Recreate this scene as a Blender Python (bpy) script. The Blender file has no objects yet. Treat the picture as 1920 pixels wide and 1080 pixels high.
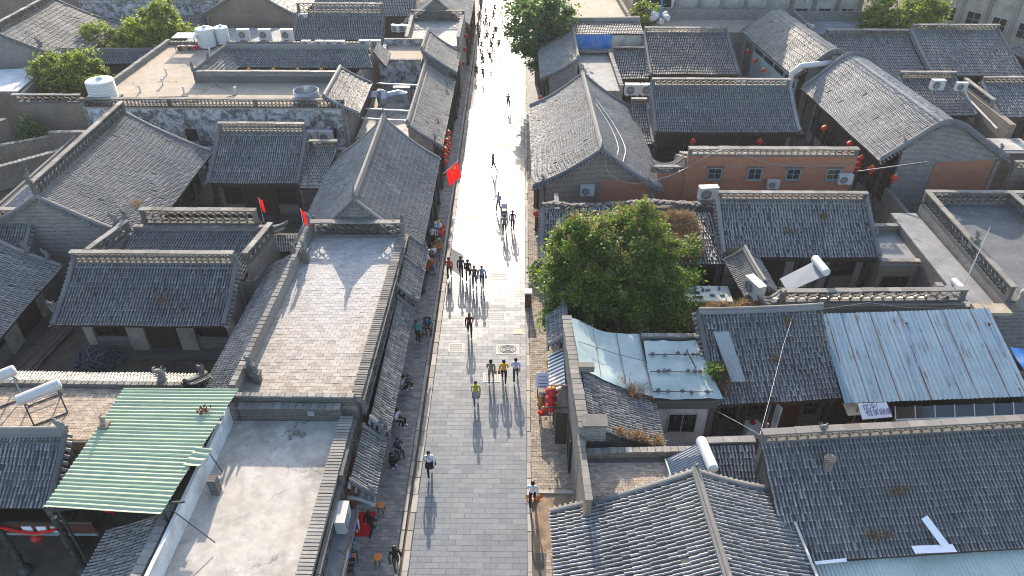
import bpy, math, random
import numpy as np
from mathutils import Vector, Matrix, Euler

R = math.radians
rng = np.random.default_rng(11)
random.seed(11)
scene = bpy.context.scene

# ------------------------------------------------------------------ camera, sky, sun, exposure
CAM_H, PITCH, YAW, FPX = 30.0, 36.2, 0.63, 1400.0
cam_data = bpy.data.cameras.new('camera')
cam_data.sensor_width = 36.0
cam_data.lens = 36.0 * FPX / 1920.0
cam_data.clip_end = 1500.0
cam = bpy.data.objects.new('camera', cam_data)
cam.location = (0, 0, CAM_H)
cam.rotation_euler = (R(90 - PITCH), 0, R(YAW))
scene.collection.objects.link(cam)
scene.camera = cam

SUN_EL, SUN_AZ = 21.4, -4.6            # azimuth measured from +Y (up the street), positive to the right
world = bpy.data.worlds.new('World')
scene.world = world
world.use_nodes = True
wn = world.node_tree
wn.nodes.clear()
sky = wn.nodes.new('ShaderNodeTexSky')
sky.sky_type = 'NISHITA'
sky.sun_disc = False
sky.sun_elevation = R(SUN_EL)
sky.sun_rotation = R(SUN_AZ)
sky.air_density = 1.0
sky.dust_density = 1.7
sky.ozone_density = 1.0
bg = wn.nodes.new('ShaderNodeBackground')
bg.inputs['Strength'].default_value = 0.15
wo = wn.nodes.new('ShaderNodeOutputWorld')
wn.links.new(sky.outputs[0], bg.inputs[0])
wn.links.new(bg.outputs[0], wo.inputs[0])

sun_data = bpy.data.lights.new('sun', 'SUN')
sun_data.energy = 3.7
sun_data.angle = R(0.6)
sun_data.color = (1.0, 0.87, 0.71)
sun = bpy.data.objects.new('sun', sun_data)
_d = Vector((math.sin(R(SUN_AZ)) * math.cos(R(SUN_EL)), math.cos(R(SUN_AZ)) * math.cos(R(SUN_EL)), math.sin(R(SUN_EL))))
sun.rotation_euler = _d.to_track_quat('Z', 'Y').to_euler()
sun.location = (0, 60, 60)
scene.collection.objects.link(sun)

scene.view_settings.view_transform = 'Standard'
scene.view_settings.look = 'None'
scene.view_settings.exposure = 1.6
scene.view_settings.gamma = 1.0
scene.view_settings.use_curve_mapping = False
scene.render.engine = 'CYCLES'
scene.cycles.use_denoising = True
scene.cycles.denoising_prefilter = 'NONE'
scene.cycles.filter_width = 1.0
scene.cycles.max_bounces = 6
scene.cycles.diffuse_bounces = 3
scene.cycles.glossy_bounces = 3
scene.cycles.transparent_max_bounces = 8

# ------------------------------------------------------------------ survey: photo pixel (1920x1080) + height above ground -> place
_p, _y = R(PITCH), R(YAW)
FWD = np.array([-math.sin(_y) * math.cos(_p), math.cos(_y) * math.cos(_p), -math.sin(_p)])
RGT = np.array([math.cos(_y), math.sin(_y), 0.0])
UPV = np.cross(RGT, FWD)


def W(px, py, z=0.0):
    d = FWD * FPX + RGT * (px - 960.0) + UPV * (540.0 - py)
    t = (CAM_H - z) / -d[2]
    return np.array([d[0] * t, d[1] * t, float(z)])


# ------------------------------------------------------------------ materials
MATS = {}


class NT:
    """small helper for node trees"""
    def __init__(s, name):
        s.m = bpy.data.materials.new(name)
        s.m.use_nodes = True
        s.t = s.m.node_tree
        s.t.nodes.clear()
        s.out = s.n('ShaderNodeOutputMaterial')
        s.b = s.n('ShaderNodeBsdfPrincipled')
        s.l(s.b.outputs[0], s.out.inputs[0])

    def n(s, typ, **kw):
        nd = s.t.nodes.new(typ)
        for k, v in kw.items():
            setattr(nd, k, v)
        return nd

    def l(s, a, b):
        s.t.links.new(a, b)

    def noise(s, scale, detail=4, rough=.6, vec=None, dim='3D'):
        n = s.n('ShaderNodeTexNoise')
        n.inputs['Scale'].default_value = scale
        n.inputs['Detail'].default_value = detail
        n.inputs['Roughness'].default_value = rough
        if vec is not None:
            s.l(vec, n.inputs['Vector'])
        return n.outputs[0]

    def ramp(s, fac, stops):
        r = s.n('ShaderNodeValToRGB')
        e = r.color_ramp.elements
        while len(e) < len(stops):
            e.new(0.5)
        for i, (p, c) in enumerate(stops):
            e[i].position = p
            e[i].color = (c[0], c[1], c[2], 1) if hasattr(c, '__len__') else (c, c, c, 1)
        s.l(fac, r.inputs[0])
        return r.outputs[0]

    def mix(s, fac, a, b, mode='MIX'):
        m = s.n('ShaderNodeMix', data_type='RGBA', blend_type=mode)
        for i, v in ((0, fac), (6, a), (7, b)):
            if hasattr(v, 'node'):
                s.l(v, m.inputs[i])
            elif hasattr(v, '__len__'):
                m.inputs[i].default_value = (v[0], v[1], v[2], 1)
            else:
                m.inputs[i].default_value = v
        return m.outputs[2]

    def math(s, op, a, b=0.0, clamp=False):
        m = s.n('ShaderNodeMath', operation=op, use_clamp=clamp)
        for i, v in ((0, a), (1, b)):
            if hasattr(v, 'node'):
                s.l(v, m.inputs[i])
            else:
                m.inputs[i].default_value = v
        return m.outputs[0]

    def wpos(s):
        return s.n('ShaderNodeNewGeometry').outputs['Position']

    def uv(s):
        return s.n('ShaderNodeTexCoord').outputs['UV']

    def rnd(s):
        """per-face attribute of joined pieces plus the object's own random, wrapped to 0..1"""
        a = s.n('ShaderNodeAttribute', attribute_name='rnd').outputs['Fac']
        o = s.n('ShaderNodeObjectInfo').outputs['Random']
        return s.math('FRACT', s.math('ADD', a, o))

    def bump(s, h, strength=.4, dist=.02):
        b = s.n('ShaderNodeBump')
        b.inputs['Strength'].default_value = strength
        b.inputs['Distance'].default_value = dist
        s.l(h, b.inputs['Height'])
        s.l(b.outputs[0], s.b.inputs['Normal'])

    def set(s, col=None, rough=.8, spec=.3, metal=0.0):
        if col is not None:
            if hasattr(col, 'node'):
                s.l(col, s.b.inputs['Base Color'])
            else:
                s.b.inputs['Base Color'].default_value = (col[0], col[1], col[2], 1)
        if hasattr(rough, 'node'):
            s.l(rough, s.b.inputs['Roughness'])
        else:
            s.b.inputs['Roughness'].default_value = rough
        s.b.inputs['Specular IOR Level'].default_value = spec
        s.b.inputs['Metallic'].default_value = metal
        return s.m


def mul(c, k):
    return (c[0] * k, c[1] * k, c[2] * k)


def m_tile(name, col, rough=.55, spec=.45, lichen=0.12, tint=(.17, .15, .12), warm=(1.03, .99, .94)):
    t = NT(name)
    w = t.wpos()
    r = t.rnd()
    base = t.ramp(r, [(0.0, mul(col, .62)), (.5, col), (.85, mul(col, 1.3)), (1.0, mul(col, 1.75))])
    n1 = t.noise(.35, 4, .6, w)
    base = t.mix(t.ramp(n1, [(.35, 0.0), (.7, .55)]), base, mul(col, .6))
    n2 = t.noise(2.2, 5, .7, w)
    base = t.mix(t.ramp(n2, [(.58, 0.0), (.75, lichen * 4)]), base, tint)
    n4 = t.noise(.16, 3, .55, w)
    base = t.mix(t.ramp(n4, [(.42, 0.0), (.62, .55)]), base, mul(warm, col[1] * 1.25))
    n5 = t.noise(.9, 6, .75, w)
    base = t.mix(t.ramp(n5, [(.60, 0.0), (.70, .6)]), base, mul(col, 1.7))
    orr = t.n('ShaderNodeObjectInfo').outputs['Random']
    base = t.mix(1.0, base, t.ramp(orr, [(0.0, .82), (1.0, 1.16)]), 'MULTIPLY')
    n3 = t.noise(24, 3, .6, w)
    base = t.mix(t.ramp(n3, [(.3, .25), (.65, 0.0)]), base, mul(col, .45))
    rr = t.ramp(n2, [(.2, rough - .12), (.8, rough + .2)])
    t.bump(n3, .35, .015)
    MATS[name] = t.set(base, rr, spec)


def m_brick(name, c1, c2, mortar, bw=.34, bh=.10, stain=.4, rough=.9, ms=.018, white=0.0):
    t = NT(name)
    uv = t.uv()
    b = t.n('ShaderNodeTexBrick')
    b.inputs['Scale'].default_value = 1.0
    b.inputs['Brick Width'].default_value = bw
    b.inputs['Row Height'].default_value = bh
    b.inputs['Mortar Size'].default_value = ms
    b.inputs['Mortar Smooth'].default_value = .3
    for k, c in (('Color1', c1), ('Color2', c2), ('Mortar', mortar)):
        b.inputs[k].default_value = (*c, 1)
    t.l(uv, b.inputs['Vector'])
    w = t.wpos()
    n1 = t.noise(.5, 5, .65, w)
    n2 = t.noise(5, 4, .65, w)
    c = t.mix(t.ramp(n1, [(.4, 0.0), (.72, stain)]), b.outputs[0], mul(c1, .45))
    c = t.mix(t.ramp(n2, [(.5, 0.0), (.78, .45)]), c, mul(mortar, 1.1))
    if white:
        n3 = t.noise(1.7, 6, .7, w)
        c = t.mix(t.ramp(n3, [(.5 - white * .1, .95), (.58, 0.0)]), c, (.48, .49, .50))
    h = t.math('SUBTRACT', 1.0, b.outputs[1])
    t.bump(h, .6, .012)
    MATS[name] = t.set(c, rough, .2)


def m_plain(name, col, rough=.8, spec=.3, var=.25, scale=3.0, metal=0.0, dirt=None, dscale=.8, bump=0.0, useobj=False, crack=None, pale=None):
    t = NT(name)
    w = t.wpos()
    n1 = t.noise(scale, 5, .65, w)
    c = t.ramp(n1, [(.25, mul(col, 1 - var)), (.75, mul(col, 1 + var))])
    if useobj:
        r = t.rnd()
        c = t.mix(.55, c, t.ramp(r, [(0, mul(col, .55)), (.5, col), (1, mul(col, 1.45))]))
    if dirt is not None:
        n2 = t.noise(dscale, 6, .7, w)
        c = t.mix(t.ramp(n2, [(.45, 0.0), (.68, .85)]), c, dirt)
    if pale is not None:
        n6 = t.noise(.9, 6, .75, w)
        c = t.mix(t.ramp(n6, [(.54, 0.0), (.64, .7)]), c, pale)
    if crack is not None:
        wv = t.n('ShaderNodeVectorMath', operation='ADD')
        nv = t.n('ShaderNodeTexNoise')
        nv.inputs['Scale'].default_value = 1.6
        nv.inputs['Detail'].default_value = 5
        t.l(w, nv.inputs['Vector'])
        t.l(w, wv.inputs[0])
        t.l(nv.outputs['Color'], wv.inputs[1])
        vo = t.n('ShaderNodeTexVoronoi', feature='DISTANCE_TO_EDGE')
        vo.inputs['Scale'].default_value = .28
        t.l(wv.outputs[0], vo.inputs['Vector'])
        ck = t.math('MULTIPLY', t.ramp(vo.outputs['Distance'], [(.004, 1.0), (.012, 0.0)]), t.ramp(t.noise(.3, 2, .5, w), [(.45, 0.0), (.55, .8)]))
        c = t.mix(ck, c, crack)
    if bump:
        t.bump(t.noise(scale * 6, 4, .7, w), bump, .02)
    MATS[name] = t.set(c, rough, spec, metal)


def flat(name, col, rough=.6, spec=.3, metal=0.0):
    if name not in MATS:
        t = NT(name)
        n = t.noise(9, 3, .6, t.wpos())
        MATS[name] = t.set(t.ramp(n, [(.3, mul(col, .82)), (.7, mul(col, 1.12))]), rough, spec, metal)
    return MATS[name]


m_tile('tile', (.196, .196, .199), .52, .36)
m_tile('tile_brown', (.205, .191, .175), .5, .4, lichen=.12)
m_tile('tile_dark', (.178, .176, .178), .5, .42, lichen=.08)
m_tile('tile_mortar', (.29, .28, .265), .8, .25, .05)
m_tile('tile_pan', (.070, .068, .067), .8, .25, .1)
m_tile('ridge', (.150, .150, .152), .7, .3, .18)
m_tile('coping', (.205, .190, .168), .85, .25, .14, (.10, .095, .085))
m_tile('lattice', (.118, .110, .100), .8, .25, .12)
m_brick('brick', (.20, .188, .172), (.118, .113, .108), (.29, .275, .25))
m_brick('brick_dark', (.105, .098, .092), (.075, .072, .070), (.16, .15, .14))
m_brick('brick_brown', (.215, .165, .125), (.130, .105, .085), (.27, .235, .195))
m_brick('brick_red', (.40, .135, .070), (.28, .095, .052), (.28, .18, .13), .30, .09, stain=.3)
m_brick('brick_white', (.115, .112, .115), (.085, .085, .088), (.17, .17, .17), white=.75)
m_plain('plaster_white', (.58, .59, .60), .9, .2, .1, 1.5, dirt=(.34, .34, .33), dscale=.9)
m_plain('plaster_cream', (.40, .37, .31), .9, .2, .15, 1.8, dirt=(.22, .20, .17), dscale=.7)
m_plain('concrete', (.38, .35, .31), .85, .3, .22, 1.4, dirt=(.20, .185, .165), dscale=.6, bump=.3, crack=(.10, .10, .10), pale=(.47, .455, .43))
m_plain('concrete_tan', (.335, .28, .215), .9, .2, .14, 1.0, dirt=(.27, .225, .175), dscale=.35, bump=.2, crack=(.12, .10, .08), pale=(.39, .335, .27))
m_plain('concrete_grey', (.20, .205, .21), .8, .3, .2, 1.2, dirt=(.13, .13, .13), dscale=.5, bump=.2, crack=(.06, .06, .06), pale=(.26, .265, .27))
m_plain('dirt', (.13, .105, .08), .95, .1, .35, 1.4, dirt=(.075, .065, .055), dscale=.6, bump=.5)
m_plain('wood_dark', (.050, .036, .028), .6, .3, .35, 5)
m_plain('wood_red', (.11, .032, .022), .55, .35, .3, 4)
m_plain('wood_grey', (.15, .125, .10), .8, .2, .3, 6)
m_plain('wood_teal', (.20, .27, .28), .7, .3, .2, 3)
m_plain('glass_dark', (.018, .024, .028), .12, .6, .3, 1.0)
m_plain('shade_black', (.012, .012, .013), .9, .1, .2, 1.0)  # near-black colour standing in for deep shade in the inn court
m_plain('metal_white', (.42, .425, .42), .45, .4, .06, 2, dirt=(.42, .40, .37), dscale=1.7)
m_plain('metal_grey', (.25, .26, .27), .45, .4, .15, 4)
m_plain('metal_dark', (.045, .05, .052), .5, .4, .2, 4)
m_plain('steel', (.42, .44, .46), .3, .5, .1, 4, metal=.7)
m_plain('plastic_white', (.50, .50, .49), .5, .4, .06, 3)
m_plain('cloth_red', (.55, .018, .014), .8, .2, .12, 5)
m_plain('lantern_red', (.50, .022, .018), .5, .35, .15, 5)
m_plain('gold', (.62, .40, .06), .5, .4, .1, 8)
m_plain('board_white', (.72, .73, .76), .6, .3, .05, 2)
m_plain('ink', (.10, .10, .22), .8, .2, .2, 8)
m_plain('straw', (.30, .18, .07), .95, .1, .4, 3)
m_plain('bark', (.075, .055, .04), .95, .1, .3, 5, bump=.5)
m_plain('rubble', (.10, .11, .125), .9, .2, .3, 4, useobj=True)
def _terrace_brick():
    t = NT('brick_floor')
    w = t.wpos()
    r = t.rnd()
    n1 = t.noise(3, 5, .65, w)
    n2 = t.noise(.35, 5, .65, w)
    sx = t.n('ShaderNodeSeparateXYZ')
    t.l(w, sx.inputs[0])
    # pale lime-dusted end beyond y = 33 m, brown weathered bricks before it
    far = t.math('ADD', t.math('MULTIPLY', t.math('SUBTRACT', sx.outputs[1], 26.0), .11), t.math('MULTIPLY', t.math('SUBTRACT', n2, .5), 1.6), True)
    brown = t.ramp(r, [(0, (.21, .175, .14)), (.3, (.31, .27, .225)), (.8, (.36, .325, .28)), (1, (.24, .20, .16))])
    pale = t.ramp(r, [(0, (.30, .29, .285)), (.5, (.355, .345, .335)), (1, (.40, .385, .37))])
    c = t.mix(far, brown, pale)
    c = t.mix(t.ramp(n1, [(.3, .35), (.6, 0.0)]), c, (.20, .18, .16))
    t.bump(t.noise(18, 4, .7, w), .3, .02)
    MATS['brick_floor'] = t.set(c, .8, .3)


_terrace_brick()
m_plain('paver', (.285, .24, .195), .9, .2, .25, 2.5, useobj=True, bump=.4)
m_plain('joint', (.12, .105, .09), .95, .1, .25, 3)
m_plain('sidewalk', (.215, .205, .195), .85, .3, .2, 2.2, useobj=True, bump=.4)
m_plain('kerb_stone', (.30, .28, .25), .75, .3, .15, 3, useobj=True, bump=.3)
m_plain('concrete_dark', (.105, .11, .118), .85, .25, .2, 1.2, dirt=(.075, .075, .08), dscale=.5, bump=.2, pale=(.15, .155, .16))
m_plain('dirt_tan', (.27, .195, .135), .95, .1, .3, 1.6, dirt=(.16, .115, .08), dscale=1.1, bump=.6)
m_plain('brick_floor_tan', (.33, .265, .205), .85, .25, .2, 3, useobj=True, bump=.3)
m_plain('collector', (.11, .14, .175), .6, .25, .1, 2)
m_plain('glass_tube', (.10, .14, .20), .15, .6, .1, 2)
m_plain('red_carpet', (.42, .01, .012), .9, .1, .1, 5)
m_plain('orange_plastic', (.55, .17, .04), .5, .4, .1, 5)
m_plain('blue_sheet', (.02, .16, .48), .5, .4, .2, 2, dirt=(.20, .26, .32), dscale=.9)
m_plain('leaf_litter', (.10, .09, .06), .95, .1, .3, 4)


def _street():
    t = NT('street_stone')
    w = t.wpos()
    r = t.rnd()
    c = t.ramp(r, [(0, (.172, .185, .197)), (.3, (.190, .204, .216)), (.7, (.200, .214, .226)), (.9, (.220, .226, .230)), (1, (.178, .193, .208))])
    n = t.noise(.5, 5, .65, w)
    c = t.mix(t.ramp(n, [(.4, 0.0), (.7, .3)]), c, (.13, .13, .13))
    n2 = t.noise(9, 4, .7, w)
    c = t.mix(t.ramp(n2, [(.3, .3), (.6, 0.0)]), c, (.085, .082, .078))
    n7 = t.noise(.22, 6, .7, w)
    c = t.mix(t.ramp(n7, [(.52, 0.0), (.66, .45)]), c, (.115, .115, .115))
    rr = t.math('ADD', t.ramp(n, [(.25, .17), (.75, .27)]), t.math('MULTIPLY', r, .06))
    t.bump(n2, .12, .01)
    MATS['street_stone'] = t.set(c, rr, .30)


_street()


def m_sheet(name, col, rust, rough=.45, spec=.4, streak=1.0, trans=0.0, seam=0.0):
    """painted metal sheet: UV.x across the ribs, UV.y down the slope; rust in thin streaks"""
    t = NT(name)
    uv = t.uv()
    mp = t.n('ShaderNodeMapping')
    mp.inputs['Scale'].default_value = (9.0, .55, 1)
    t.l(uv, mp.inputs['Vector'])
    n = t.noise(1.0, 5, .7, mp.outputs[0])
    n2 = t.noise(.8, 4, .6, uv)
    n3 = t.noise(2.0, 5, .7, uv)
    c = t.mix(t.ramp(n2, [(.3, 0.0), (.7, .5)]), col, mul(col, .72))
    c = t.mix(t.ramp(n3, [(.5, 0.0), (.75, .35)]), c, mul(col, 1.3))
    s = t.math('MULTIPLY', t.ramp(n, [(.585, 0.0), (.625, 1.0)]), t.ramp(n2, [(.36, .25), (.55, 1.0)]))
    c = t.mix(t.math('MULTIPLY', s, streak), c, rust)
    if seam:
        sx = t.n('ShaderNodeSeparateXYZ')
        t.l(uv, sx.inputs[0])
        fr = t.math('FRACT', t.math('DIVIDE', sx.outputs[0], seam))
        ln = t.math('LESS_THAN', t.math('ABSOLUTE', t.math('SUBTRACT', fr, .5)), .032)
        mp2 = t.n('ShaderNodeMapping')
        mp2.inputs['Scale'].default_value = (3.0, .35, 1)
        t.l(uv, mp2.inputs['Vector'])
        n5 = t.noise(1.0, 4, .7, mp2.outputs[0])
        c = t.mix(t.math('MULTIPLY', ln, t.ramp(n5, [(.40, 0.0), (.50, 1.0)])), c, rust)
    if trans:
        t.b.inputs['Transmission Weight'].default_value = 0.0
        t.b.inputs['Subsurface Weight'].default_value = 0.0
    MATS[name] = t.set(c, rough, spec)


m_sheet('sheet_blue', (.20, .28, .335), (.080, .032, .020), .6, .22, 1.0, seam=.8)
m_sheet('sheet_green', (.33, .40, .28), (.22, .30, .20), .6, .22, .5)
m_sheet('sheet_pale', (.44, .49, .45), (.34, .39, .35), .4, .4, .5)
m_sheet('sheet_grey', (.30, .32, .31), (.18, .18, .17), .5, .4, .6)
m_sheet('tarp_teal', (.33, .40, .38), (.42, .47, .44), .34, .5, .8)


def m_leaf(name, c1, c2, c3):
    t = NT(name)
    r = t.rnd()
    w = t.wpos()
    n = t.noise(.45, 3, .6, w)
    c = t.ramp(r, [(0, c1), (.55, c2), (1, c3)])
    c = t.mix(t.ramp(n, [(.35, 0.0), (.7, .5)]), c, c1)
    t.set(c, .55, .3)
    tr = t.n('ShaderNodeBsdfTranslucent')
    t.l(t.mix(1.0, c, (1.5, .6, .5) if name == 'flag_red' else ((1.05, 1.0, .85) if name in ('grass_dry', 'leaf_seed') else (1.6, 1.7, .7)), 'MULTIPLY'), tr.inputs[0])
    mx = t.n('ShaderNodeMixShader')
    mx.inputs[0].default_value = .45
    t.l(t.b.outputs[0], mx.inputs[1])
    t.l(tr.outputs[0], mx.inputs[2])
    t.l(mx.outputs[0], t.out.inputs[0])
    MATS[name] = t.m


m_leaf('leaf', (.045, .092, .014), (.110, .182, .026), (.215, .265, .045))
m_leaf('flag_red', (.62, .02, .012), (.66, .025, .014), (.70, .03, .016))
m_leaf('leaf_dark', (.045, .095, .035), (.085, .150, .055), (.13, .19, .07))
m_leaf('leaf_yellow', (.085, .125, .022), (.14, .19, .034), (.22, .24, .045))
m_leaf('leaf_seed', (.15, .13, .045), (.20, .17, .06), (.26, .21, .08))
m_leaf('grass_dry', (.17, .115, .065), (.26, .18, .105), (.36, .27, .17))

# ------------------------------------------------------------------ mesh building
ORI = {}
COL = scene.collection
CUBE_F = np.array([[0, 3, 2, 1], [4, 5, 6, 7], [0, 1, 5, 4], [1, 2, 6, 5], [2, 3, 7, 6], [3, 0, 4, 7]])


def nrm(v):
    v = np.asarray(v, float)
    return v / (np.linalg.norm(v) + 1e-9)


class MB:
    def __init__(s):
        s.V, s.F, s.M, s.A = [], [], [], []
        s.n = 0

    def add(s, v, f, mi=0, rnd=None):
        v = np.asarray(v, float).reshape(-1, 3)
        f = np.asarray(f, int)
        if f.ndim == 1:
            f = f[None]
        s.V.append(v)
        s.F.append(f + s.n)
        s.M.append(np.full(len(f), mi))
        s.A.append(np.full(len(f), rng.random()) if rnd is None else np.asarray(rnd, float))
        s.n += len(v)
        return s

    def hexa(s, b, t, mi=0, rnd=None):
        """b: four bottom corners counter-clockwise seen from above, t: four top corners"""
        return s.add(np.vstack([b, t]), CUBE_F, mi, rnd)

    def box(s, c, size, rz=0.0, mi=0):
        x, y, z = np.array(size) / 2.0
        v = np.array([[-x, -y, -z], [x, -y, -z], [x, y, -z], [-x, y, -z], [-x, -y, z], [x, -y, z], [x, y, z], [-x, y, z]])
        if rz:
            cs, sn = math.cos(rz), math.sin(rz)
            v = np.column_stack([v[:, 0] * cs - v[:, 1] * sn, v[:, 0] * sn + v[:, 1] * cs, v[:, 2]])
        return s.add(v + np.asarray(c, float), CUBE_F, mi)

    def seg(s, P, Q, z0, z1, th, off=0.0, mi=0, z0b=None, z1b=None):
        """vertical wall block along P-Q, thickness th, shifted sideways by off (left of P->Q positive)"""
        P, Q = np.asarray(P, float)[:2], np.asarray(Q, float)[:2]
        d = nrm(Q - P)
        n = np.array([-d[1], d[0]])
        a, b = P + n * (off - th / 2), Q + n * (off - th / 2)
        c, e = Q + n * (off + th / 2), P + n * (off + th / 2)
        zb0, zb1 = (z0 if z0b is None else z0b), (z1 if z1b is None else z1b)
        return s.hexa([[*a, z0], [*b, zb0], [*c, zb0], [*e, z0]], [[*a, z1], [*b, zb1], [*c, zb1], [*e, z1]], mi)

    def beam(s, P, Q, w, h=None, mi=0):
        """square bar from P to Q"""
        P, Q = np.asarray(P, float), np.asarray(Q, float)
        h = h or w
        d = nrm(Q - P)
        l = np.cross(d, [0, 0, 1.0])
        l = np.array([1.0, 0, 0]) if np.linalg.norm(l) < 1e-3 else nrm(l)
        u = np.cross(l, d)
        l, u = l * w / 2, u * h / 2
        return s.add([P - l - u, P + l - u, P + l + u, P - l + u, Q - l - u, Q + l - u, Q + l + u, Q - l + u], CUBE_F, mi)

    def tube(s, pts, r, seg=8, mi=0, cap=True):
        pts = [np.asarray(p, float) for p in pts]
        n = len(pts)
        rs = r if hasattr(r, '__len__') else [r] * n
        prev = None
        vs = []
        for i, p in enumerate(pts):
            d = nrm(pts[min(i + 1, n - 1)] - pts[max(i - 1, 0)])
            if prev is None:
                l = np.cross(d, [0, 0, 1.0])
                if np.linalg.norm(l) < 1e-3:
                    l = np.array([1.0, 0, 0])
            else:
                l = prev - d * prev.dot(d)
            l = nrm(l)
            u = np.cross(l, d)
            prev = l
            a = np.linspace(0, 2 * math.pi, seg, endpoint=False)
            vs.append(p + rs[i] * (np.cos(a)[:, None] * l + np.sin(a)[:, None] * u))
        f = []
        for i in range(n - 1):
            for k in range(seg):
                k2 = (k + 1) % seg
                f.append([i * seg + k, (i + 1) * seg + k, (i + 1) * seg + k2, i * seg + k2])
        base = s.n
        s.add(np.vstack(vs), f, mi)
        if cap:
            s.n -= 0
            for ring, rev in ((0, 0), (n - 1, 1)):
                idx = np.arange(seg) + ring * seg
                if rev:
                    idx = idx[::-1]
                s.F.append((idx + base)[None])
                s.M.append(np.array([mi]))
                s.A.append(np.array([rng.random()]))
        return s

    def lathe(s, c, prof, seg=16, mi=0):
        """prof: (radius, z) pairs from bottom to top round the vertical through c"""
        a = np.linspace(0, 2 * math.pi, seg, endpoint=False)
        v = [[c[0] + r * math.cos(x), c[1] + r * math.sin(x), c[2] + z] for r, z in prof for x in a]
        f = []
        for i in range(len(prof) - 1):
            for k in range(seg):
                k2 = (k + 1) % seg
                f.append([i * seg + k, i * seg + k2, (i + 1) * seg + k2, (i + 1) * seg + k])
        base = s.n
        s.add(v, f, mi)
        for ring, rev in ((0, 1), (len(prof) - 1, 0)):
            idx = np.arange(seg) + ring * seg
            if rev:
                idx = idx[::-1]
            s.F.append((idx + base)[None])
            s.M.append(np.array([mi]))
            s.A.append(np.array([rng.random()]))
        return s

    def sweep(s, pts, w, h, mi=0, z=0.0):
        """ridge-like bar with a rounded back, along pts"""
        pts = np.asarray(pts, float)
        n = len(pts)
        prof = np.array([[-.5, 0], [.5, 0], [.5, .62], [.27, .95], [0, 1.05], [-.27, .95], [-.5, .62]])
        k = len(prof)
        vs = []
        for i in range(n):
            d = nrm(pts[min(i + 1, n - 1)] - pts[max(i - 1, 0)])
            l = nrm(np.cross(d, [0, 0, 1.0]))
            vs.append(pts[i] + prof[:, :1] * w * l + np.outer(prof[:, 1] * h + z, [0, 0, 1.0]))
        f = []
        for i in range(n - 1):
            for a in range(k):
                b = (a + 1) % k
                f.append([i * k + a, i * k + b, (i + 1) * k + b, (i + 1) * k + a])
        base = s.n
        s.add(np.vstack(vs), f, mi)
        for ring, rev in ((0, 1), (n - 1, 0)):
            idx = np.arange(k) + ring * k
            if rev:
                idx = idx[::-1]
            s.F.append((idx + base)[None])
            s.M.append(np.array([mi]))
            s.A.append(np.array([rng.random()]))
        return s

    def mesh(s, name, mats, origin=(0, 0, 0), smooth=False, uv=True):
        V = np.vstack(s.V) - np.asarray(origin, float)
        me = bpy.data.meshes.new(name)
        tot = np.concatenate([np.full(len(f), f.shape[1]) for f in s.F])
        loops = np.concatenate([f.ravel() for f in s.F])
        start = np.concatenate([[0], np.cumsum(tot)[:-1]])
        me.vertices.add(len(V))
        me.vertices.foreach_set('co', V.ravel().astype(np.float32))
        me.loops.add(len(loops))
        me.loops.foreach_set('vertex_index', loops.astype(np.int32))
        me.polygons.add(len(tot))
        me.polygons.foreach_set('loop_start', start.astype(np.int32))
        me.polygons.foreach_set('loop_total', tot.astype(np.int32))
        if not isinstance(mats, (list, tuple)):
            mats = [mats]
        for m in mats:
            me.materials.append(MATS[m] if isinstance(m, str) else m)
        if len(mats) > 1:
            me.polygons.foreach_set('material_index', np.concatenate(s.M).astype(np.int32))
        a = me.attributes.new('rnd', 'FLOAT', 'FACE')
        a.data.foreach_set('value', np.concatenate(s.A).astype(np.float32))
        me.update(calc_edges=True)
        if uv and len(tot) < 400000:
            Vw = np.vstack(s.V)
            p0, p1, p2 = Vw[loops[start]], Vw[loops[start + 1]], Vw[loops[start + 2]]
            nn = np.cross(p1 - p0, p2 - p0)
            nn /= (np.linalg.norm(nn, axis=1, keepdims=True) + 1e-12)
            nl = np.repeat(nn, tot, axis=0)
            P = Vw[loops]
            flatm = np.abs(nl[:, 2]) > .75
            hl = np.hypot(nl[:, 0], nl[:, 1]) + 1e-9
            u = np.where(flatm, P[:, 0], (-nl[:, 1] * P[:, 0] + nl[:, 0] * P[:, 1]) / hl)
            v = np.where(flatm, P[:, 1], P[:, 2])
            ul = me.uv_layers.new(name='UVMap')
            ul.data.foreach_set('uv', np.column_stack([u, v]).ravel().astype(np.float32))
        me.polygons.foreach_set('use_smooth', np.full(len(tot), bool(smooth)))
        return me

    def build(s, name, mats, parent=None, kind=None, smooth=False, uv=True, loc=None):
        if not s.V:
            return None
        o = ORI[parent.name] if parent is not None else np.asarray(loc if loc is not None else (0, 0, 0), float)
        me = s.mesh(name, mats, o, smooth, uv)
        ob = bpy.data.objects.new(name, me)
        COL.objects.link(ob)
        if parent is not None:
            ob.parent = parent
        else:
            ob.location = o
        ORI[ob.name] = o
        if kind:
            ob['kind'] = kind
        return ob


def tag(o, label=None, cat=None, group=None, kind=None):
    if label:
        o['label'] = label
    if cat:
        o['category'] = cat
    if group:
        o['group'] = group
    if kind:
        o['kind'] = kind
    return o


def thing(name, label, cat, loc=(0, 0, 0), group=None):
    o = bpy.data.objects.new(name, None)
    o.empty_display_size = .3
    COL.objects.link(o)
    o.location = tuple(float(x) for x in loc)
    ORI[o.name] = np.asarray(loc, float)
    return tag(o, label, cat, group)


KIDS = {}


def kids(o):
    if o.name not in KIDS:
        KIDS[o.name] = [c for c in o.children]
    return KIDS[o.name]


def copy_tree(o, parent=None):
    c = o.copy()
    COL.objects.link(c)
    c.parent = parent
    for ch in kids(o):
        copy_tree(ch, c)
    return c


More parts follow.
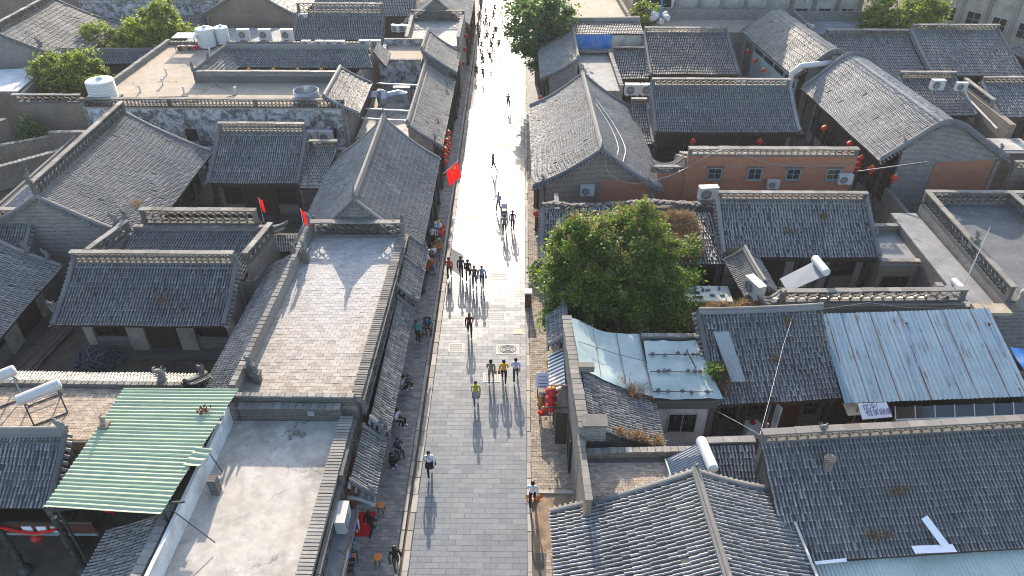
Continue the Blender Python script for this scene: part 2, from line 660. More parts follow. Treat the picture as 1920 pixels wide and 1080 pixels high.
class Proto:
    """a thing built once at the origin; place() gives the thing itself first and copies afterwards"""
    def __init__(s, root):
        s.root, s.used = root, False

    def place(s, loc, rz=0.0, label=None, group=None, scale=1.0):
        kids(s.root)
        for k in kids(s.root):
            kids(k)
        o = copy_tree(s.root) if s.used else s.root
        s.used = True
        o.location = tuple(float(x) for x in loc)
        o.rotation_euler = (0, 0, rz)
        if scale != 1.0 or True:
            o.scale = (scale,) * 3 if not hasattr(scale, '__len__') else scale
        if label:
            o['label'] = label
        if group:
            o['group'] = group
        return o


# ------------------------------------------------------------------ tiles and roofs
_a5 = np.linspace(0, math.pi, 5)
T5X, T5Z = np.cos(_a5), np.sin(_a5)
_a4 = np.linspace(0, math.pi, 4)
T4X, T4Z = np.cos(_a4), np.sin(_a4)


def tile_arrays(P0, P1, lat, nor, r, K=5):
    """half-round cover tiles from P0 (upper end) to P1 (lower end)"""
    X, Z = (T5X, T5Z) if K == 5 else (T4X, T4Z)
    N = len(P0)
    r = np.broadcast_to(np.asarray(r, float), (N,))[:, None, None]
    up = P0[:, None] + lat[:, None] * r * .84 * X[None, :, None] + nor[:, None] * (r * .84 * Z[None, :, None])
    lo = P1[:, None] + lat[:, None] * r * X[None, :, None] + nor[:, None] * (r * 1.05 * Z[None, :, None])
    if K == 5:
        md = up + (lo - up) * .87
        v = np.concatenate([up, lo, md], axis=1).reshape(-1, 3)
        off = (np.arange(N) * 3 * K)[:, None]
        q = np.concatenate([off + np.array([i, i + 2 * K, i + 2 * K + 1, i + 1]) for i in range(K - 1)])
        bnd = np.concatenate([off + np.array([i + 2 * K, i + K, i + K + 1, i + 2 * K + 1]) for i in range(K - 1)])
    else:
        v = np.concatenate([up, lo], axis=1).reshape(-1, 3)
        off = (np.arange(N) * 2 * K)[:, None]
        q = np.concatenate([off + np.array([i, i + K, i + K + 1, i + 1]) for i in range(K - 1)])
        bnd = None
    qr = np.tile(np.arange(N), K - 1)
    e = off + (np.arange(K) + K)[::-1]
    return v, q, qr, e, bnd


def add_tiles(mb, P0, P1, lat, nor, r, K=5, rnd=None, mortar=False):
    v, q, qr, e, bnd = tile_arrays(P0, P1, lat, nor, r, K)
    rnd = rng.random(len(P0)) if rnd is None else rnd
    base = mb.n
    mb.add(v, q, 0, rnd[qr])
    mb.F.append(e + base)
    mb.M.append(np.ones(len(e), int) if mortar and K == 5 else np.zeros(len(e), int))
    mb.A.append(rnd)
    if bnd is not None:
        mb.F.append(bnd + base)
        mb.M.append(np.ones(len(bnd), int) if mortar else np.zeros(len(bnd), int))
        mb.A.append(rnd[qr])


_tm = MB()
add_tiles(_tm, np.zeros((1, 3)), np.array([[0, 1.0, 0]]), np.array([[1.0, 0, 0]]), np.array([[0, 0, 1.0]]), 1.0, mortar=True)
UNIT_TILES = {}
PITCH_K = .68


def unit_tile(mat):
    if mat not in UNIT_TILES:
        me = _tm.mesh('roof_tile', [mat, 'tile_mortar'], uv=False)
        me.attributes['rnd'].data.foreach_set('value', np.zeros(len(me.polygons), np.float32))
        UNIT_TILES[mat] = me
    return UNIT_TILES[mat]


def prof_fn(kind, sag):
    if kind == 'round':
        def f(t):
            t = np.asarray(t, float)
            k = .30
            return np.where(t < k, t * t / (2 * k) * 1.0, t - k / 2) / (1 - k / 2) + sag * .6 * t * (1 - t)
        return f
    return lambda t: np.asarray(t, float) + sag * np.asarray(t, float) * (1 - np.asarray(t, float))


class Slope:
    def __init__(s, A, B, C, D, sag=.22, kind='std'):
        s.A, s.B, s.C, s.D = [np.asarray(x, float) for x in (A, B, C, D)]
        s.pf = prof_fn(kind, sag)
        s.ph = rng.random(4) * 6.28
        s.len_u = np.linalg.norm((s.B - s.A)[:2])
        s.len_v = (np.linalg.norm(s.C - s.A) + np.linalg.norm(s.D - s.B)) / 2

    def at(s, u, t):
        u, t = np.broadcast_arrays(np.asarray(u, float), np.asarray(t, float))
        top = s.A + (s.B - s.A) * u[..., None]
        bot = s.C + (s.D - s.C) * u[..., None]
        p = top + (bot - top) * t[..., None]
        z = top[..., 2] + (bot[..., 2] - top[..., 2]) * s.pf(t)
        z = z + .035 * np.clip(t, 0, 1) ** .7 * np.sin(u * s.len_u * .9 + s.ph[0] + 1.5 * t) * np.sin(u * s.len_u * .37 + s.ph[1]) + .03 * t * (1 - t) * 4 * np.sin(u * s.len_u * 1.7 + s.ph[2] + 4 * t)
        return np.concatenate([p[..., :2], z[..., None]], axis=-1)

    def line(s, u, n=9, dz=0.0, t0=0.0, t1=1.0):
        p = s.at(np.full(n, u), np.linspace(t0, t1, n))
        p[:, 2] += dz
        return p


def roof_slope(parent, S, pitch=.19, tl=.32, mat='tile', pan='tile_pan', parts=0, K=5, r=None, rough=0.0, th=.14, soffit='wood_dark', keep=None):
    pitch = pitch * PITCH_K
    nv = max(3, int(round(S.len_v / tl)))
    nu = max(3, int(round(S.len_u / pitch)))
    r = r or pitch * .30
    ts = np.linspace(0, 1, nv + 1)
    # deck of stepped pan tiles with a boarded underside
    mb = MB()
    un = nrm(np.cross(S.B - S.A, S.C - S.A))
    if un[2] < 0:
        un = -un
    flip = np.cross(S.B - S.A, S.C - S.A)[2] > 0
    st = min(.035, .1 * tl)
    nc = max(2, int(S.len_u / .55))
    ug = np.linspace(0, 1, nc + 1)
    G = S.at(ug[None, :], ts[:, None])                     # (nv+1, nc+1, 3)
    hi, lo_ = G[:-1], G[1:] + un * st
    vv = np.concatenate([hi.reshape(-1, 3), lo_.reshape(-1, 3), G[1:].reshape(-1, 3)])
    m_ = nc + 1
    N_ = nv * m_
    jj, ii = np.meshgrid(np.arange(nv), np.arange(nc), indexing='ij')
    a_ = (jj * m_ + ii).ravel()
    q1 = np.column_stack([a_, a_ + 1, a_ + 1 + N_, a_ + N_])
    q2 = np.column_stack([a_ + N_, a_ + 1 + N_, a_ + 1 + 2 * N_, a_ + 2 * N_])
    ff = np.vstack([q1, q2])
    rv = np.repeat(rng.random(nv), nc)
    mb.add(vv, ff if flip else ff[:, ::-1], 0, np.concatenate([rv, rv]))
    ks = np.linspace(0, nv, min(nv, 8) + 1).astype(int)
    cs_ = np.linspace(0, nc, min(nc, 8) + 1).astype(int)
    dn, up_ = np.array([0, 0, -th]), np.array([0, 0, -.02])
    for a in range(len(ks) - 1):
        for b_ in range(len(cs_) - 1):
            l0, l1, r1, r0 = G[ks[a], cs_[b_]], G[ks[a + 1], cs_[b_]], G[ks[a + 1], cs_[b_ + 1]], G[ks[a], cs_[b_ + 1]]
            t_ = [l0 + up_, l1 + up_, r1 + up_, r0 + up_]
            b = [l0 + dn, l1 + dn, r1 + dn, r0 + dn]
            mb.hexa(b, t_, 1) if not flip else mb.hexa([b[0], b[3], b[2], b[1]], [t_[0], t_[3], t_[2], t_[1]], 1)
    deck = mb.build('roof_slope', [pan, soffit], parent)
    # cover tiles
    uu = (np.arange(nu) + .5) / nu
    if rough:
        uu = uu + rng.normal(0, .12 * rough / nu, nu)
    jj = np.arange(nv)
    U, J = np.meshgrid(uu, jj, indexing='ij')
    jit = rng.normal(0, .012 + .03 * rough, U.shape) / max(S.len_u, 1) 
    over = .10 / nv
    P0 = S.at(U + jit, np.clip(ts[J] - over * .3, 0, 1)).reshape(-1, 3)
    P1 = S.at(U + jit * .6 + rng.normal(0, .004 + .02 * rough, U.shape) / max(S.len_u, 1), np.clip(ts[J + 1] + over, 0, 1.02)).reshape(-1, 3)
    lat = np.broadcast_to(nrm(S.B - S.A), P0.shape)
    d = P1 - P0
    nor = np.cross(lat, d)
    nor /= np.linalg.norm(nor, axis=1, keepdims=True)
    nor[nor[:, 2] < 0] *= -1
    lift = .012 + np.abs(rng.normal(0, .006 + .03 * rough, len(P0)))
    P0 = P0 + nor * .008
    P1 = P1 + nor * (lift[:, None] + st)
    rr = r * (1 + rng.normal(0, .05 + .1 * rough, len(P0)))
    keepm = np.ones(len(P0), bool)
    if keep is not None:
        keepm = keep(P1)
    idx = np.where(keepm)[0]
    if rough:
        idx = idx[rng.random(len(idx)) > .05 * rough]
    solo = np.array([], int)
    if parts:
        # the nearest tiles that the camera can see
        P = P1[idx] - [0, 0, CAM_H]
        P[:, 2] = P1[idx][:, 2] - CAM_H
        P = P1[idx] - np.array([0, 0, CAM_H])
        f, x, y = P @ FWD, P @ RGT, P @ UPV
        ok = (np.abs(x / f) < 960 / FPX) & (np.abs(y / f) < 540 / FPX)
        cand = idx[ok]
        dist = np.linalg.norm(P1[cand] - np.array([0, 0, CAM_H]), axis=1)
        solo = cand[np.argsort(dist)[:parts]]
        idx = np.setdiff1d(idx, solo)
    if len(idx):
        mt = MB()
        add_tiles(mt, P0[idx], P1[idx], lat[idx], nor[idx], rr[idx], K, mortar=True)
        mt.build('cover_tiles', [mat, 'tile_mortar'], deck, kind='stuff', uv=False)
    me = unit_tile(mat) if len(solo) else None
    o0 = ORI[parent.name]
    for i in solo:
        ob = bpy.data.objects.new('roof_tile', me)
        l, y_, n_ = lat[i] * rr[i], P1[i] - P0[i], nor[i] * rr[i]
        p = P0[i] - o0
        if np.dot(np.cross(l, y_), n_) < 0:
            l = -l
        ob.matrix_basis = Matrix(((l[0], y_[0], n_[0], p[0]), (l[1], y_[1], n_[1], p[1]), (l[2], y_[2], n_[2], p[2]), (0, 0, 0, 1)))
        COL.objects.link(ob)
        ob.parent = deck
    return deck


def verge(parent, S, u, w=.26, h=.2, teeth=True, mat='ridge', out=None, pitch=.24, n=11):
    """bar along the sloping edge at u=0 or 1 with a row of short tiles pointing outwards"""
    uu = u
    pts = S.line(uu, n, .02)
    o = MB().sweep(pts, w, h).build('verge_ridge', mat, parent)
    if teeth:
        side = nrm((S.A - S.B) if u < .5 else (S.B - S.A))
        m = max(4, int(S.len_v / pitch))
        p = S.line(uu, m, -.02)
        a = p + side * .05
        b = p + side * (.30)
        b[:, 2] -= .10
        lat = np.gradient(p, axis=0)
        lat /= np.linalg.norm(lat, axis=1, keepdims=True)
        nor = np.cross(lat, b - a)
        nor /= np.linalg.norm(nor, axis=1, keepdims=True)
        nor[nor[:, 2] < 0] *= -1
        mt = MB()
        add_tiles(mt, a, b, lat, nor, pitch * .36, 4)
        mt.build('verge_tiles', mat, o, kind='stuff', uv=False)
    return o


def finial_mesh(h=.8, lean=.3):
    """ridge-end beast: a block, a curling body, a crest and a tail"""
    mb = MB()
    mb.box((0, 0, .08 * h), (.34 * h, .26 * h, .18 * h))
    pts = [(-.02 * h, 0, .12 * h), (.10 * h, 0, .32 * h), (.06 * h, 0, .55 * h), (-.10 * h, 0, .74 * h), (-.22 * h, 0, .84 * h), (-.20 * h, 0, .98 * h), (-.07 * h, 0, .96 * h)]
    mb.tube(pts, [.17 * h, .16 * h, .13 * h, .10 * h, .075 * h, .05 * h, .02 * h], 7)
    mb.tube([(.10 * h, 0, .38 * h), (.26 * h, 0, .40 * h), (.36 * h, 0, .52 * h)], [.10 * h, .08 * h, .03 * h], 6)
    mb.tube([(.08 * h, 0, .52 * h), (.17 * h, 0, .70 * h), (.28 * h, 0, .74 * h)], [.06 * h, .04 * h, .015 * h], 5)
    for k in range(4):
        z = (.30 + .14 * k) * h
        mb.tube([(-.08 * h - .04 * h * k, 0, z), (-.22 * h - .04 * h * k, 0, z + .09 * h)], [.05 * h, .012 * h], 5)
    return mb


FIN = {}


def finial(parent, p, h=.8, rz=0.0, mat='ridge'):
    if mat not in FIN:
        FIN[mat] = finial_mesh(1.0).mesh('ridge_ornament', mat)
    ob = bpy.data.objects.new('ridge_ornament', FIN[mat])
    ob.location = tuple(np.asarray(p, float) - ORI[parent.name])
    ob.rotation_euler = (0, 0, rz)
    ob.scale = (h, h, h)
    COL.objects.link(ob)
    ob.parent = parent
    return ob


def lattice(parent, P, Q, z0, h=.75, th=.20, rows=1, base=.14, cap=.09, capw=.36, mat='lattice', capmat='coping', z0b=None, name='openwork_parapet', posts=True, cell=None, solid=False):
    """pierced tile parapet between P and Q: base course, curved tiles set on edge, coping bricks"""
    P, Q = np.asarray(P, float)[:2], np.asarray(Q, float)[:2]
    z0b = z0 if z0b is None else z0b
    L = np.linalg.norm(Q - P)
    d = nrm(Q - P)
    n = np.array([-d[1], d[0]])
    mb = MB()
    mb.seg(P, Q, z0, z0 + base, th + .04, z0b=z0b, z1b=z0b + base)
    if posts:
        pw = .26
        np_ = max(1, int(L / 7))
        for k in range(np_ + 1):
            c = P + d * (pw / 2 + (L - pw) * k / np_)
            zz = z0 + (z0b - z0) * k / np_
            mb.seg(c - d * pw / 2, c + d * pw / 2, zz + base - .003, zz + h - cap + .003, th + .02)
    o = mb.build(name, mat, parent)
    if not solid:
        hh = h - base - cap
        ch = hh / rows
        cw = cell or max(.30, min(.6, ch * 1.15))
        nx = max(1, int(round(L / cw)))
        cw = L / nx
        a = np.linspace(0, math.pi / 2, 4)
        segs = []
        for sx, sz in ((-1, -1), (1, -1), (1, 1), (-1, 1)):
            # arcs bulging to the middle, hung on the four corners of the cell
            xs = sx * (1 - .97 * np.cos(a)) * .5
            zs = sz * (1 - .97 * np.sin(a)) * .5
            segs.append(np.column_stack([xs, zs]))
        tw = .028
        quads_v, quads_f = [], []
        for arc in segs:
            for k in range(3):
                p, q = arc[k], arc[k + 1]
                quads_v.append((p, q))
        nb = len(quads_v)
        cx = (np.arange(nx) + .5) * cw
        C = [(x, r_) for r_ in range(rows) for x in cx]
        nC = len(C)
        Vb = []
        for p, q in quads_v:
            p2, q2 = p * [cw, ch], q * [cw, ch]
            e = nrm(q2 - p2)
            m = np.array([-e[1], e[0]]) * tw / 2
            for (x, zz) in (p2 - m, q2 - m, q2 + m, p2 + m):
                Vb.append((x, -th / 2 + .01, zz))
            for (x, zz) in (p2 - m, q2 - m, q2 + m, p2 + m):
                Vb.append((x, th / 2 - .01, zz))
        Vb = np.array(Vb)
        Fb = np.concatenate([CUBE_F[[1, 0]] + 8 * k for k in range(nb)] + [CUBE_F[[2, 4]] + 8 * k for k in range(nb)])
        allv, allf = [], []
        for i, (x, r_) in enumerate(C):
            zb = z0 + (z0b - z0) * (x / L) + base + (r_ + .5) * ch
            wv = np.column_stack([P[0] + d[0] * (x + Vb[:, 0]) + n[0] * Vb[:, 1], P[1] + d[1] * (x + Vb[:, 0]) + n[1] * Vb[:, 1], zb + Vb[:, 2]])
            allv.append(wv)
            allf.append(Fb + i * len(Vb))
        ml = MB()
        ml.add(np.vstack(allv), np.vstack(allf), 0, np.repeat(rng.random(nC), len(Fb)))
        ml.build('pierced_tiles', mat, o, kind='stuff', uv=False)
    mc = MB()
    k = max(1, int(L / .7))
    for i in range(k):
        a0, a1 = i / k, (i + 1) / k
        j = rng.normal(0, .008)
        mc.seg(P + (Q - P) * a0 + d * .004, P + (Q - P) * a1 - d * .004, z0 + (z0b - z0) * a0 + h - cap + .004 + j, z0 + (z0b - z0) * a0 + h + j, capw + rng.normal(0, .01),
               z0b=z0 + (z0b - z0) * a1 + h - cap + .004 + j, z1b=z0 + (z0b - z0) * a1 + h + j)
    mc.build('coping', capmat, o, kind='stuff')
    return o


def parapet(parent, P, Q, z0, h=.8, th=.28, mat='brick', cap=True, capw=None, capstep=.34, capmat='coping', z1b=None, z0b=None, name='parapet'):
    mb = MB()
    top = z0 + h
    topb = top if z1b is None else z1b
    mb.seg(P, Q, z0, top - .06, th, z1b=topb - .06, z0b=z0b)
    o = mb.build(name, mat, parent)
    if cap:
        P, Q = np.asarray(P, float)[:2], np.asarray(Q, float)[:2]
        L = np.linalg.norm(Q - P)
        mc = MB()
        k = max(1, int(L / capstep))
        for i in range(k):
            a0, a1 = i / k, (i + 1) / k
            j = rng.normal(0, .006)
            za, zb = top + (topb - top) * a0 + j, top + (topb - top) * a1 + j
            mc.seg(P + (Q - P) * a0, P + (Q - P) * (a1 - .004), za - .06 + .003, za + .03, (capw or th + .10) + rng.normal(0, .012), z0b=zb - .06 + .003, z1b=zb + .03)
        mc.build('coping', capmat, o, kind='stuff')
    return o


def gable_wall(parent, S, u, z0=0.0, th=.30, mat='brick', inset=.12, t1=.93, S2=None, t1b=.9, name='gable_wall', nseg=12):
    """wall closing the end under a slope (and under the second slope S2 beyond the ridge)"""
    side = nrm((S.B - S.A) if u < .5 else (S.A - S.B))
    pts = S.line(u, nseg, -.16, 0, t1)
    if S2 is not None:
        u2 = u if np.linalg.norm(S2.A[:2] - S.A[:2]) < np.linalg.norm(S2.B[:2] - S.A[:2]) else 1 - u
        p2 = S2.line(u2, nseg, -.16, 0, t1b)
        pts = np.vstack([p2[::-1], pts[1:]])
    mb = MB()
    a = pts + side * inset
    b = pts + side * (inset + th)
    for i in range(len(pts) - 1):
        lo = [np.array([*p[:2], z0]) for p in (a[i], a[i + 1], b[i + 1], b[i])]
        mb.add(np.vstack([lo, [a[i], a[i + 1], b[i + 1], b[i]]]), CUBE_F[[0, 1, 2, 4] + ([5] if i == 0 else []) + ([3] if i == len(pts) - 2 else [])])
    return mb.build(name, mat, parent)


def window_part(parent, P, Q, z0, z1, out, frame='wood_dark', pane='glass_dark', bars=(2, 2), depth=.06):
    """framed window standing proud of a wall along P-Q; out = unit vector outwards"""
    P, Q, out = np.asarray(P, float)[:2], np.asarray(Q, float)[:2], np.asarray(out, float)[:2]
    d = nrm(Q - P)
    L = np.linalg.norm(Q - P)
    mb = MB()
    fw = .06
    for (a0, a1, b0, b1) in ((0, L, z0, z0 + fw), (0, L, z1 - fw, z1), (0, fw, z0 + fw, z1 - fw), (L - fw, L, z0 + fw, z1 - fw)):
        mb.seg(P + d * a0 + out * depth / 2, P + d * a1 + out * depth / 2, b0, b1, depth)
    for k in range(1, bars[0]):
        x = L * k / bars[0]
        mb.seg(P + d * (x - .018) + out * depth * .4, P + d * (x + .018) + out * depth * .4, z0 + fw, z1 - fw, depth * .6)
    for k in range(1, bars[1]):
        z = z0 + (z1 - z0) * k / bars[1]
        mb.seg(P + d * fw + out * depth * .35, P + d * (L - fw) + out * depth * .35, z - .018, z + .018, depth * .5)
    o = mb.build('window', frame, parent)
    mp = MB()
    mp.seg(P + d * fw + out * .012, P + d * (L - fw) + out * .012, z0 + fw, z1 - fw, .012)
    mp.build('pane', pane, o)
    return o


def door_part(parent, P, Q, z0, z1, out, mat='wood_dark', leaves=2):
    P, Q, out = np.asarray(P, float)[:2], np.asarray(Q, float)[:2], np.asarray(out, float)[:2]
    d = nrm(Q - P)
    L = np.linalg.norm(Q - P)
    mb = MB()
    w = L / leaves
    for k in range(leaves):
        a, b = P + d * (w * k + .02), P + d * (w * (k + 1) - .02)
        mb.seg(a + out * .03, b + out * .03, z0, z1, .05)
        for (f0, f1) in ((.06, .42), (.5, .94)):
            mb.seg(a + d * .08 + out * .065, b - d * .08 + out * .065, z0 + (z1 - z0) * f0, z0 + (z1 - z0) * f1, .02)
    return mb.build('door', mat, parent)


def front_wall(parent, C, D, inw, ze, style='piers', bays=3, inset=.9, z0=.25, door_at=None, wallmat='brick', piermat='plaster_cream', colmat='wood_red', posts=True):
    """the open side under an eave C-D: plinth, recessed wall with doors and windows, posts or piers"""
    C, D = np.asarray(C, float)[:2], np.asarray(D, float)[:2]
    inw = nrm(np.asarray(inw, float)[:2])
    d = nrm(D - C)
    P, Q = C + inw * inset + d * .25, D + inw * inset - d * .25
    out = -inw
    top = ze - .02
    L = np.linalg.norm(Q - P)
    MB().seg(P - d * .1 + out * .25, Q + d * .1 + out * .25, 0, z0, min(1.2, inset * .9)).build('plinth', 'brick_dark', parent)
    MB().seg(P + inw * .2, Q + inw * .2, z0, top, .16).build('front_wall', 'wood_dark' if style != 'plain' else wallmat, parent)
    bw = L / bays
    face = inw * .115
    for k in range(bays):
        a, b = P + d * bw * k, P + d * bw * (k + 1)
        if style == 'piers':
            pw = bw * .17
            for (s0, s1) in ((0, pw), (bw - pw, bw)):
                MB().seg(a + d * s0 + inw * .02, a + d * s1 + inw * .02, z0, top, .19).build('pier', piermat, parent)
            a, b = a + d * (pw + .03), b - d * (pw + .03)
        else:
            a, b = a + d * .12, b - d * .12
        if door_at is None:
            is_door = (k == bays // 2)
        else:
            is_door = k in door_at
        if is_door:
            m = (a + b) / 2
            dw = min(.8, np.linalg.norm(b - a) / 2 - .05)
            door_part(parent, m - d * dw, m + d * dw, z0 + .02, min(z0 + 2.3, top - .25), out * 1.0) if False else None
            door_part(parent, m - d * dw + face, m + d * dw + face, z0 + .02, min(z0 + 2.3, top - .25), out)
        else:
            zz = z0 + .95
            MB().seg(a + inw * .08, b + inw * .08, z0, zz - .02, .07).build('sill_panel', wallmat, parent)
            window_part(parent, a + face, b + face, zz, min(zz + 1.5, top - .2), out, bars=(4, 3))
    if posts:
        for k in range(bays + 1):
            c = P + d * bw * k + out * (inset * .62)
            mb = MB()
            mb.lathe((c[0], c[1], 0), [(.20, z0 - .02), (.20, z0 + .10), (.13, z0 + .14), (.12, top)], 10)
            mb.build('post', colmat, parent)
        c0, c1 = P + out * inset * .62, Q + out * inset * .62
        MB().seg(c0 - d * .2, c1 + d * .2, top - .30, top - .04, .14).build('lintel_beam', colmat, parent)


def pxs(q):
    return W(*q)


def house(name, label, A, B, C, D, back=None, bz=None, ridge='lattice', rh=.6, rrows=1, verges=(1, 1), teeth=(1, 1), front='piers', bays=3, inset=.9,
          sag=.22, pitch=.25, tl=.32, parts=0, mat='tile', wall='brick', gables=(1, 1), group=None, kind='std', K=5, rough=.1, orn=(1, 1), ornh=.7,
          door_at=None, colmat='wood_dark', piermat='plaster_cream', z0=0.0, posts=True, bpitch=None, raw=False, cat='house', vh=.2, ridgemat='ridge', keep=None, bparts=0, frontz0=.25, backfront=None):
    """a hall: front slope A-B (ridge) to C-D (eave), an optional back slope `back` metres deep, gables, back wall, front"""
    if not raw:
        A, B, C, D = W(*A), W(*B), W(*C), W(*D)
    A, B, C, D = [np.asarray(x, float) for x in (A, B, C, D)]
    ctr = (A + B + C + D) / 4
    root = thing(name, label, cat, (ctr[0], ctr[1], z0), group)
    S = Slope(A, B, C, D, sag, kind)
    roof_slope(root, S, pitch, tl, mat, parts=parts, K=K, rough=rough, keep=keep)
    down = nrm(((C + D) / 2 - (A + B) / 2)[:2])
    ax = nrm((B - A)[:2])
    perp = np.array([-ax[1], ax[0]])
    if perp.dot(down) < 0:
        perp = -perp
    S2 = None
    ze = (C[2] + D[2]) / 2
    zr = (A[2] + B[2]) / 2
    if back:
        off = np.array([*(-perp * back), 0])
        bz = ze if bz is None else bz
        A2, B2 = A.copy(), B.copy()
        C2, D2 = A + off, B + off
        C2[2] = D2[2] = bz
        S2 = Slope(B2, A2, D2, C2, sag, kind)
        roof_slope(root, S2, bpitch or pitch, tl, mat, K=K, rough=rough, parts=bparts)
    else:
        MB().seg(A[:2] + perp * .18, B[:2] + perp * .18, z0, zr - .12, .30).build('back_wall', wall, root)
    for k, u in enumerate((0.0, 1.0)):
        if verges[k]:
            verge(root, S, u, teeth=teeth[k], h=vh, mat=ridgemat)
            if S2 is not None:
                verge(root, S2, 1 - u, teeth=teeth[k], h=vh, mat=ridgemat)
        if gables[k]:
            gable_wall(root, S, u, z0, mat=wall, S2=S2, t1=max(.5, 1 - (inset + .05) / max(1.5, np.linalg.norm((C - A)[:2]))) if front else .95)
    if ridge == 'lattice':
        lattice(root, A, B, zr - .06, rh, rows=rrows, name='ridge_wall')
    elif ridge == 'plain':
        n = max(2, int(np.linalg.norm(B - A) / 1.0))
        pts = np.linspace(A, B, n + 1)
        pts[:, 2] += -.05 + .06 * (np.abs(np.linspace(-1, 1, n + 1)) ** 3)
        MB().sweep(pts, .32, rh * .75).build('ridge', ridgemat, root)
        MB().sweep(pts + [0, 0, rh * .74], .18, .12).build('ridge_cap', 'coping', root)
    if ridge and orn:
        rzang = math.atan2(ax[1], ax[0])
        if orn[0]:
            finial(root, A + np.array([0, 0, .1 if ridge != 'lattice' else rh - .1]), ornh, rzang + math.pi)
        if orn[1]:
            finial(root, B + np.array([0, 0, .1 if ridge != 'lattice' else rh - .1]), ornh, rzang)
    if front:
        front_wall(root, C, D, -down, ze - .25, front, bays, inset, z0=z0 + frontz0, door_at=door_at, wallmat=wall, colmat=colmat, piermat=piermat, posts=posts)
    if S2 is not None and backfront:
        front_wall(root, S2.D, S2.C, down, bz - .25, backfront, bays, inset, z0=z0 + frontz0, wallmat=wall, colmat=colmat, piermat=piermat, posts=posts)
    elif S2 is not None:
        p, q = S2.C[:2] + perp * .7, S2.D[:2] + perp * .7
        MB().seg(p, q, z0, bz - .05, .3).build('back_wall', wall, root)
    return root, S, S2


def floor_poly(parent, pts, z, mat, name='terrace_floor', th=.12):
    pts = [np.asarray(p, float)[:2] for p in pts]
    a = sum(pts[i][0] * pts[(i + 1) % len(pts)][1] - pts[(i + 1) % len(pts)][0] * pts[i][1] for i in range(len(pts)))
    if a < 0:
        pts = pts[::-1]
    mb = MB()
    n = len(pts)
    v = [[*p, z] for p in pts] + [[*p, z - th] for p in pts]
    mb.add(v, [list(range(n))])
    mb.F.append(np.array([list(range(2 * n - 1, n - 1, -1))]))
    mb.M.append(np.zeros(1, int)); mb.A.append(np.zeros(1))
    mb.F.append(np.array([[i, i + n, (i + 1) % n + n, (i + 1) % n] for i in range(n)]))
    mb.M.append(np.zeros(n, int)); mb.A.append(np.zeros(n))
    return mb.build(name, mat, parent)


def flat_house(name, label, pts, z, floor='concrete', wall='brick', edges=(), cat='house', raw=False, group=None, wz=None):
    """flat-roofed building: walls down to the ground, roof floor, and a parapet kind for each edge:
    None | ('lattice', h, rows) | ('wall', h) """
    P = [W(p[0], p[1], z) if not raw else np.asarray(p, float) for p in pts]
    c = sum(P) / len(P)
    root = thing(name, label, cat, (c[0], c[1], 0), group)
    n = len(P)
    fl = floor_poly(root, P, z, floor)
    for i in range(n):
        a, b = P[i], P[(i + 1) % n]
        inw = nrm((c - (a + b) / 2)[:2])
        d = nrm((b - a)[:2])
        nn = np.array([-d[1], d[0]])
        if nn.dot(inw) < 0:
            nn = -nn
        MB().seg(a[:2] + nn * .16, b[:2] + nn * .16, 0, z - .122, .30).build('wall', wall if not isinstance(wall, (list, tuple)) else wall[i], root)
        e = edges[i] if i < len(edges) else None
        if e:
            if e[0] == 'lattice':
                lattice(root, a[:2] + nn * .12, b[:2] + nn * .12, z + .002, e[1], rows=e[2] if len(e) > 2 else 1)
            else:
                parapet(root, a[:2] + nn * .15, b[:2] + nn * .15, z + .002, e[1], mat=e[2] if len(e) > 2 else (wall if isinstance(wall, str) else wall[i]), th=e[3] if len(e) > 3 else .26)
    return root, fl, P


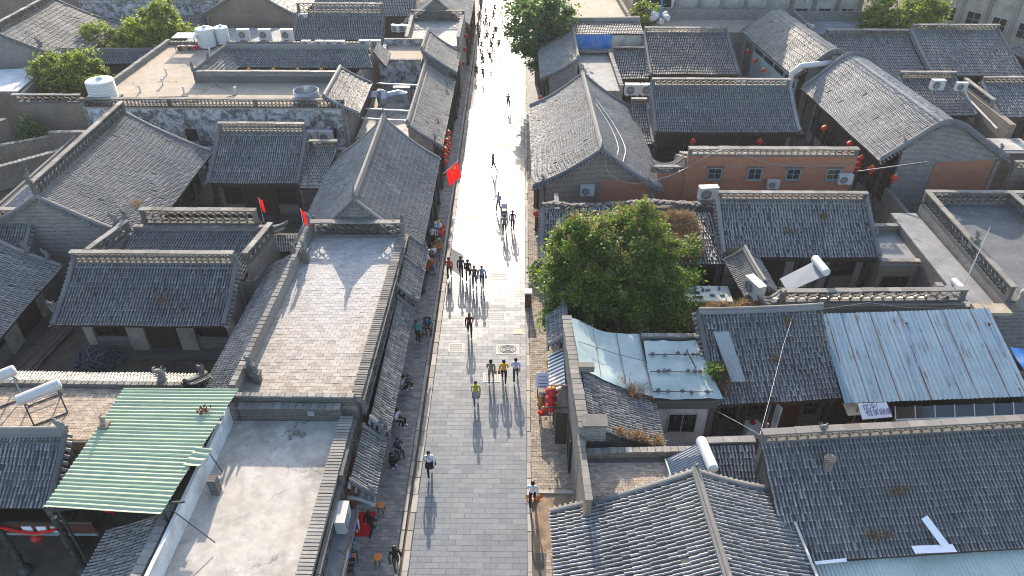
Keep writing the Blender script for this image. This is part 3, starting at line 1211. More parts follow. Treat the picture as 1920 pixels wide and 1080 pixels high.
def brick_floor(parent, P, z, bw=.36, bh=.2, mat='brick_floor', name='floor_brick', parts=300, gap=.012, h=.03, zj=.004):
    """running-bond bricks over the quad P (a, b along the rows)"""
    a, b, c, d = [np.asarray(p, float)[:2] for p in P]
    L, Wd = np.linalg.norm(b - a), np.linalg.norm(d - a)
    nr = int(Wd / bh)
    cells = []
    for j in range(nr):
        t0, t1 = j / nr, (j + 1) / nr
        nc = max(2, int(round(np.linalg.norm((b - a) * (1 - t0) + (c - d) * t0) / bw)))
        edges = (np.arange(nc + 1) - (.5 if j % 2 else 0)) / nc
        edges = np.clip(np.append(edges, 1.0), 0, 1)
        for k in range(len(edges) - 1):
            if edges[k + 1] - edges[k] > .02:
                cells.append((edges[k], edges[k + 1], t0, t1))
    cells = np.array(cells)

    def pt(u, t):
        top = a + (b - a) * u[:, None]
        bot = d + (c - d) * u[:, None]
        return top + (bot - top) * t[:, None]
    gu, gt = gap / L / 2, gap / Wd / 2
    u0, u1, t0, t1 = cells[:, 0] + gu, cells[:, 1] - gu, cells[:, 2] + gt, cells[:, 3] - gt
    q = np.stack([pt(u0, t0), pt(u1, t0), pt(u1, t1), pt(u0, t1)], axis=1)
    zz = z + h + rng.normal(0, zj, len(q))
    dist = np.linalg.norm(q.mean(axis=1), axis=1)
    cen = np.column_stack([q.mean(axis=1), np.full(len(q), z)]) - [0, 0, CAM_H]
    f, x, y = cen @ FWD, cen @ RGT, cen @ UPV
    vis = (np.abs(x / f) < 960 / FPX) & (np.abs(y / f) < 540 / FPX)
    order = np.where(vis)[0][np.argsort(dist[vis])][:parts] if parts else np.array([], int)
    rest = np.setdiff1d(np.arange(len(q)), order)
    area = q[0]
    ccw = np.cross(area[1] - area[0], area[2] - area[0]) > 0
    mb = MB()
    F5 = np.array([[4, 5, 6, 7], [0, 1, 5, 4], [1, 2, 6, 5], [2, 3, 7, 6], [3, 0, 4, 7]])
    if not ccw:
        F5 = F5[:, ::-1]
    vs = np.concatenate([np.concatenate([q[rest], np.full((len(rest), 4, 1), z)], axis=2), np.concatenate([q[rest], np.repeat(zz[rest], 4).reshape(-1, 4, 1)], axis=2)], axis=1)
    ff = (np.arange(len(rest)) * 8)[:, None, None] + F5[None]
    if len(rest):
        mb.add(vs.reshape(-1, 3), ff.reshape(-1, 4), 0, np.repeat(rng.random(len(rest)), 5))
        mb.build(name + 's', mat, parent, kind='stuff', uv=False)
    o0 = ORI[parent.name]
    if len(order):
        unit = MB()
        v = np.array([[-.5, -.5, 0], [.5, -.5, 0], [.5, .5, 0], [-.5, .5, 0], [-.5, -.5, 1], [.5, -.5, 1], [.5, .5, 1], [-.5, .5, 1]])
        unit.add(v, np.array([[4, 5, 6, 7], [0, 1, 5, 4], [1, 2, 6, 5], [2, 3, 7, 6], [3, 0, 4, 7]]), 0, np.zeros(5))
        me = unit.mesh(name, mat, uv=False)
        for i in order:
            c_ = q[i].mean(axis=0)
            ux = (q[i][1] + q[i][2] - q[i][0] - q[i][3]) / 2
            uy = (q[i][3] + q[i][2] - q[i][0] - q[i][1]) / 2
            if ux[0] * uy[1] - ux[1] * uy[0] < 0:
                uy = -uy
            ob = bpy.data.objects.new(name, me)
            ob.matrix_basis = Matrix(((ux[0], uy[0], 0, c_[0] - o0[0]), (ux[1], uy[1], 0, c_[1] - o0[1]), (0, 0, zz[i] - z, z - o0[2]), (0, 0, 0, 1)))
            COL.objects.link(ob)
            ob.parent = parent


def corrugated(parent, A, B, C, D, mat, pitch=.18, amp=.03, along='v', panels=4, name='metal_sheet', gap=.01, lift=0.0):
    """wavy sheets over quad A-B / C-D; ribs run along v (A->C) or along u (A->B); panels split across the ribs"""
    A, B, C, D = [np.asarray(x, float) for x in (A, B, C, D)]
    if along == 'u':
        A, B, C, D = A, C, B, D
    # ribs from A->C, panels split from A to B
    L = np.linalg.norm(B - A)
    n = max(panels * 2, int(L / pitch))
    for p in range(panels):
        k0, k1 = p * n / panels, (p + 1) * n / panels
        m = int((k1 - k0) * 6) + 1
        us = np.linspace(k0, k1 + .12, m) / n
        hgt = amp * np.clip(2.2 * np.cos(us * n * 2 * math.pi), -1, 1) + .004 * (p % 2) + lift
        top = A + (B - A) * us[:, None]
        bot = C + (D - C) * us[:, None]
        nrmv = nrm(np.cross(B - A, C - A))
        nrmv = nrmv if nrmv[2] > 0 else -nrmv
        rows = 5
        vs = []
        for r_ in range(rows):
            t = r_ / (rows - 1)
            vs.append(top + (bot - top) * t + nrmv * (hgt[:, None] + .012 * np.sin(3 * us[:, None] * L + 5 * t)))
        V = np.vstack(vs)
        f = np.array([[r_ * m + i, r_ * m + i + 1, (r_ + 1) * m + i + 1, (r_ + 1) * m + i] for r_ in range(rows - 1) for i in range(m - 1)])
        if np.cross(B - A, C - A)[2] < 0:
            f = f[:, ::-1]
        Vb = V - nrmv * .006
        mb = MB()
        mb.add(np.vstack([V, Vb]), np.vstack([f, f[:, ::-1] + len(V)]))
        o = mb.build(name, mat, parent, smooth=False)
        ul = o.data.uv_layers['UVMap']
        lp = np.empty(len(o.data.loops), np.int32)
        o.data.loops.foreach_get('vertex_index', lp)
        lp = lp % len(V)
        H = np.linalg.norm(C - A)
        uvv = np.column_stack([us[lp % m] * L, (lp // m) / (rows - 1) * H])
        ul.data.foreach_set('uv', uvv.ravel().astype(np.float32))


# ================================================================== THE SETTING
def struct(o):
    o['kind'] = 'structure'
    return o


def sheet(name, pts, z, mat, loc=(0, 0, 0)):
    pts = [np.asarray(p, float)[:2] for p in pts]
    mb = MB()
    mb.add([[*p, z] for p in pts], [list(range(len(pts)))])
    return mb.build(name, mat, None, loc=loc)


def fx(x0, x1, yr, zr, ye, ze):
    return (x0, yr, zr), (x1, yr, zr), (x0, ye, ze), (x1, ye, ze)


def fy(y0, y1, xr, zr, xe, ze):
    return (xr, y0, zr), (xr, y1, zr), (xe, y0, ze), (xe, y1, ze)


def xl(y):
    return -4.85 - .0035 * (y - 20)


XR = .47
struct(sheet('ground', [(-250, -200), (250, -200), (250, 300), (-250, 300)], -.10, 'dirt'))
street = struct(sheet('street', [(xl(10), 10), (XR, 10), (XR, 130), (xl(130), 130)], -.034, 'joint'))
brick_floor(street, [(xl(10), 10), (XR, 10), (XR, 130), (xl(130), 130)], -.03, .66, .30, 'street_stone', 'paving_slab', 300, .011, .03, .0015)


def kerb(name, x0, x1, w, z, y0=10, y1=120, st=1.05, mat='kerb_stone'):
    base = struct(sheet(name, [(x0(y0) - .02, y0), (x0(y0) + w + .02, y0), (x0(y1) + w + .02, y1), (x0(y1) - .02, y1)], -.02, 'joint'))
    n = int((y1 - y0) / st)
    shapes = []
    for k in range(3):
        mb = MB()
        mb.box((0, 0, z / 2), (w * (1 - .03 * k), st - .02 - .02 * k, z))
        shapes.append(mb.mesh('kerb_stone', mat))
    for i in range(n):
        y = y0 + (i + .5) * st
        ob = bpy.data.objects.new('kerb_stone', shapes[i % 3])
        ob.location = (x0(y) + w / 2 + random.gauss(0, .008), y, -.018 + random.gauss(0, .005))
        ob.rotation_euler = (0, 0, R(.2) + random.gauss(0, .004))
        COL.objects.link(ob)
        ob.parent = base
    return base


kerb('kerb_left', lambda y: xl(y) - .30, None, .27, .05)
kerb('kerb_left_outer', lambda y: xl(y) - .60, None, .17, .10)
kerb('kerb_right', lambda y: XR + .02, None, .20, .06)

swl = struct(sheet('sidewalk_left', [(-8.2, 10), (xl(10) - .62, 10), (xl(120) - .62, 120), (-8.2, 120)], .045, 'joint'))
brick_floor(swl, [(-8.2, 10), (xl(10) - .63, 10), (xl(120) - .63, 120), (-8.2, 120)], .05, .36, .20, 'sidewalk', 'paver', 0, .014, .03)
swr = struct(sheet('sidewalk_right', [(XR + .24, 23.9), (2.75, 23.9), (2.75, 66), (XR + .24, 66)], .02, 'joint'))
brick_floor(swr, [(XR + .24, 23.9), (2.75, 23.9), (2.75, 66), (XR + .24, 66)], .025, .30, .17, 'paver', 'paving_brick', 0, .016, .035)
swn = struct(sheet('sidewalk_near', [(XR + .24, 10), (2.1, 10), (2.1, 20.6), (XR + .24, 20.6)], .02, 'joint'))
brick_floor(swn, [(XR + .24, 10), (1.9, 10), (1.9, 20.6), (XR + .9, 20.6)], .025, .30, .17, 'paver', 'paving_brick', 0, .016, .035)
sws = struct(sheet('sidewalk_far', [(XR + .24, 66.1), (4.0, 66.1), (4.0, 130), (XR + .24, 130)], .03, 'concrete_grey'))
dp = MB()
_n = 14
_vv = [(.72 + 2.05 * i / _n, 20.4 + 3.4 * j / _n, .03 + .05 * math.sin(i * .9 + j * .5) * math.sin(j * .7) + .035 * rng.random() * (0 < i < _n) * (0 < j < _n)) for j in range(_n + 1) for i in range(_n + 1)]
dp.add(_vv, [[j * (_n + 1) + i, j * (_n + 1) + i + 1, (j + 1) * (_n + 1) + i + 1, (j + 1) * (_n + 1) + i] for j in range(_n) for i in range(_n)])
struct(dp.build('dirt_patch', 'dirt_tan', None, smooth=True))
step = struct(MB().box((1.75, 23.82, .04), (2.0, .16, .16)).build('sidewalk_step', 'kerb_stone'))

# ================================================================== LEFT SIDE, near
# flat concrete roof over the shop with the red carpet
shopA, flA, PA = flat_house('flat_roof_shop', 'flat pale concrete roof in the lower left, white wall along its left edge', [(-13.7, 13.5, 4.3), (-8.2, 13.5, 4.3), (-8.15, 24.45, 4.3), (-13.3, 24.45, 4.3)], 4.3, 'concrete', 'brick',
                            [None, None, None, None], raw=True)
parapet(shopA, (-8.05, 13.5), (-7.95, 24.4), 4.30, .42, .5, 'brick', capw=.62, capstep=.17)
parapet(shopA, (-13.35, 24.6), (-8.2, 24.6), 4.302, .85, .26, 'brick_dark')
mb = MB(); mb.seg((-13.62, 13.5), (-13.36, 24.3), 4.25, 5.35, .16); mb.build('white_wall', 'plaster_white', shopA)
lattice(shopA, (-7.64, 13.6), (-7.64, 21.0), 3.3, .9, th=.16, rows=1, capmat='lattice', capw=.2)
lattice(shopA, (-7.60, 21.0), (-7.60, 24.3), 3.9, .7, th=.16, rows=1, capmat='lattice', capw=.2)
# ledge slab over the entrance, with its supports and dark shopfront below
MB().box((-7.35, 16.75, 3.05), (.95, 7.3, .16)).build('ledge', 'concrete_grey', shopA)
MB().box((-6.93, 16.75, 3.16), (.10, 7.3, .12)).build('ledge_kerb', 'brick_dark', shopA)
MB().seg((-7.9, 13.6), (-7.9, 24.3), .1, 2.95, .12).build('shopfront', 'wood_dark', shopA)
for k in range(5):
    y = 14.2 + k * 2.0
    door_part(shopA, (-7.84, y), (-7.84, y + 1.6), .15, 2.6, (1, 0), 'wood_red')
S = Slope((-7.25, 21.05, 4.15), (-7.25, 24.25, 4.15), (-6.25, 21.05, 3.25), (-6.25, 24.25, 3.25), .25)
roof_slope(shopA, S, .235, .34, 'tile_brown', parts=60)
verge(shopA, S, 0.0, .24, .2); verge(shopA, S, 1.0, .24, .2)
finial(shopA, (-6.35, 21.0, 3.5), .55, 0)
finial(shopA, (-6.4, 24.35, 3.55), .55, 0)
MB().tube([(-7.4, 20.85, 3.35), (-6.9, 20.8, 3.32), (-6.45, 20.75, 3.12), (-6.25, 20.75, 2.95)], .09, 8).build('drain_pipe', 'metal_grey', shopA)
MB().box((-13.1, 18.6, 4.32), (.01, .01, .01)) 
mb = MB()
for k in range(14):
    x = -12.6 + k * .30
    mb.box((x, 22.3 + random.gauss(0, .02), 4.303), (.035, .30, .006), .05)
# long terrace with brick floor
shopB, flB, PB = flat_house('terrace_shop', 'long brick-floored roof terrace with pierced far parapet beside the street', [(-13.35, 24.9, 5.0), (-7.55, 24.9, 5.0), (-7.25, 39.5, 5.0), (-13.0, 39.5, 5.0)], 5.0, 'joint', 'brick',
                            [None, None, None, None], raw=True)
brick_floor(flB, [(-13.2, 25.05), (-7.75, 25.05), (-7.45, 39.3), (-12.85, 39.3)], 5.002, .40, .24, 'brick_floor', 'floor_brick', 300, .012, .025)
lattice(shopB, (-13.0, 39.45), (-7.1, 39.45), 5.0, 1.15, rows=2, base=.2, capw=.42)
parapet(shopB, (-13.3, 25.2), (-13.0, 39.3), 5.0, .85, .26, 'brick', capw=.30)
parapet(shopB, (-7.55, 25.0), (-7.25, 39.3), 5.0, .34, .40, 'brick', capw=.5, capstep=.17)
lattice(shopB, (-7.28, 25.0), (-6.98, 39.4), 4.15, 1.0, th=.14, rows=1, capmat='lattice', capw=.2)
parapet(shopB, (-13.3, 24.95), (-7.6, 24.95), 5.0, .5, .2, 'brick_dark', capw=.26)
for (x, y, h) in ((-12.9, 26.6, 1.5), (-12.62, 36.6, 1.6), (-12.55, 26.3, 1.2)):
    mbp = MB(); mbp.box((x, y, 5.0 + h * .25), (.34, .34, h * .5)); mbp.box((x, y, 5.0 + h * .52), (.44, .44, .1)); mbp.build('finial_post', 'lattice', shopB)
    finial(shopB, (x, y, 5.0 + h * .56), h * .5, 1.2)
for (x, y) in ((-13.0, 39.4), (-7.2, 39.4), (-13.05, 36.0)):
    finial(shopB, (x, y, 6.1), .75, 1.5)
S = Slope((-6.98, 24.75, 4.2), (-6.95, 34.3, 4.2), (-6.15, 24.75, 3.3), (-6.12, 34.3, 3.3), .25)
roof_slope(shopB, S, .235, .34, 'tile_brown', parts=200)
verge(shopB, S, 0.0, .24, .2); verge(shopB, S, 1.0, .24, .2)
finial(shopB, (-6.3, 24.7, 3.6), .6, 0)
finial(shopB, (-6.5, 24.75, 3.9), .6, .4)
S = Slope((-6.95, 34.55, 4.75), (-6.88, 39.9, 4.75), (-5.85, 34.55, 3.7), (-5.8, 39.9, 3.7), .25)
roof_slope(shopB, S, .235, .34, 'tile_brown', parts=0)
for u in (0.0, .55, 1.0):
    verge(shopB, S, u, .22, .22)
    p = S.at(u, .8); finial(shopB, p + np.array([0, 0, .15]), .5, 0)
MB().seg((-7.05, 25), (-6.85, 39.8), .1, 3.2, .16).build('shopfront', 'wood_red', shopB)
for k in range(7):
    y = 25.4 + k * 2.05
    door_part(shopB, (-6.94 + .012 * k, y), (-6.94 + .012 * k, y + 1.7), .15, 2.7, (1, 0), 'wood_dark')
MB().seg((-6.3, 24.9), (-6.25, 34.2), 2.95, 3.2, .14).build('lintel_beam', 'wood_red', shopB)
# west slope of the terrace building
S = Slope((-13.5, 25.3, 4.85), (-13.3, 38.6, 4.85), (-16.1, 25.3, 3.3), (-15.7, 38.6, 3.3), .2)
roof_slope(shopB, S, .235, .34, 'tile', parts=0)
MB().seg((-15.4, 25.4), (-15.1, 38.5), 0, 3.3, .2).build('yard_wall', 'brick_dark', shopB)

# green sheet over the passage, brick terrace with heaters, gallery courtyard bottom left
gs = thing('corrugated_canopy', 'light green corrugated sheet canopy sloping over the lower left courtyard', 'canopy', (-16, 21.5, 0))
corrugated(gs, (-18.55, 25.35, 5.45), (-12.8, 24.75, 6.05), (-18.9, 18.7, 5.35), (-13.75, 17.95, 5.95), 'sheet_green', .20, .026, 'u', 7, 'roof_sheet')
corrugated(gs, (-13.5, 21.2, 6.02), (-12.75, 21.1, 6.05), (-13.7, 20.3, 6.0), (-13.0, 20.2, 6.02), 'sheet_green', .27, .035, 'u', 1, 'roof_sheet', lift=.05)
mb = MB()
for (x, y) in ((-18.4, 25.1), (-13.0, 24.5), (-18.7, 19.0), (-13.9, 18.3), (-13.4, 21.5)):
    z1 = 5.3 if x < -16 else 5.85
    MB().beam((x, y, 0.0 if x < -14.5 else 4.3), (x, y, z1), .09).build('post', 'metal_dark', gs)
for y in (18.6, 20.8, 23.0, 24.8):
    MB().beam((-18.7, y, 5.26), (-13.1, y, 5.86), .07, .1).build('purlin', 'metal_dark', gs)
MB().beam((-13.7, 18.4, 5.8), (-11.9, 17.7, 4.5), .035).build('brace', 'metal_dark', gs)
MB().beam((-13.4, 21.6, 5.8), (-12.8, 21.3, 4.4), .035).build('brace', 'metal_dark', gs)
MB().box((-12.75, 20.3, 4.75), (.35, .35, .9)).build('chimney_block', 'brick_dark', gs)

tB, flT, PT = flat_house('brick_terrace_house', 'beige brick terrace with two tank frames at the left edge', [(-28.5, 22.75, 4.6), (-17.2, 22.75, 4.6), (-17.0, 26.25, 4.6), (-28.5, 26.35, 4.6)], 4.6, 'joint', 'brick_brown', [None] * 4, raw=True)
brick_floor(flT, [(-28.4, 22.9), (-17.3, 22.9), (-17.1, 26.15), (-28.4, 26.25)], 4.602, .30, .16, 'brick_floor_tan', 'floor_brick', 0, .012, .02)
S = Slope((-28.5, 26.55, 4.75), (-16.2, 26.45, 4.75), (-28.5, 28.6, 3.4), (-16.2, 28.5, 3.4), .2)
roof_slope(tB, S, .25, .34, 'tile_brown')
verge(tB, S, 1.0, .26, .28)
parapet(tB, (-28.5, 26.4), (-16.3, 26.3), 4.6, .25, .2, 'ridge', capw=.24)
finial(tB, (-17.35, 26.5, 4.8), 1.1, 1.2, 'coping')
finial(tB, (-16.2, 28.1, 3.9), .7, 1.2)
MB().box((-18.35, 22.95, 5.1), (.42, .42, 1.0)).build('chimney_block', 'brick_brown', tB)
finial(tB, (-18.35, 22.95, 5.55), .7, 2.0, 'coping')
MB().seg((-28.4, 28.1), (-16.3, 28.0), 0, 3.4, .2).build('yard_wall', 'brick_dark', tB)

gal, S, _ = house('gallery_house', 'dark tiled hall with carved columns and red-panelled balcony, bottom left corner', *fx(-27, -19.75, 22.3, 5.6, 19.75, 3.9), raw=True, ridge='plain', rh=.5, front=None, mat='tile_dark', pitch=.25, tl=.32, parts=120,
                 wall='brick_dark', orn=(0, 1), ornh=.9)
MB().box((-23.3, 20.6, 2.45), (7.6, 2.2, .18)).build('balcony_floor', 'wood_dark', gal)
MB().box((-22.6, 19.45, 3.22), (9.2, .12, .12)).build('balcony_rail', 'wood_dark', gal)
MB().box((-22.6, 19.45, 2.55), (9.2, .14, .14)).build('balcony_beam', 'wood_teal', gal)
MB().box((-22.6, 19.45, 2.88), (9.2, .06, .52)).build('balcony_panel', 'wood_red', gal)
for k in range(9):
    x = -24.6 + k * .62
    if k != 5:
        MB().box((x, 19.40, 2.88), (.42, .04, .36)).build('painted_panel', 'board_white', gal)
for (x, y) in ((-24.8, 19.3), (-22.0, 19.3), (-19.35, 19.3)):
    mb = MB(); mb.lathe((x, y, 0), [(.3, 0), (.3, .12), (.22, .26), (.13, .3), (.14, 1.0), (.11, 1.6), (.14, 2.2), (.12, 2.9), (.15, 3.4), (.12, 3.85)], 12)
    for j in range(18):
        a_ = j * 2.4; z_ = .45 + j * .185
        mb.box((x + .13 * math.cos(a_), y + .13 * math.sin(a_), z_), (.10, .10, .13), a_)
    mb.build('carved_column', 'metal_dark', gal)
MB().seg((-26.8, 21.7), (-19.9, 21.7), 0, 5.0, .2).build('front_wall', 'wood_dark', gal)
for k in range(4):
    window_part(gal, (-26.2 + k * 1.7, 21.58), (-24.9 + k * 1.7, 21.58), 3.0, 4.4, (0, -1), 'wood_red', bars=(4, 3))
for k in range(2):
    pts = [(-24.6 + k * 2.75 + .25 * i, 19.28, 3.15 - .38 * math.sin(math.pi * i / 10)) for i in range(11)]
    MB().tube(pts, .07, 6).build('garland', 'cloth_red', gal)
sl, S, _ = house('lean_to_roof', 'narrow tiled roof falling left behind the white wall, bottom left', *fy(12.5, 18.95, -14.35, 4.75, -17.0, 3.55), raw=True, ridge=None, front=None, gables=(0, 0), verges=(0, 0), mat='tile_brown', pitch=.235, parts=150, wall='brick_dark', cat='roof')
parapet(sl, (-14.2, 12.5), (-14.05, 19.1), 4.3, .75, .34, 'brick_brown', capw=.42)
MB().seg((-16.5, 12.5), (-16.5, 18.9), 0, 3.5, .2).build('yard_wall', 'brick_dark', sl)

# ================================================================== LEFT SIDE, middle
h6, S6, _ = house('courtyard_hall', 'dark tiled hall with pierced ridge facing the courtyard with the tile heap', *fx(-26.2, -16.6, 36.1, 5.25, 32.45, 3.45), raw=True, rh=.85, rrows=2, mat='tile_dark', bays=3, inset=1.85, pitch=.25, tl=.32, wall='brick', orn=(0, 0), door_at=(1,), frontz0=.12, posts=False, parts=0)
finial(h6, (-26.4, 33.2, 3.9), .8, 1.0); finial(h6, (-16.75, 33.9, 4.4), .8, 2.0); finial(h6, (-16.6, 36.2, 5.3), .7, 0)
h7, fl7, P7 = flat_house('low_wing', 'low tiled wing walled by pierced parapets behind the courtyard hall', [(-25.7, 36.9, 3.6), (-16.0, 36.6, 3.6), (-15.6, 40.5, 3.6), (-24.9, 40.6, 3.6)], 3.6, 'concrete_grey', 'brick', [None] * 4, raw=True)
S = Slope((-24.6, 40.4, 4.75), (-16.2, 40.4, 4.75), (-25.0, 36.6, 3.75), (-16.6, 36.6, 3.75), .15)
roof_slope(h7, S, .25, .32, 'tile_dark')
lattice(h7, (-24.0, 40.75), (-16.6, 40.75), 5.05, 1.15, rows=2, base=.18, capw=.42)
parapet(h7, (-24.6, 40.55), (-16.0, 40.55), 3.6, 1.45, .26, 'brick', capw=.3)
lattice(h7, (-25.75, 37.0), (-24.85, 40.4), 4.75, .85, rows=1, capw=.36)
parapet(h7, (-25.75, 37.0), (-24.85, 40.4), 3.6, 1.15, .24, 'brick', cap=False)
lattice(h7, (-16.25, 36.7), (-15.65, 40.2), 4.75, .85, rows=1, capw=.36)
parapet(h7, (-16.25, 36.7), (-15.65, 40.2), 0.0, 4.75, .24, 'brick', cap=False)
finial(h7, (-25.0, 40.6, 5.5), .9, 1.6)

h8, S8, _ = house('west_hall', 'hall at the left edge, striped sunlit roof falling right to white piers', *fy(30.5, 38.2, -33.2, 6.2, -28.6, 3.45), raw=True, ridge='plain', front='piers', bays=2, inset=1.9, frontz0=.12, mat='tile_brown', pitch=.25, tl=.34, posts=False, back=4.0)
finial(h8, (-30.2, 38.0, 4.6), .9, 0); finial(h8, (-29.2, 38.1, 4.1), .8, 0)
h8b, S8b, _ = house('corner_roof', 'dark tiled roof piece with pierced ridge at the left edge below the big roof', *fx(-35, -30.9, 40.6, 5.7, 38.7, 4.4), raw=True, rh=.6, front=None, mat='tile_dark', verges=(0, 1))

h9, S9, S9b = house('great_hall', 'largest roof on the left, long white pierced ridge running diagonally', *fy(40.0, 52.8, -29.7, 7.4, -23.9, 4.2), raw=True, back=4.4, bz=5.0, rh=1.05, rrows=2, mat='tile', bays=4, pitch=.25, tl=.36, orn=(1, 0), ornh=.9, front='dark', inset=1.3)
finial(h9, (-25.6, 40.4, 5.2), 1.0, 0); finial(h9, (-24.6, 42.0, 4.6), .9, 0)
h10, S10, _ = house('north_hall', 'small dark tiled hall with pierced ridge between the great roof and the street gable', *fx(-23.0, -16.4, 53.1, 5.85, 48.9, 3.65), raw=True, rh=.8, rrows=2, mat='tile', bays=3, inset=1.2, pitch=.25, tl=.36, orn=(0, 0), front='dark')
finial(h10, (-16.9, 51.0, 5.0), .9, 0)
S = Slope((-16.2, 52.6, 4.7), (-14.0, 52.6, 4.7), (-16.2, 48.6, 3.4), (-14.6, 48.6, 3.4), .15)
roof_slope(h10, S, .25, .36, 'tile')
lattice(h10, (-16.2, 52.8), (-14.0, 52.8), 4.7, .6)
MB().seg((-16.2, 49.5), (-14.6, 49.5), 0, 3.3, .2).build('side_wall', 'brick_dark', h10)
# small gate between the yards
gate = thing('yard_gate', 'small curled gate roof with a red flag on the far courtyard wall', 'gate', (-16.9, 42.5, 0))
MB().seg((-19.5, 42.4), (-14.6, 42.4), 0, 3.3, .3).build('gate_wall', 'brick_dark', gate)
pts = [(-18.1 + .26 * i, 42.4, 3.55 + .045 * (i - 5) ** 2 * .35) for i in range(11)]
for dy in (-.38, 0, .38):
    MB().sweep([(p[0], p[1] + dy, p[2] + (.16 if dy == 0 else 0)) for p in pts], .34, .18).build('gate_roof', 'ridge', gate)
finial(gate, (-17.3, 42.4, 3.9), .8, 0)
S = Slope((-16.4, 42.0, 3.5), (-14.4, 42.0, 3.5), (-16.0, 40.8, 3.0), (-14.2, 40.8, 3.0), .1)
roof_slope(gate, S, .25, .34, 'tile')

h11, S11, S11b = house('street_gable_shop', 'curved gable roof beside the street, left of the national flag', *fy(39.95, 52.2, -10.1, 7.35, -6.15, 4.0), raw=True, back=4.3, bz=3.9, ridge='plain', rh=.55, mat='tile', pitch=.24, tl=.36, bays=5, inset=.7, front='dark', orn=(1, 1), ornh=.8, posts=True, sag=.3)
finial(h11, (-7.6, 40.0, 5.4), 1.0, 0); finial(h11, (-12.6, 40.0, 5.2), 1.0, 0)

# ================================================================== LEFT SIDE, far
h14, S14, _ = house('long_street_shop', 'long brown tiled shop roof with red lanterns falling to the street, left side', *fy(54.4, 68.6, -8.75, 5.9, -6.15, 4.0), raw=True, ridge='plain', rh=.4, mat='tile_brown', pitch=.24, tl=.4, bays=6, inset=.7, front='dark', K=4, orn=(0, 0))
for y in (54.6, 57.5, 66.0):
    finial(h14, (-6.7, y, 4.6), .5, 0)
h14b, _, _ = house('raised_street_shop', 'short higher brown roof just beyond the long lantern shop', *fy(68.7, 74.4, -9.1, 6.9, -6.0, 4.8), raw=True, ridge='plain', rh=.4, mat='tile_brown', pitch=.24, tl=.45, bays=2, inset=.7, front='dark', K=4, orn=(0, 0))
ft, _, _ = flat_house('walled_terrace_house', 'grey walled terrace on the left where the street is whitest', [(-11.6, 75.2, 5.2), (-6.1, 75.2, 5.2), (-6.1, 83.5, 5.2), (-11.9, 83.5, 5.2)], 5.2, 'concrete', 'brick', [None, ('wall', .9), ('lattice', 1.2, 2), ('wall', .9)], raw=True)
hg, _, _ = house('far_gable_shop', 'farthest gable roof on the left where the street leaves the picture', *fy(84.0, 98, -9.2, 7.4, -5.7, 4.6), raw=True, back=3.8, ridge='plain', mat='tile', pitch=.26, tl=.5, bays=4, inset=.6, front='dark', K=4)
tt, _, _ = flat_house('tan_link_house', 'small tan flat roof between the lantern shop and the inner court', [(-13.4, 69.5, 5.4), (-9.4, 69.5, 5.4), (-9.4, 75.0, 5.4), (-13.6, 75.0, 5.4)], 5.4, 'concrete_tan', 'brick_white', [('wall', .35), None, ('wall', .6), ('wall', .3)], raw=True)

inn, _, _ = flat_house('tan_roof_inn', 'wide tan flat roof with water tanks round a sunken lantern court', [(-35.6, 57.3, 6.0), (-14.2, 57.3, 6.0), (-14.0, 73.0, 6.0), (-34.6, 73.0, 6.0)], 6.0, 'concrete_tan', ['brick_white', 'brick', 'brick', 'brick'],
                         [('lattice', .75, 2), ('wall', .25), ('wall', .3), ('wall', .45)], raw=True)
# the sunken court: low roofs of four sides round a black slab painted as its shaded depth
MB().box((-20.8, 65.2, 6.03), (12.6, 1.9, .05)).build('court_shade_slab', 'shade_black', inn)
S = Slope((-26.8, 67.6, 7.5), (-13.9, 67.6, 7.5), (-25.2, 65.6, 6.35), (-13.2, 65.6, 6.35), .2)
roof_slope(inn, S, .24, .4, 'tile', K=4)
S = Slope((-28.0, 63.0, 6.95), (-26.8, 67.6, 7.5), (-25.6, 64.4, 6.3), (-25.2, 65.6, 6.35), .1)
roof_slope(inn, S, .24, .4, 'tile_brown', K=4)
S = Slope((-26.8, 67.7, 7.5), (-13.9, 67.7, 7.5), (-26.8, 69.0, 6.6), (-13.9, 69.0, 6.6), .1)
roof_slope(inn, S, .24, .4, 'tile', K=4)
MB().sweep([(-26.9, 67.6, 7.45), (-13.8, 67.6, 7.45)], .3, .35).build('ridge', 'ridge', inn)
MB().sweep([(-28.2, 63.0, 6.9), (-26.8, 67.6, 7.5)], .28, .3).build('ridge', 'ridge', inn)
lattice(inn, (-28.3, 62.9), (-15.2, 62.9), 6.0, 1.05, solid=True, base=.6, capmat='ridge', th=.24)
MB().seg((-28.3, 62.9), (-15.2, 62.9), 6.58, 6.98, .2).build('court_wall', 'brick', inn)
finial(inn, (-28.3, 62.9, 7.0), .9, 2); finial(inn, (-27.6, 65.0, 7.2), .8, 2)
S = Slope((-15.6, 56.9, 7.1), (-15.6, 63.4, 7.1), (-13.0, 56.9, 5.7), (-13.0, 63.4, 5.7), .2)
roof_slope(inn, S, .24, .4, 'tile_brown', K=4)
verge(inn, S, 0.0); verge(inn, S, 1.0)
MB().sweep([(-15.6, 56.8, 7.05), (-15.6, 63.5, 7.05)], .3, .35).build('ridge', 'ridge', inn)
S = Slope((-13.4, 67.4, 7.2), (-13.4, 70.0, 7.2), (-12.2, 66.4, 6.2), (-12.2, 70.0, 6.2), .2)
roof_slope(inn, S, .24, .4, 'tile_brown', K=4)
for k in range(9):
    x = -34.2 + k * 2.35
    if k in (3, 6):
        MB().box((x, 57.12, 3.7), (.95, .1, 1.0)).build('window', 'glass_dark', inn)
    elif k in (1, 5, 8):
        MB().box((x, 57.13, 3.9), (.6, .08, .8)).build('window', 'glass_dark', inn)
MB().box((-25, 57.0, 2.6), (21, .12, .14)).build('string_course', 'plaster_white', inn)
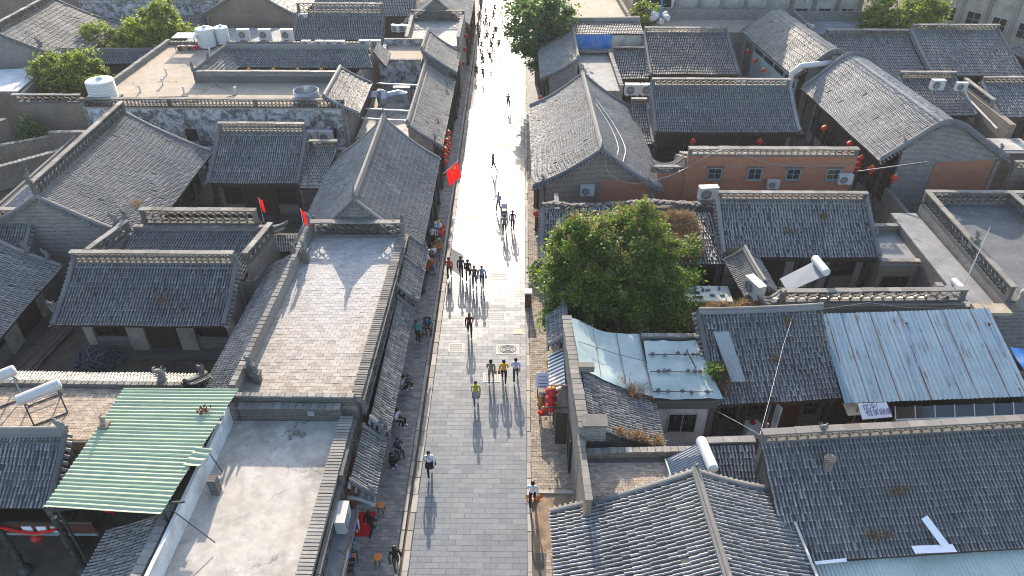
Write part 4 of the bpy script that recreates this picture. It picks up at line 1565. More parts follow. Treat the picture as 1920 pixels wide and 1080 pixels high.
for i, (x, y) in enumerate(((-29.5, 70.2), (-31.5, 64.6), (-32.2, 60.6), (-28.4, 60.4), (-24.0, 60.3), (-30.9, 62.2))):
    mb = MB(); mb.lathe((x, y, 6.0), [(.07, 0), (.07, .45), (.13, .5), (.12, .58), (.03, .62)], 8); mb.build('vent_pipe', 'plastic_white', inn)
MB().tube([(-26.5, 58.9, 6.06), (-25.0, 58.95, 6.05), (-23.8, 60.0, 6.05)], .03, 5).build('cable', 'metal_dark', inn)
yard = thing('kitchen_yard', 'service yard with steel ducts between the inn and the lantern shop', 'yard', (-11, 64, 0))
floor_poly(yard, [(-13.8, 57.5), (-9.2, 57.5), (-9.2, 69.3), (-13.8, 69.3)], 3.0, 'concrete', 'yard_floor')
MB().seg((-13.75, 57.4), (-9.2, 57.4), 0, 3.4, .25).build('wall', 'brick', yard)
for y in (58.6, 60.6, 66.5):
    MB().beam((-13.2, y, 4.6), (-9.0, y - .5, 4.6), .1).build('pipe', 'plastic_white', yard)
mb = MB(); mb.lathe((-12.3, 64.2, 3.4), [(.2, 0), (.55, .3), (.6, .9), (.3, 1.35), (.12, 1.5)], 14); mb.build('exhaust_drum', 'steel', yard)
MB().tube([(-12.3, 64.4, 4.2), (-11.0, 64.9, 4.3), (-10.4, 64.9, 4.2), (-10.2, 64.7, 3.3)], .3, 10).build('duct', 'steel', yard)
MB().box((-10.9, 66.6, 3.7), (1.6, 1.0, 1.3)).build('duct_box', 'steel', yard)
MB().box((-12.9, 65.6, 3.9), (1.5, 1.5, .06), .1).build('blue_cover', 'blue_sheet', yard)

h15, _, _ = house('far_left_hall', 'far hall with wide pierced ridge wall, upper left of centre', *fx(-24.2, -14.9, 83.0, 6.2, 79.6, 4.3), raw=True, rh=1.1, rrows=2, mat='tile', pitch=.28, tl=.5, K=4, front=None, wall='brick', orn=(0, 0))
h15b, _, _ = house('far_left_gable', 'plastered gable and sweeping roof at the top edge left of centre', *fy(84.5, 98, -30.0, 8.6, -24.4, 5.2), raw=True, back=5.5, bz=5.4, ridge='plain', mat='tile', pitch=.28, tl=.5, K=4, front=None, wall='brick_brown')
h15c, _, _ = house('far_left_top_hall', 'dark roof at the top edge behind the wide pierced ridge', *fx(-23.5, -12.4, 92.0, 7.2, 86.5, 4.8), raw=True, ridge='plain', mat='tile_dark', pitch=.28, tl=.5, K=4, front=None)
h16, S16, _ = house('upper_left_hall', 'big sunlit roof in the upper left corner with pierced ridge', *fy(73.0, 84.5, -51.2, 7.0, -44.4, 4.2), raw=True, back=5, rh=.9, rrows=1, mat='tile_brown', pitch=.28, tl=.5, K=4, front=None, wall='brick')
finial(h16, (-47.5, 73.2, 5.6), 1.0, 0)
h17, _, _ = house('upper_left_low_hall', 'low grey roof behind the upper left trees', *fx(-45.0, -34.9, 86.0, 5.0, 83.5, 3.6), raw=True, ridge=None, mat='tile', pitch=.28, tl=.5, K=4, front=None, wall='brick_red')
w17, _, _ = flat_house('whitewashed_back_house', 'whitewashed back wall with small air conditioners along the top left', [(-50.5, 87.3, 6.0), (-30.3, 87.3, 6.0), (-30.3, 96, 6.0), (-50.5, 96, 6.0)], 6.0, 'concrete_grey', ['brick_white', 'brick', 'brick', 'brick'], [('wall', .3), None, None, None], raw=True)
r17, _, _ = flat_house('red_brick_shed', 'flat shed with red brick front behind the rooftop machines', [(-34.6, 75.5, 5.0), (-24.6, 75.5, 5.0), (-24.6, 81.5, 5.0), (-34.6, 81.5, 5.0)], 5.0, 'concrete_grey', 'brick_red', [None] * 4, raw=True)
h18, _, _ = house('garden_wall_roof', 'long narrow tiled roof below the bright green trees, upper left', *fx(-47.4, -36.6, 74.4, 4.8, 73.0, 4.0), raw=True, ridge='plain', rh=.35, mat='tile_dark', pitch=.28, tl=.5, K=4, front=None, wall='brick_dark', orn=(0, 1))
h18b, _, _ = flat_house('top_corner_block', 'plain brick block filling the very top left corner', [(-75, 86, 6.5), (-51, 88, 6.5), (-51, 100, 6.5), (-75, 100, 6.5)], 6.5, 'concrete_grey', 'brick_brown', [('wall', .4), None, None, None], raw=True)
for k in range(3):
    MB().box((-70 + k * 7, 86.0 + .6 * k, 3.6), (1.4, .5, 1.2)).build('window', 'glass_dark', h18b)
gw = thing('pierced_garden_wall', 'brick garden wall with pierced top near the left edge', 'wall', (-42.5, 63.8, 0))
MB().seg((-45.6, 63.8), (-39.4, 63.8), 0, 3.7, .3).build('wall_body', 'brick_brown', gw)
lattice(gw, (-45.6, 63.8), (-39.4, 63.8), 3.7, .8, rows=1)
MB().seg((-45.5, 63.9), (-46.6, 72.0), 0, 4.0, .3).build('side_wall', 'brick_brown', gw)
wf, _, _ = flat_house('white_flat_house', 'flat white roof at the left edge above the garden wall', [(-56, 66.0, 3.9), (-46.5, 66.0, 3.9), (-46.9, 72.2, 3.9), (-56, 71.0, 3.9)], 3.9, 'plaster_white', 'brick_brown', [None] * 4, raw=True)
lw = thing('broken_brick_walls', 'low broken brown walls of a cluttered yard at the left edge', 'wall', (-39, 57, 0))
for (a, b, z) in (((-45.5, 57.5), (-41.0, 60.0), 2.2), ((-41.0, 60.0), (-36.4, 60.2), 2.6), ((-44.8, 52.5), (-36.6, 60.0), 2.0), ((-47.5, 56.0), (-45.0, 61.0), 3.4)):
    parapet(lw, a, b, 0, z, .4, 'brick_brown', name='wall_run')
nl, _, _ = house('narrow_side_roof', 'narrow tiled roof strip running along the left of the great roof', *fy(39.5, 53.5, -34.6, 4.9, -36.2, 4.0), raw=True, ridge='plain', rh=.35, mat='tile', front=None, gables=(0, 0), orn=(0, 0), cat='roof')
MB().seg((-34.2, 39.5), (-34.2, 54), 0, 5.0, .5).build('lane_wall', 'concrete_grey', nl)
sm = thing('grey_left_block', 'plain grey wall block at the left edge beside the broken walls', 'house', (-50, 60, 0))
MB().hexa([(-56, 55, 0), (-46.5, 55, 0), (-46.5, 62, 0), (-56, 62, 0)], [(-56, 55, 4.4), (-46.9, 55, 4.4), (-46.9, 62, 4.4), (-56, 62, 4.4)]).build('wall_body', 'brick', sm)
lattice(sm, (-56, 61.8), (-46.9, 61.8), 4.4, .6)
def curve(pts, n=24):
    """Catmull-Rom through pts"""
    p = np.asarray(pts, float)
    p = np.vstack([2 * p[0] - p[1], p, 2 * p[-1] - p[-2]])
    out = []
    for i in range(1, len(p) - 2):
        for t in np.linspace(0, 1, max(2, n // (len(p) - 3)), endpoint=False):
            out.append(.5 * ((2 * p[i]) + (-p[i - 1] + p[i + 1]) * t + (2 * p[i - 1] - 5 * p[i] + 4 * p[i + 1] - p[i + 2]) * t * t + (-p[i - 1] + 3 * p[i] - 3 * p[i + 1] + p[i + 2]) * t ** 3))
    out.append(p[-2])
    return out


# ================================================================== RIGHT SIDE, near
r1, S1, S1b = house('corner_gable_shop', 'near gable roof, bottom right of centre, with crisp striped tile rows', (7.3, 20.35, 5.8), (7.72, 12.5, 5.8), (1.42, 20.2, 3.3), (1.62, 12.5, 3.3), raw=True, back=3.9, bz=4.35, ridge='plain', rh=.38, mat='tile', pitch=.262, tl=.36, parts=300, inset=.7, front='dark', bays=3,
                    orn=(1, 0), ornh=.55, sag=.24, bparts=300, vh=.13, posts=False)
r2, S2_, _ = house('rear_shop_hall', 'large dark tiled slope in the lower right corner with pierced ridge', (10.3, 21.9, 6.0), (23.0, 22.95, 6.0), (10.7, 17.5, 3.9), (23.4, 18.5, 3.9), raw=True, rh=.62, mat='tile_dark', pitch=.235, tl=.30, parts=300, front=None, orn=(0, 0), rough=.18, sag=.12, verges=(0, 0), wall='brick_dark')
mbp = MB(); mbp.lathe((13.0, 21.0, 5.3), [(.22, 0), (.20, .5), (.24, .55), (.24, .7), (.15, .72)], 10); mbp.build('chimney_pot', 'brick_brown', r2)
finial(r2, (12.9, 22.1, 6.3), .7, 2)
ps = thing('pale_sheet_canopy', 'pale translucent corrugated canopy along the bottom right edge', 'canopy', (16, 16, 0))
corrugated(ps, (11.7, 17.55, 3.72), (23.6, 18.6, 3.72), (12.0, 13.5, 3.0), (24, 14.5, 3.0), 'sheet_pale', .16, .02, 'v', 6, 'roof_sheet')
for x in (12.2, 15.5, 19, 22.5):
    MB().beam((x, 16.0, 0), (x, 16.0, 3.2), .08).build('post', 'metal_dark', ps)
st = thing('white_board_strips', 'white board strips lying on the lower right roof in an L shape', 'boards', W(1750, 1010, 4.2))


def strip(parent, p0, p1, w, z0, z1, mat='board_white', name='board'):
    a, b = W(*p0, z0), W(*p1, z1)
    d = nrm(b - a); l = nrm(np.cross(d, [0, 0, 1])) * w / 2
    u = np.array([0, 0, .02])
    MB().hexa([a - l, a + l, b + l, b - l], [a - l + u, a + l + u, b + l + u, b - l + u]).build(name, mat, parent)


strip(st, (1733, 970), (1776, 1028), .36, 4.72, 4.22)
strip(st, (1712, 1031), (1790, 1028), .34, 4.24, 4.26)
st2 = thing('white_flashing', 'short white flashing strip at the low corner between the two near roofs', 'flashing', W(1560, 1053, 3.9))
strip(st2, (1528, 1056), (1587, 1050), .14, 4.05, 4.05)
gt = thing('valley_gutter', 'pale metal gutter strip between the striped gable and the dark slope', 'gutter', (11.3, 19, 0))
MB().beam((11.15, 20.4, 4.55), (11.55, 13.0, 4.45), .10, .05).build('gutter_strip', 'metal_white', gt)

# brick roof terrace behind the gable
r3, fl3, P3 = flat_house('low_brick_terrace_house', 'small brick-floored terrace behind the near gable, right of the sidewalk', [(2.75, 19.6, 3.9), (10.4, 19.6, 3.9), (10.3, 22.9, 3.9), (2.75, 22.7, 3.9)], 3.9, 'joint', 'brick', [None] * 4, raw=True)
brick_floor(fl3, [(3.1, 19.7), (8.4, 19.7), (8.4, 22.5), (3.1, 22.4)], 3.902, .24, .12, 'brick_floor_tan', 'floor_brick', 0, .01, .02)
parapet(r3, (2.95, 19.6), (2.82, 23.2), 3.9, 1.0, .22, 'brick_brown', capw=.30)
parapet(r3, (3.1, 22.75), (8.6, 22.95), 3.9, .42, .2, 'brick_brown', capw=.30)
S = Slope((8.45, 22.7, 4.75), (10.55, 22.8, 4.75), (8.5, 20.9, 4.0), (10.5, 20.9, 4.0), .1)
roof_slope(r3, S, .235, .30, 'tile_dark', rough=.2)
lattice(r3, (8.45, 22.95), (10.6, 23.05), 4.2, .7, solid=True, base=.55, capmat='coping')
# curved single-slope shop under the teal tarp, with its tall street wall
r4, S4, _ = house('tarped_street_shop', 'tiled shop roof falling right, half covered by a teal tarp, beside the sidewalk', (3.2, 23.3, 5.35), (2.95, 31.0, 5.35), (6.85, 23.6, 3.55), (6.7, 31.0, 3.55), raw=True, ridge=None, front='plain', bays=3, mat='tile_brown', pitch=.235, tl=.30, parts=300, inset=.5, sag=.32, wall='brick_dark', verges=(0, 0), posts=False)
parapet(r4, (2.95, 23.1), (2.55, 31.1), 0.0, 5.45, .34, 'brick', capw=.5)
MB().box((3.3, 26.9, 5.6), (.75, .34, .34)).build('parapet_block', 'coping', r4)
MB().box((3.45, 23.45, 5.0), (1.0, .62, .95)).build('parapet_block', 'brick', r4)
MB().box((3.45, 23.45, 5.52), (1.12, .74, .10)).build('parapet_block_cap', 'coping', r4)
tp = thing('teal_tarp', 'teal tarpaulin with folds over the far half of the street shop roof', 'tarp', (4.6, 28.8, 0))


def tarp(parent, A, B, C, D, mat, name, sag=.12, n=14, m=12, seed=0):
    A, B, C, D = [np.asarray(x, float) for x in (A, B, C, D)]
    r_ = np.random.default_rng(seed)
    ph = r_.random(8) * 6
    vs = []
    for j in range(m + 1):
        for i in range(n + 1):
            u, t = i / n, j / m
            p = (A * (1 - u) + B * u) * (1 - t) + (C * (1 - u) + D * u) * t
            z = -sag * (math.sin(math.pi * u)) * 1.0 + .03 * math.sin(u * 9 + ph[0] + 3 * t) + .025 * math.sin(t * 11 + ph[1] + 5 * u) + .02 * r_.normal() * (0 < i < n)
            vs.append(p + [0, 0, z])
    f = [[j * (n + 1) + i, j * (n + 1) + i + 1, (j + 1) * (n + 1) + i + 1, (j + 1) * (n + 1) + i] for j in range(m) for i in range(n)]
    mb = MB()
    N = len(vs)
    f = np.array(f)
    if np.cross(B - A, C - A)[2] < 0:
        f = f[:, ::-1]
    mb.add(np.vstack([vs, np.array(vs) - [0, 0, .01]]), np.vstack([f, f[:, ::-1] + N]))
    return mb.build(name, mat, parent, smooth=True)


tarp(tp, (2.75, 30.6, 5.65), (6.5, 30.9, 4.35), (3.0, 26.95, 5.6), (6.7, 26.6, 4.0), 'tarp_teal', 'tarp_cloth', .30, seed=3)
for k, (a, b) in enumerate((((3.9, 30.7, 5.22), (4.05, 26.85, 5.05)), ((5.2, 30.8, 4.62), (5.35, 26.75, 4.4)), ((6.45, 30.9, 4.42), (6.65, 26.65, 4.1)))):
    MB().beam(a, b, .03).build('batten', 'wood_grey', tp)
MB().tube([(3.0, 28.8, 5.62), (5.0, 28.9, 4.72), (6.6, 28.8, 4.3)], .015, 5).build('rope', 'metal_dark', tp)
r4b, fl4b, _ = flat_house('tarped_kitchen', 'low flat kitchen under a second teal sheet weighted with stones', [(6.75, 26.75, 3.75), (9.9, 26.75, 3.75), (9.4, 30.1, 3.75), (6.65, 30.1, 3.75)], 3.75, 'concrete_grey', ['plaster_white', 'brick_dark', 'brick_dark', 'brick_dark'], [None] * 4, raw=True)
parapet(r4b, (6.5, 30.5), (9.6, 30.5), 3.75, .9, .22, 'brick_dark', capw=.28)
window_part(r4b, (7.6, 26.73), (9.1, 26.73), 1.3, 2.7, (0, -1), 'metal_white', bars=(2, 1))
MB().box((8.3, 26.6, 3.45), (3.2, .16, .5)).build('fascia', 'lattice', r4b)
tp2 = thing('teal_sheet', 'second teal sheet with rows of stones above the kitchen window', 'tarp', (8.2, 28.4, 0))
tarp(tp2, (6.6, 30.2, 4.55), (9.35, 30.2, 4.55), (6.6, 26.55, 3.92), (10.1, 26.55, 3.92), 'tarp_teal', 'tarp_cloth', .05, seed=5)
for j, (y, z) in enumerate(((29.2, 4.44), (28.1, 4.24), (26.9, 4.02))):
    MB().beam((6.7, y, z), (9.7, y, z), .03).build('batten', 'wood_dark', tp2)
    for x in (7.0, 7.45, 7.7, 8.2, 8.6, 9.0, 9.25):
        if random.random() < .75:
            mb = MB(); mb.lathe((x + random.gauss(0, .05), y + random.gauss(0, .05), z), [(.10, 0), (.12, .05), (.08, .11), (.02, .13)], 6); mb.build('stone', 'rubble', tp2)
MB().beam((8.7, 29.4, 4.6), (9.0, 28.2, 4.4), .05).build('loose_stick', 'wood_dark', tp2)
r5, S5, _ = house('rough_tiled_hall', 'rough old tiled roof left of the blue metal roof', (9.5, 31.2, 5.6), (16.2, 31.7, 5.6), (9.95, 26.7, 3.35), (16.25, 27.2, 3.35), raw=True, ridge='plain', rh=.3, mat='tile_dark', pitch=.26, tl=.30, parts=300, front='plain', inset=1.0, bays=4, rough=.55, orn=(0, 0), verges=(1, 0), wall='brick_dark', piermat='plaster_cream', posts=True, colmat='wood_dark')
corrugated(r5, (10.1, 30.1, 5.15), (10.9, 30.15, 5.15), (10.7, 27.6, 4.0), (11.4, 27.6, 4.0), 'sheet_grey', .12, .018, 'v', 1, 'patch_sheet', lift=.12)
door_part(r5, (13.4, 27.9), (14.7, 27.9), .3, 2.4, (0, -1), 'wood_red')
MB().seg((13.0, 27.6), (13.3, 26.9), 0, 2.9, .1).build('plaster_wing', 'plaster_white', r5)
bl = thing('blue_metal_roof', 'light blue corrugated metal roof streaked with rust, right side', 'roof', (20.8, 29.5, 0))
corrugated(bl, (16.2, 31.9, 5.05), (25.6, 32.5, 5.05), (16.15, 26.6, 3.6), (25.6, 27.2, 3.6), 'sheet_blue', .235, .028, 'v', 12, 'roof_sheet')
for x in (16.6, 20.8, 25.2):
    for y in (31.4, 27.6):
        MB().beam((x, y, 0), (x, y, 4.9 if y > 30 else 3.75), .1).build('post', 'wood_dark', bl)
for y, z in ((31.3, 4.72), (29.2, 4.10), (27.2, 3.56)):
    MB().beam((16.2, y, z), (25.5, y + .5, z), .07).build('purlin', 'wood_dark', bl)
MB().seg((16.3, 28.4), (25.5, 29.0), 0, 3.4, .15).build('rear_wall', 'wood_dark', bl)
# glazed strip and white board below the blue roof
gzs = thing('glazed_lean_to', 'row of dark glass panes with pale bars under the blue roof edge', 'window', (21.5, 26.7, 0))
MB().hexa([(18.7, 26.2, 2.9), (25.7, 26.6, 2.9), (25.7, 27.0, 3.35), (18.7, 26.6, 3.35)], [(18.7, 26.2, 2.92), (25.7, 26.6, 2.92), (25.7, 27.0, 3.37), (18.7, 26.6, 3.37)]).build('pane', 'glass_dark', gzs)
for k in range(8):
    x = 18.7 + k * 1.0
    MB().beam((x, 26.2 + .057 * k, 2.94), (x, 26.62 + .057 * k, 3.40), .05).build('glazing_bar', 'metal_white', gzs)
MB().beam((18.7, 26.16, 2.9), (25.7, 26.56, 2.9), .09).build('sill', 'metal_white', gzs)
MB().seg((18.7, 26.35), (25.7, 26.75), 0, 2.85, .1).build('front_wall', 'wood_grey', gzs)
mb = MB()
for k in range(46):
    x = 16.4 + k * .2
    mb.beam((x, 25.95 + .04 * k * .2, 2.55 + random.gauss(0, .03)), (x + .05, 26.3 + .04 * k * .2, 2.72), .09)
lt = thing('rusty_lean_to', 'rusty brown corrugated lean-to edge above the lower right ridge', 'roof', (21, 25.5, 0))
corrugated(lt, (16.3, 26.1, 2.75), (25.8, 26.5, 2.75), (16.3, 24.4, 2.4), (25.8, 24.8, 2.4), 'wood_red', .2, .03, 'v', 5, 'roof_sheet')
bd = thing('white_text_board', 'white board with two rows of dark Chinese characters below the blue roof', 'sign', W(1640, 767, 3.3))
bA, bB, bC, bD = W(1608, 757, 3.72), W(1662, 755, 3.72), W(1617, 787, 3.28), W(1673, 782, 3.28)
MB().hexa([bC, bD, bB, bA], [p + [0, 0, .025] for p in (bC, bD, bB, bA)]).build('board', 'board_white', bd)
ex, ey = nrm(bD - bC), nrm(bA - bC)
en = nrm(np.cross(ex, ey))


def text_on(parent, txt, org, ex, ey, size, mat, name='lettering'):
    cu = bpy.data.curves.new(name, 'FONT')
    cu.body = txt
    cu.size = size
    cu.align_x = 'CENTER'
    cu.extrude = .002
    tmp = bpy.data.objects.new('tmp', cu)
    COL.objects.link(tmp)
    bpy.context.view_layer.update()
    me = bpy.data.meshes.new_from_object(tmp.evaluated_get(bpy.context.evaluated_depsgraph_get()))
    bpy.data.objects.remove(tmp)
    me.materials.clear()
    me.materials.append(MATS[mat])
    ob = bpy.data.objects.new(name, me)
    en = nrm(np.cross(ex, ey))
    o = org - ORI[parent.name]
    ob.matrix_basis = Matrix(((ex[0], ey[0], en[0], o[0]), (ex[1], ey[1], en[1], o[1]), (ex[2], ey[2], en[2], o[2]), (0, 0, 0, 1)))
    COL.objects.link(ob)
    ob.parent = parent
    return ob


hgt = np.linalg.norm(bA - bC)
cen = (bA + bB + bC + bD) / 4 + en * .04
for p_ in (bA + (bB - bA) * .1, bA + (bB - bA) * .9):
    MB().beam((p_[0], p_[1] + .05, 0), (p_[0], p_[1] + .05, p_[2] - .05), .06).build('post', 'wood_grey', bd)
text_on(bd, '优净好水', cen + ey * hgt * .12 + ex * .1, ex, ey, .34, 'ink')
text_on(bd, '悦享健康', cen - ey * hgt * .26 + ex * .18, ex, ey, .34, 'ink')
tb = thing('tan_board', 'tan board leaning left of the white text board', 'board', W(1590, 770, 3.0))
tA, tB_, tC, tD = W(1580, 757, 3.4), W(1607, 755, 3.4), W(1590, 780, 3.0), W(1615, 778, 3.0)
MB().hexa([tC, tD, tB_, tA], [p + [0, 0, .02] for p in (tC, tD, tB_, tA)]).build('board', 'plaster_cream', tb)

# ================================================================== RIGHT SIDE, middle
r8, S8r, _ = house('collapsing_shop', 'old shop roof with crumbling ridge half hidden behind the big tree', (1.6, 43.7, 4.6), (9.2, 44.2, 4.6), (1.5, 39.8, 3.0), (9.2, 40.0, 3.0), raw=True, ridge=None, front=None, mat='tile_dark', pitch=.26, tl=.32, rough=.5, verges=(1, 0), wall='brick_dark')
mb = MB()
for k in range(150):
    x = 1.7 + 11.6 * k / 150
    mb.box((x, 43.9 + .06 * x + random.gauss(0, .12), 4.62 + .16 * random.random() + .12 * math.sin(x * .9)), (.22, .34, .14), random.random() * 3)
mb.build('loose_ridge_tiles', 'lattice', r8, kind='stuff')
MB().seg((9.3, 44.3), (13.3, 44.8), 0, 4.5, .4).build('rubble_wall', 'brick_dark', r8)
r8b, S8c, _ = house('grassy_roof_house', 'roof overgrown with dry brown grass right of the big tree', (9.3, 43.6, 4.4), (12.9, 43.9, 4.3), (9.4, 39.2, 3.2), (13.1, 39.3, 3.2), raw=True, ridge=None, front=None, mat='tile_dark', pitch=.26, tl=.32, rough=.7, verges=(0, 0), wall='brick_dark')
r7, S7, _ = house('weathered_hall', 'weathered grey tiled hall above the courtyard with the solar heater', *fx(13.1, 22.9, 43.5, 5.6, 39.8, 3.45), raw=True, rh=.6, mat='tile', pitch=.27, tl=.33, parts=0, bays=4, inset=1.1, rough=.4, front='piers', wall='brick_brown', orn=(0, 0), door_at=(1,), colmat='wood_dark', vh=.34)
finial(r7, (22.7, 42.9, 5.4), .6, 0); finial(r7, (22.9, 41.0, 4.4), .7, 0)
rb, _, _ = flat_house('side_lean_to', 'low flat grey shed roof between the weathered hall and the long walkway', [(22.95, 39.3, 3.3), (25.4, 39.3, 3.3), (25.6, 43.4, 3.3), (23.2, 43.4, 3.3)], 3.3, 'concrete_grey', 'brick_brown', [('wall', .2), None, ('wall', .5), None], raw=True)
window_part(rb, (23.3, 39.28), (25.0, 39.28), 1.0, 2.4, (0, -1), 'wood_red', bars=(3, 2))
wk, _, _ = flat_house('long_walkway_roof', 'long narrow concrete walkway roof running beside the pierced wall, right edge', [(25.45, 34.0, 4.0), (27.3, 34.0, 4.0), (27.1, 44.5, 4.0), (25.4, 44.5, 4.0)], 4.0, 'concrete_grey', 'brick_dark', [None] * 4, raw=True)
MB().box((26.6, 33.5, 4.2), (1.9, .9, .2)).build('end_slab', 'concrete_tan', wk)
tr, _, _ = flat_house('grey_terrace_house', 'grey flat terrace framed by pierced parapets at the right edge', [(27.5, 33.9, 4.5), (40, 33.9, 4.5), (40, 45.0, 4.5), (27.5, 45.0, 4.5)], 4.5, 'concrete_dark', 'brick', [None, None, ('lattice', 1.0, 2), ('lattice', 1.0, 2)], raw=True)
lattice(tr, (33.2, 44.9), (33.3, 36), 4.5, 1.0, rows=2)
MB().box((27.7, 38.6, 5.4), (.4, .5, .7)).build('finial_post', 'lattice', tr); finial(tr, (27.7, 38.6, 5.7), .6, 0)
mbp = MB(); mbp.lathe((28.2, 33.6, 4.4), [(.3, 0), (.26, .7), (.32, .8), (.3, 1.0), (.12, 1.2)], 8); mbp.build('finial_post', 'coping', tr)
r22, S22, _ = house('sunlit_north_slope', 'pierced ridge wall with sunlit tiles behind, above the blue metal roof', (25.0, 33.8, 4.65), (14.6, 33.5, 4.65), (25.0, 35.7, 3.5), (14.9, 35.4, 3.5), raw=True, ridge='lattice', rh=.85, rrows=1, mat='tile_brown', front=None, verges=(1, 1), wall='brick', orn=(0, 0), gables=(0, 0))
MB().seg((14.6, 33.3), (25.0, 33.5), 0, 4.6, .25).build('rear_wall', 'brick_brown', r22)
finial(r22, (14.7, 33.5, 4.9), .7, 2); MB().box((23.9, 34.6, 4.5), (.4, .4, 1.3)).build('chimney', 'brick', r22)
r22b, _, _ = house('curled_gate_roof', 'small curled tiled gate roof under the white air conditioner box', (14.1, 39.3, 4.3), (14.4, 35.6, 4.3), (13.0, 39.3, 3.5), (13.4, 35.4, 3.5), raw=True, back=1.1, bz=3.5, ridge='plain', rh=.35, mat='tile_brown', front=None, pitch=.24, orn=(0, 0), cat='gate')
pts = [(13.6 + .18 * i, 34.4, 3.9 + .035 * (i - 4) ** 2) for i in range(9)]
for dy in (-.3, 0, .3):
    MB().sweep([(p[0], p[1] + dy, p[2]) for p in pts], .28, .16).build('curled_tiles', 'ridge', r22b)
shd = thing('rubbish_shed_roof', 'low dark shed with scraps on its pale sheet behind the tree', 'shed', (11.5, 37, 0))
MB().box((11.6, 37.2, 2.4), (3.0, 1.6, .1)).build('roof_sheet', 'sheet_pale', shd)
for k in range(14):
    MB().box((10.5 + random.random() * 2.3, 36.7 + random.random() * 1.0, 2.5), (.3, .16, .06), random.random() * 3).build('scrap', 'rubble', shd)
MB().box((11.6, 37.2, 1.15), (2.7, 1.3, 2.3)).build('shed_body', 'wood_dark', shd)

# red brick wall block with four windows
r9 = thing('red_brick_house', 'red brick back wall with four dark windows and pierced coping', 'house', (18, 49.5, 0))
MB().seg((12.1, 49.1), (24.2, 49.1), 0, 6.0, .4).build('wall', 'brick_red', r9)
MB().seg((10.1, 49.2), (12.1, 49.2), 0, 4.6, .3).build('low_wall', 'brick_red', r9)
lattice(r9, (12.1, 49.1), (24.2, 49.1), 6.0, .62, rows=1, capw=.5)
MB().seg((24.1, 49.35), (24.1, 54.0), 0, 5.7, .3, z1b=4.0).build('end_wall', 'brick', r9)
MB().seg((12.2, 49.35), (12.2, 53.0), 0, 5.7, .3, z1b=4.2).build('end_wall', 'brick', r9)
for x in (13.7, 16.6, 19.4, 22.3):
    window_part(r9, (x, 48.88), (x + 1.0, 48.88), 4.2, 5.1, (0, -1), 'wood_teal', bars=(2, 2))
    MB().box((x + .5, 48.82, 4.15), (1.2, .2, .08)).build('window_sill', 'coping', r9)
    MB().box((x + .5, 48.87, 5.17), (1.25, .08, .12)).build('lintel', 'brick_dark', r9)
S = Slope((24.0, 49.4, 5.9), (12.3, 49.4, 5.9), (24.0, 52.8, 4.4), (12.3, 52.8, 4.4), .2)
roof_slope(r9, S, .25, .4, 'tile', K=4)
pts = [(9.4 + .26 * i, 49.9, 4.75 + .03 * (i - 5) ** 2) for i in range(11)]
for dy in (-.25, .05):
    MB().sweep([(p[0], p[1] + dy, p[2]) for p in pts], .26, .16).build('curled_ridge', 'coping', r9)
lattice(r9, (9.6, 49.2), (12.0, 49.2), 4.6, .5, rows=1)

r11, S11r, S11rb = house('street_gable_hall', 'large curved gable roof right of the bright street, brick gable with one air conditioner', (5.75, 47.7, 7.0), (5.35, 62.4, 7.0), (.98, 47.9, 4.0), (.85, 62.6, 4.0), raw=True, back=4.6, bz=3.9, ridge='plain', rh=.42, mat='tile', pitch=.24, tl=.36, front='dark', bays=4, inset=.9, K=4, sag=.32, orn=(1, 1), ornh=.6, wall='brick_brown', vh=.26, posts=True)
finial(r11, (1.7, 47.75, 4.6), .5, 0); finial(r11, (9.3, 47.7, 4.4), .5, 0)
MB().seg((5.9, 47.81), (9.2, 47.81), 2.6, 4.6, .04).build('brick_patch', 'brick_red', r11)
MB().tube(curve([(6.0, 47.4, 6.9), (6.2, 47.2, 5.6), (8.0, 47.2, 4.7), (11.0, 48.5, 4.7), (13.4, 48.6, 6.2), (14.6, 48.7, 6.7), (16.0, 48.7, 6.2), (19.0, 48.7, 5.4), (24.0, 48.7, 5.5)]), .022, 5).build('cable', 'metal_grey', r11)
MB().tube(curve([(6.2, 58.0, 6.55), (7.4, 54.8, 5.75), (7.9, 51.5, 5.45), (7.4, 48.4, 5.8)]), .035, 6).build('pipe', 'plastic_white', r11)
MB().tube(curve([(6.1, 57.0, 6.6), (7.0, 54.0, 6.0), (7.3, 51.0, 5.8), (6.9, 48.4, 6.1)]), .03, 6).build('pipe', 'plastic_white', r11)
r12, S12, _ = house('blue_grey_hall', 'wide blue-grey tiled hall with gallery above the red brick wall', *fx(11.0, 22.5, 60.6, 6.8, 56.1, 4.6), raw=True, rh=.65, mat='tile', pitch=.25, tl=.36, K=4, bays=5, inset=1.2, front='dark', orn=(0, 0), wall='brick', colmat='wood_dark')
r14, _, _ = house('narrow_link_roof', 'narrow dark tiled link roof between the street gable and the blue-grey hall', *fx(9.6, 10.95, 61.6, 4.7, 56.4, 3.4), raw=True, rh=.6, mat='tile', pitch=.25, tl=.4, K=4, front=None, verges=(0, 1), orn=(0, 0))
r13, S13, S13b = house('round_ridge_hall', 'broad rounded-ridge roof with red lantern strings, right side', (28.75, 64.6, 8.0), (30.5, 50.2, 8.0), (25.05, 64.2, 5.1), (26.5, 50.1, 5.1), raw=True, back=5.9, bz=4.9, ridge=None, mat='tile', pitch=.25, tl=.36, K=4, kind='round', front='dark', bays=5, inset=1.4, wall='brick', sag=.15, vh=.36)
MB().seg((30.7, 50.33), (35.4, 50.89), 2.2, 4.9, .06).build('red_brick_patch', 'brick_red', r13)
MB().sweep(np.linspace((28.75, 64.7, 7.93), (30.5, 50.1, 7.93), 8), .5, .10).build('ridge_roll', 'tile', r13)
finial(r13, (27.9, 50.2, 6.5), .5, 0); finial(r13, (35.6, 51.0, 5.6), .6, 0)
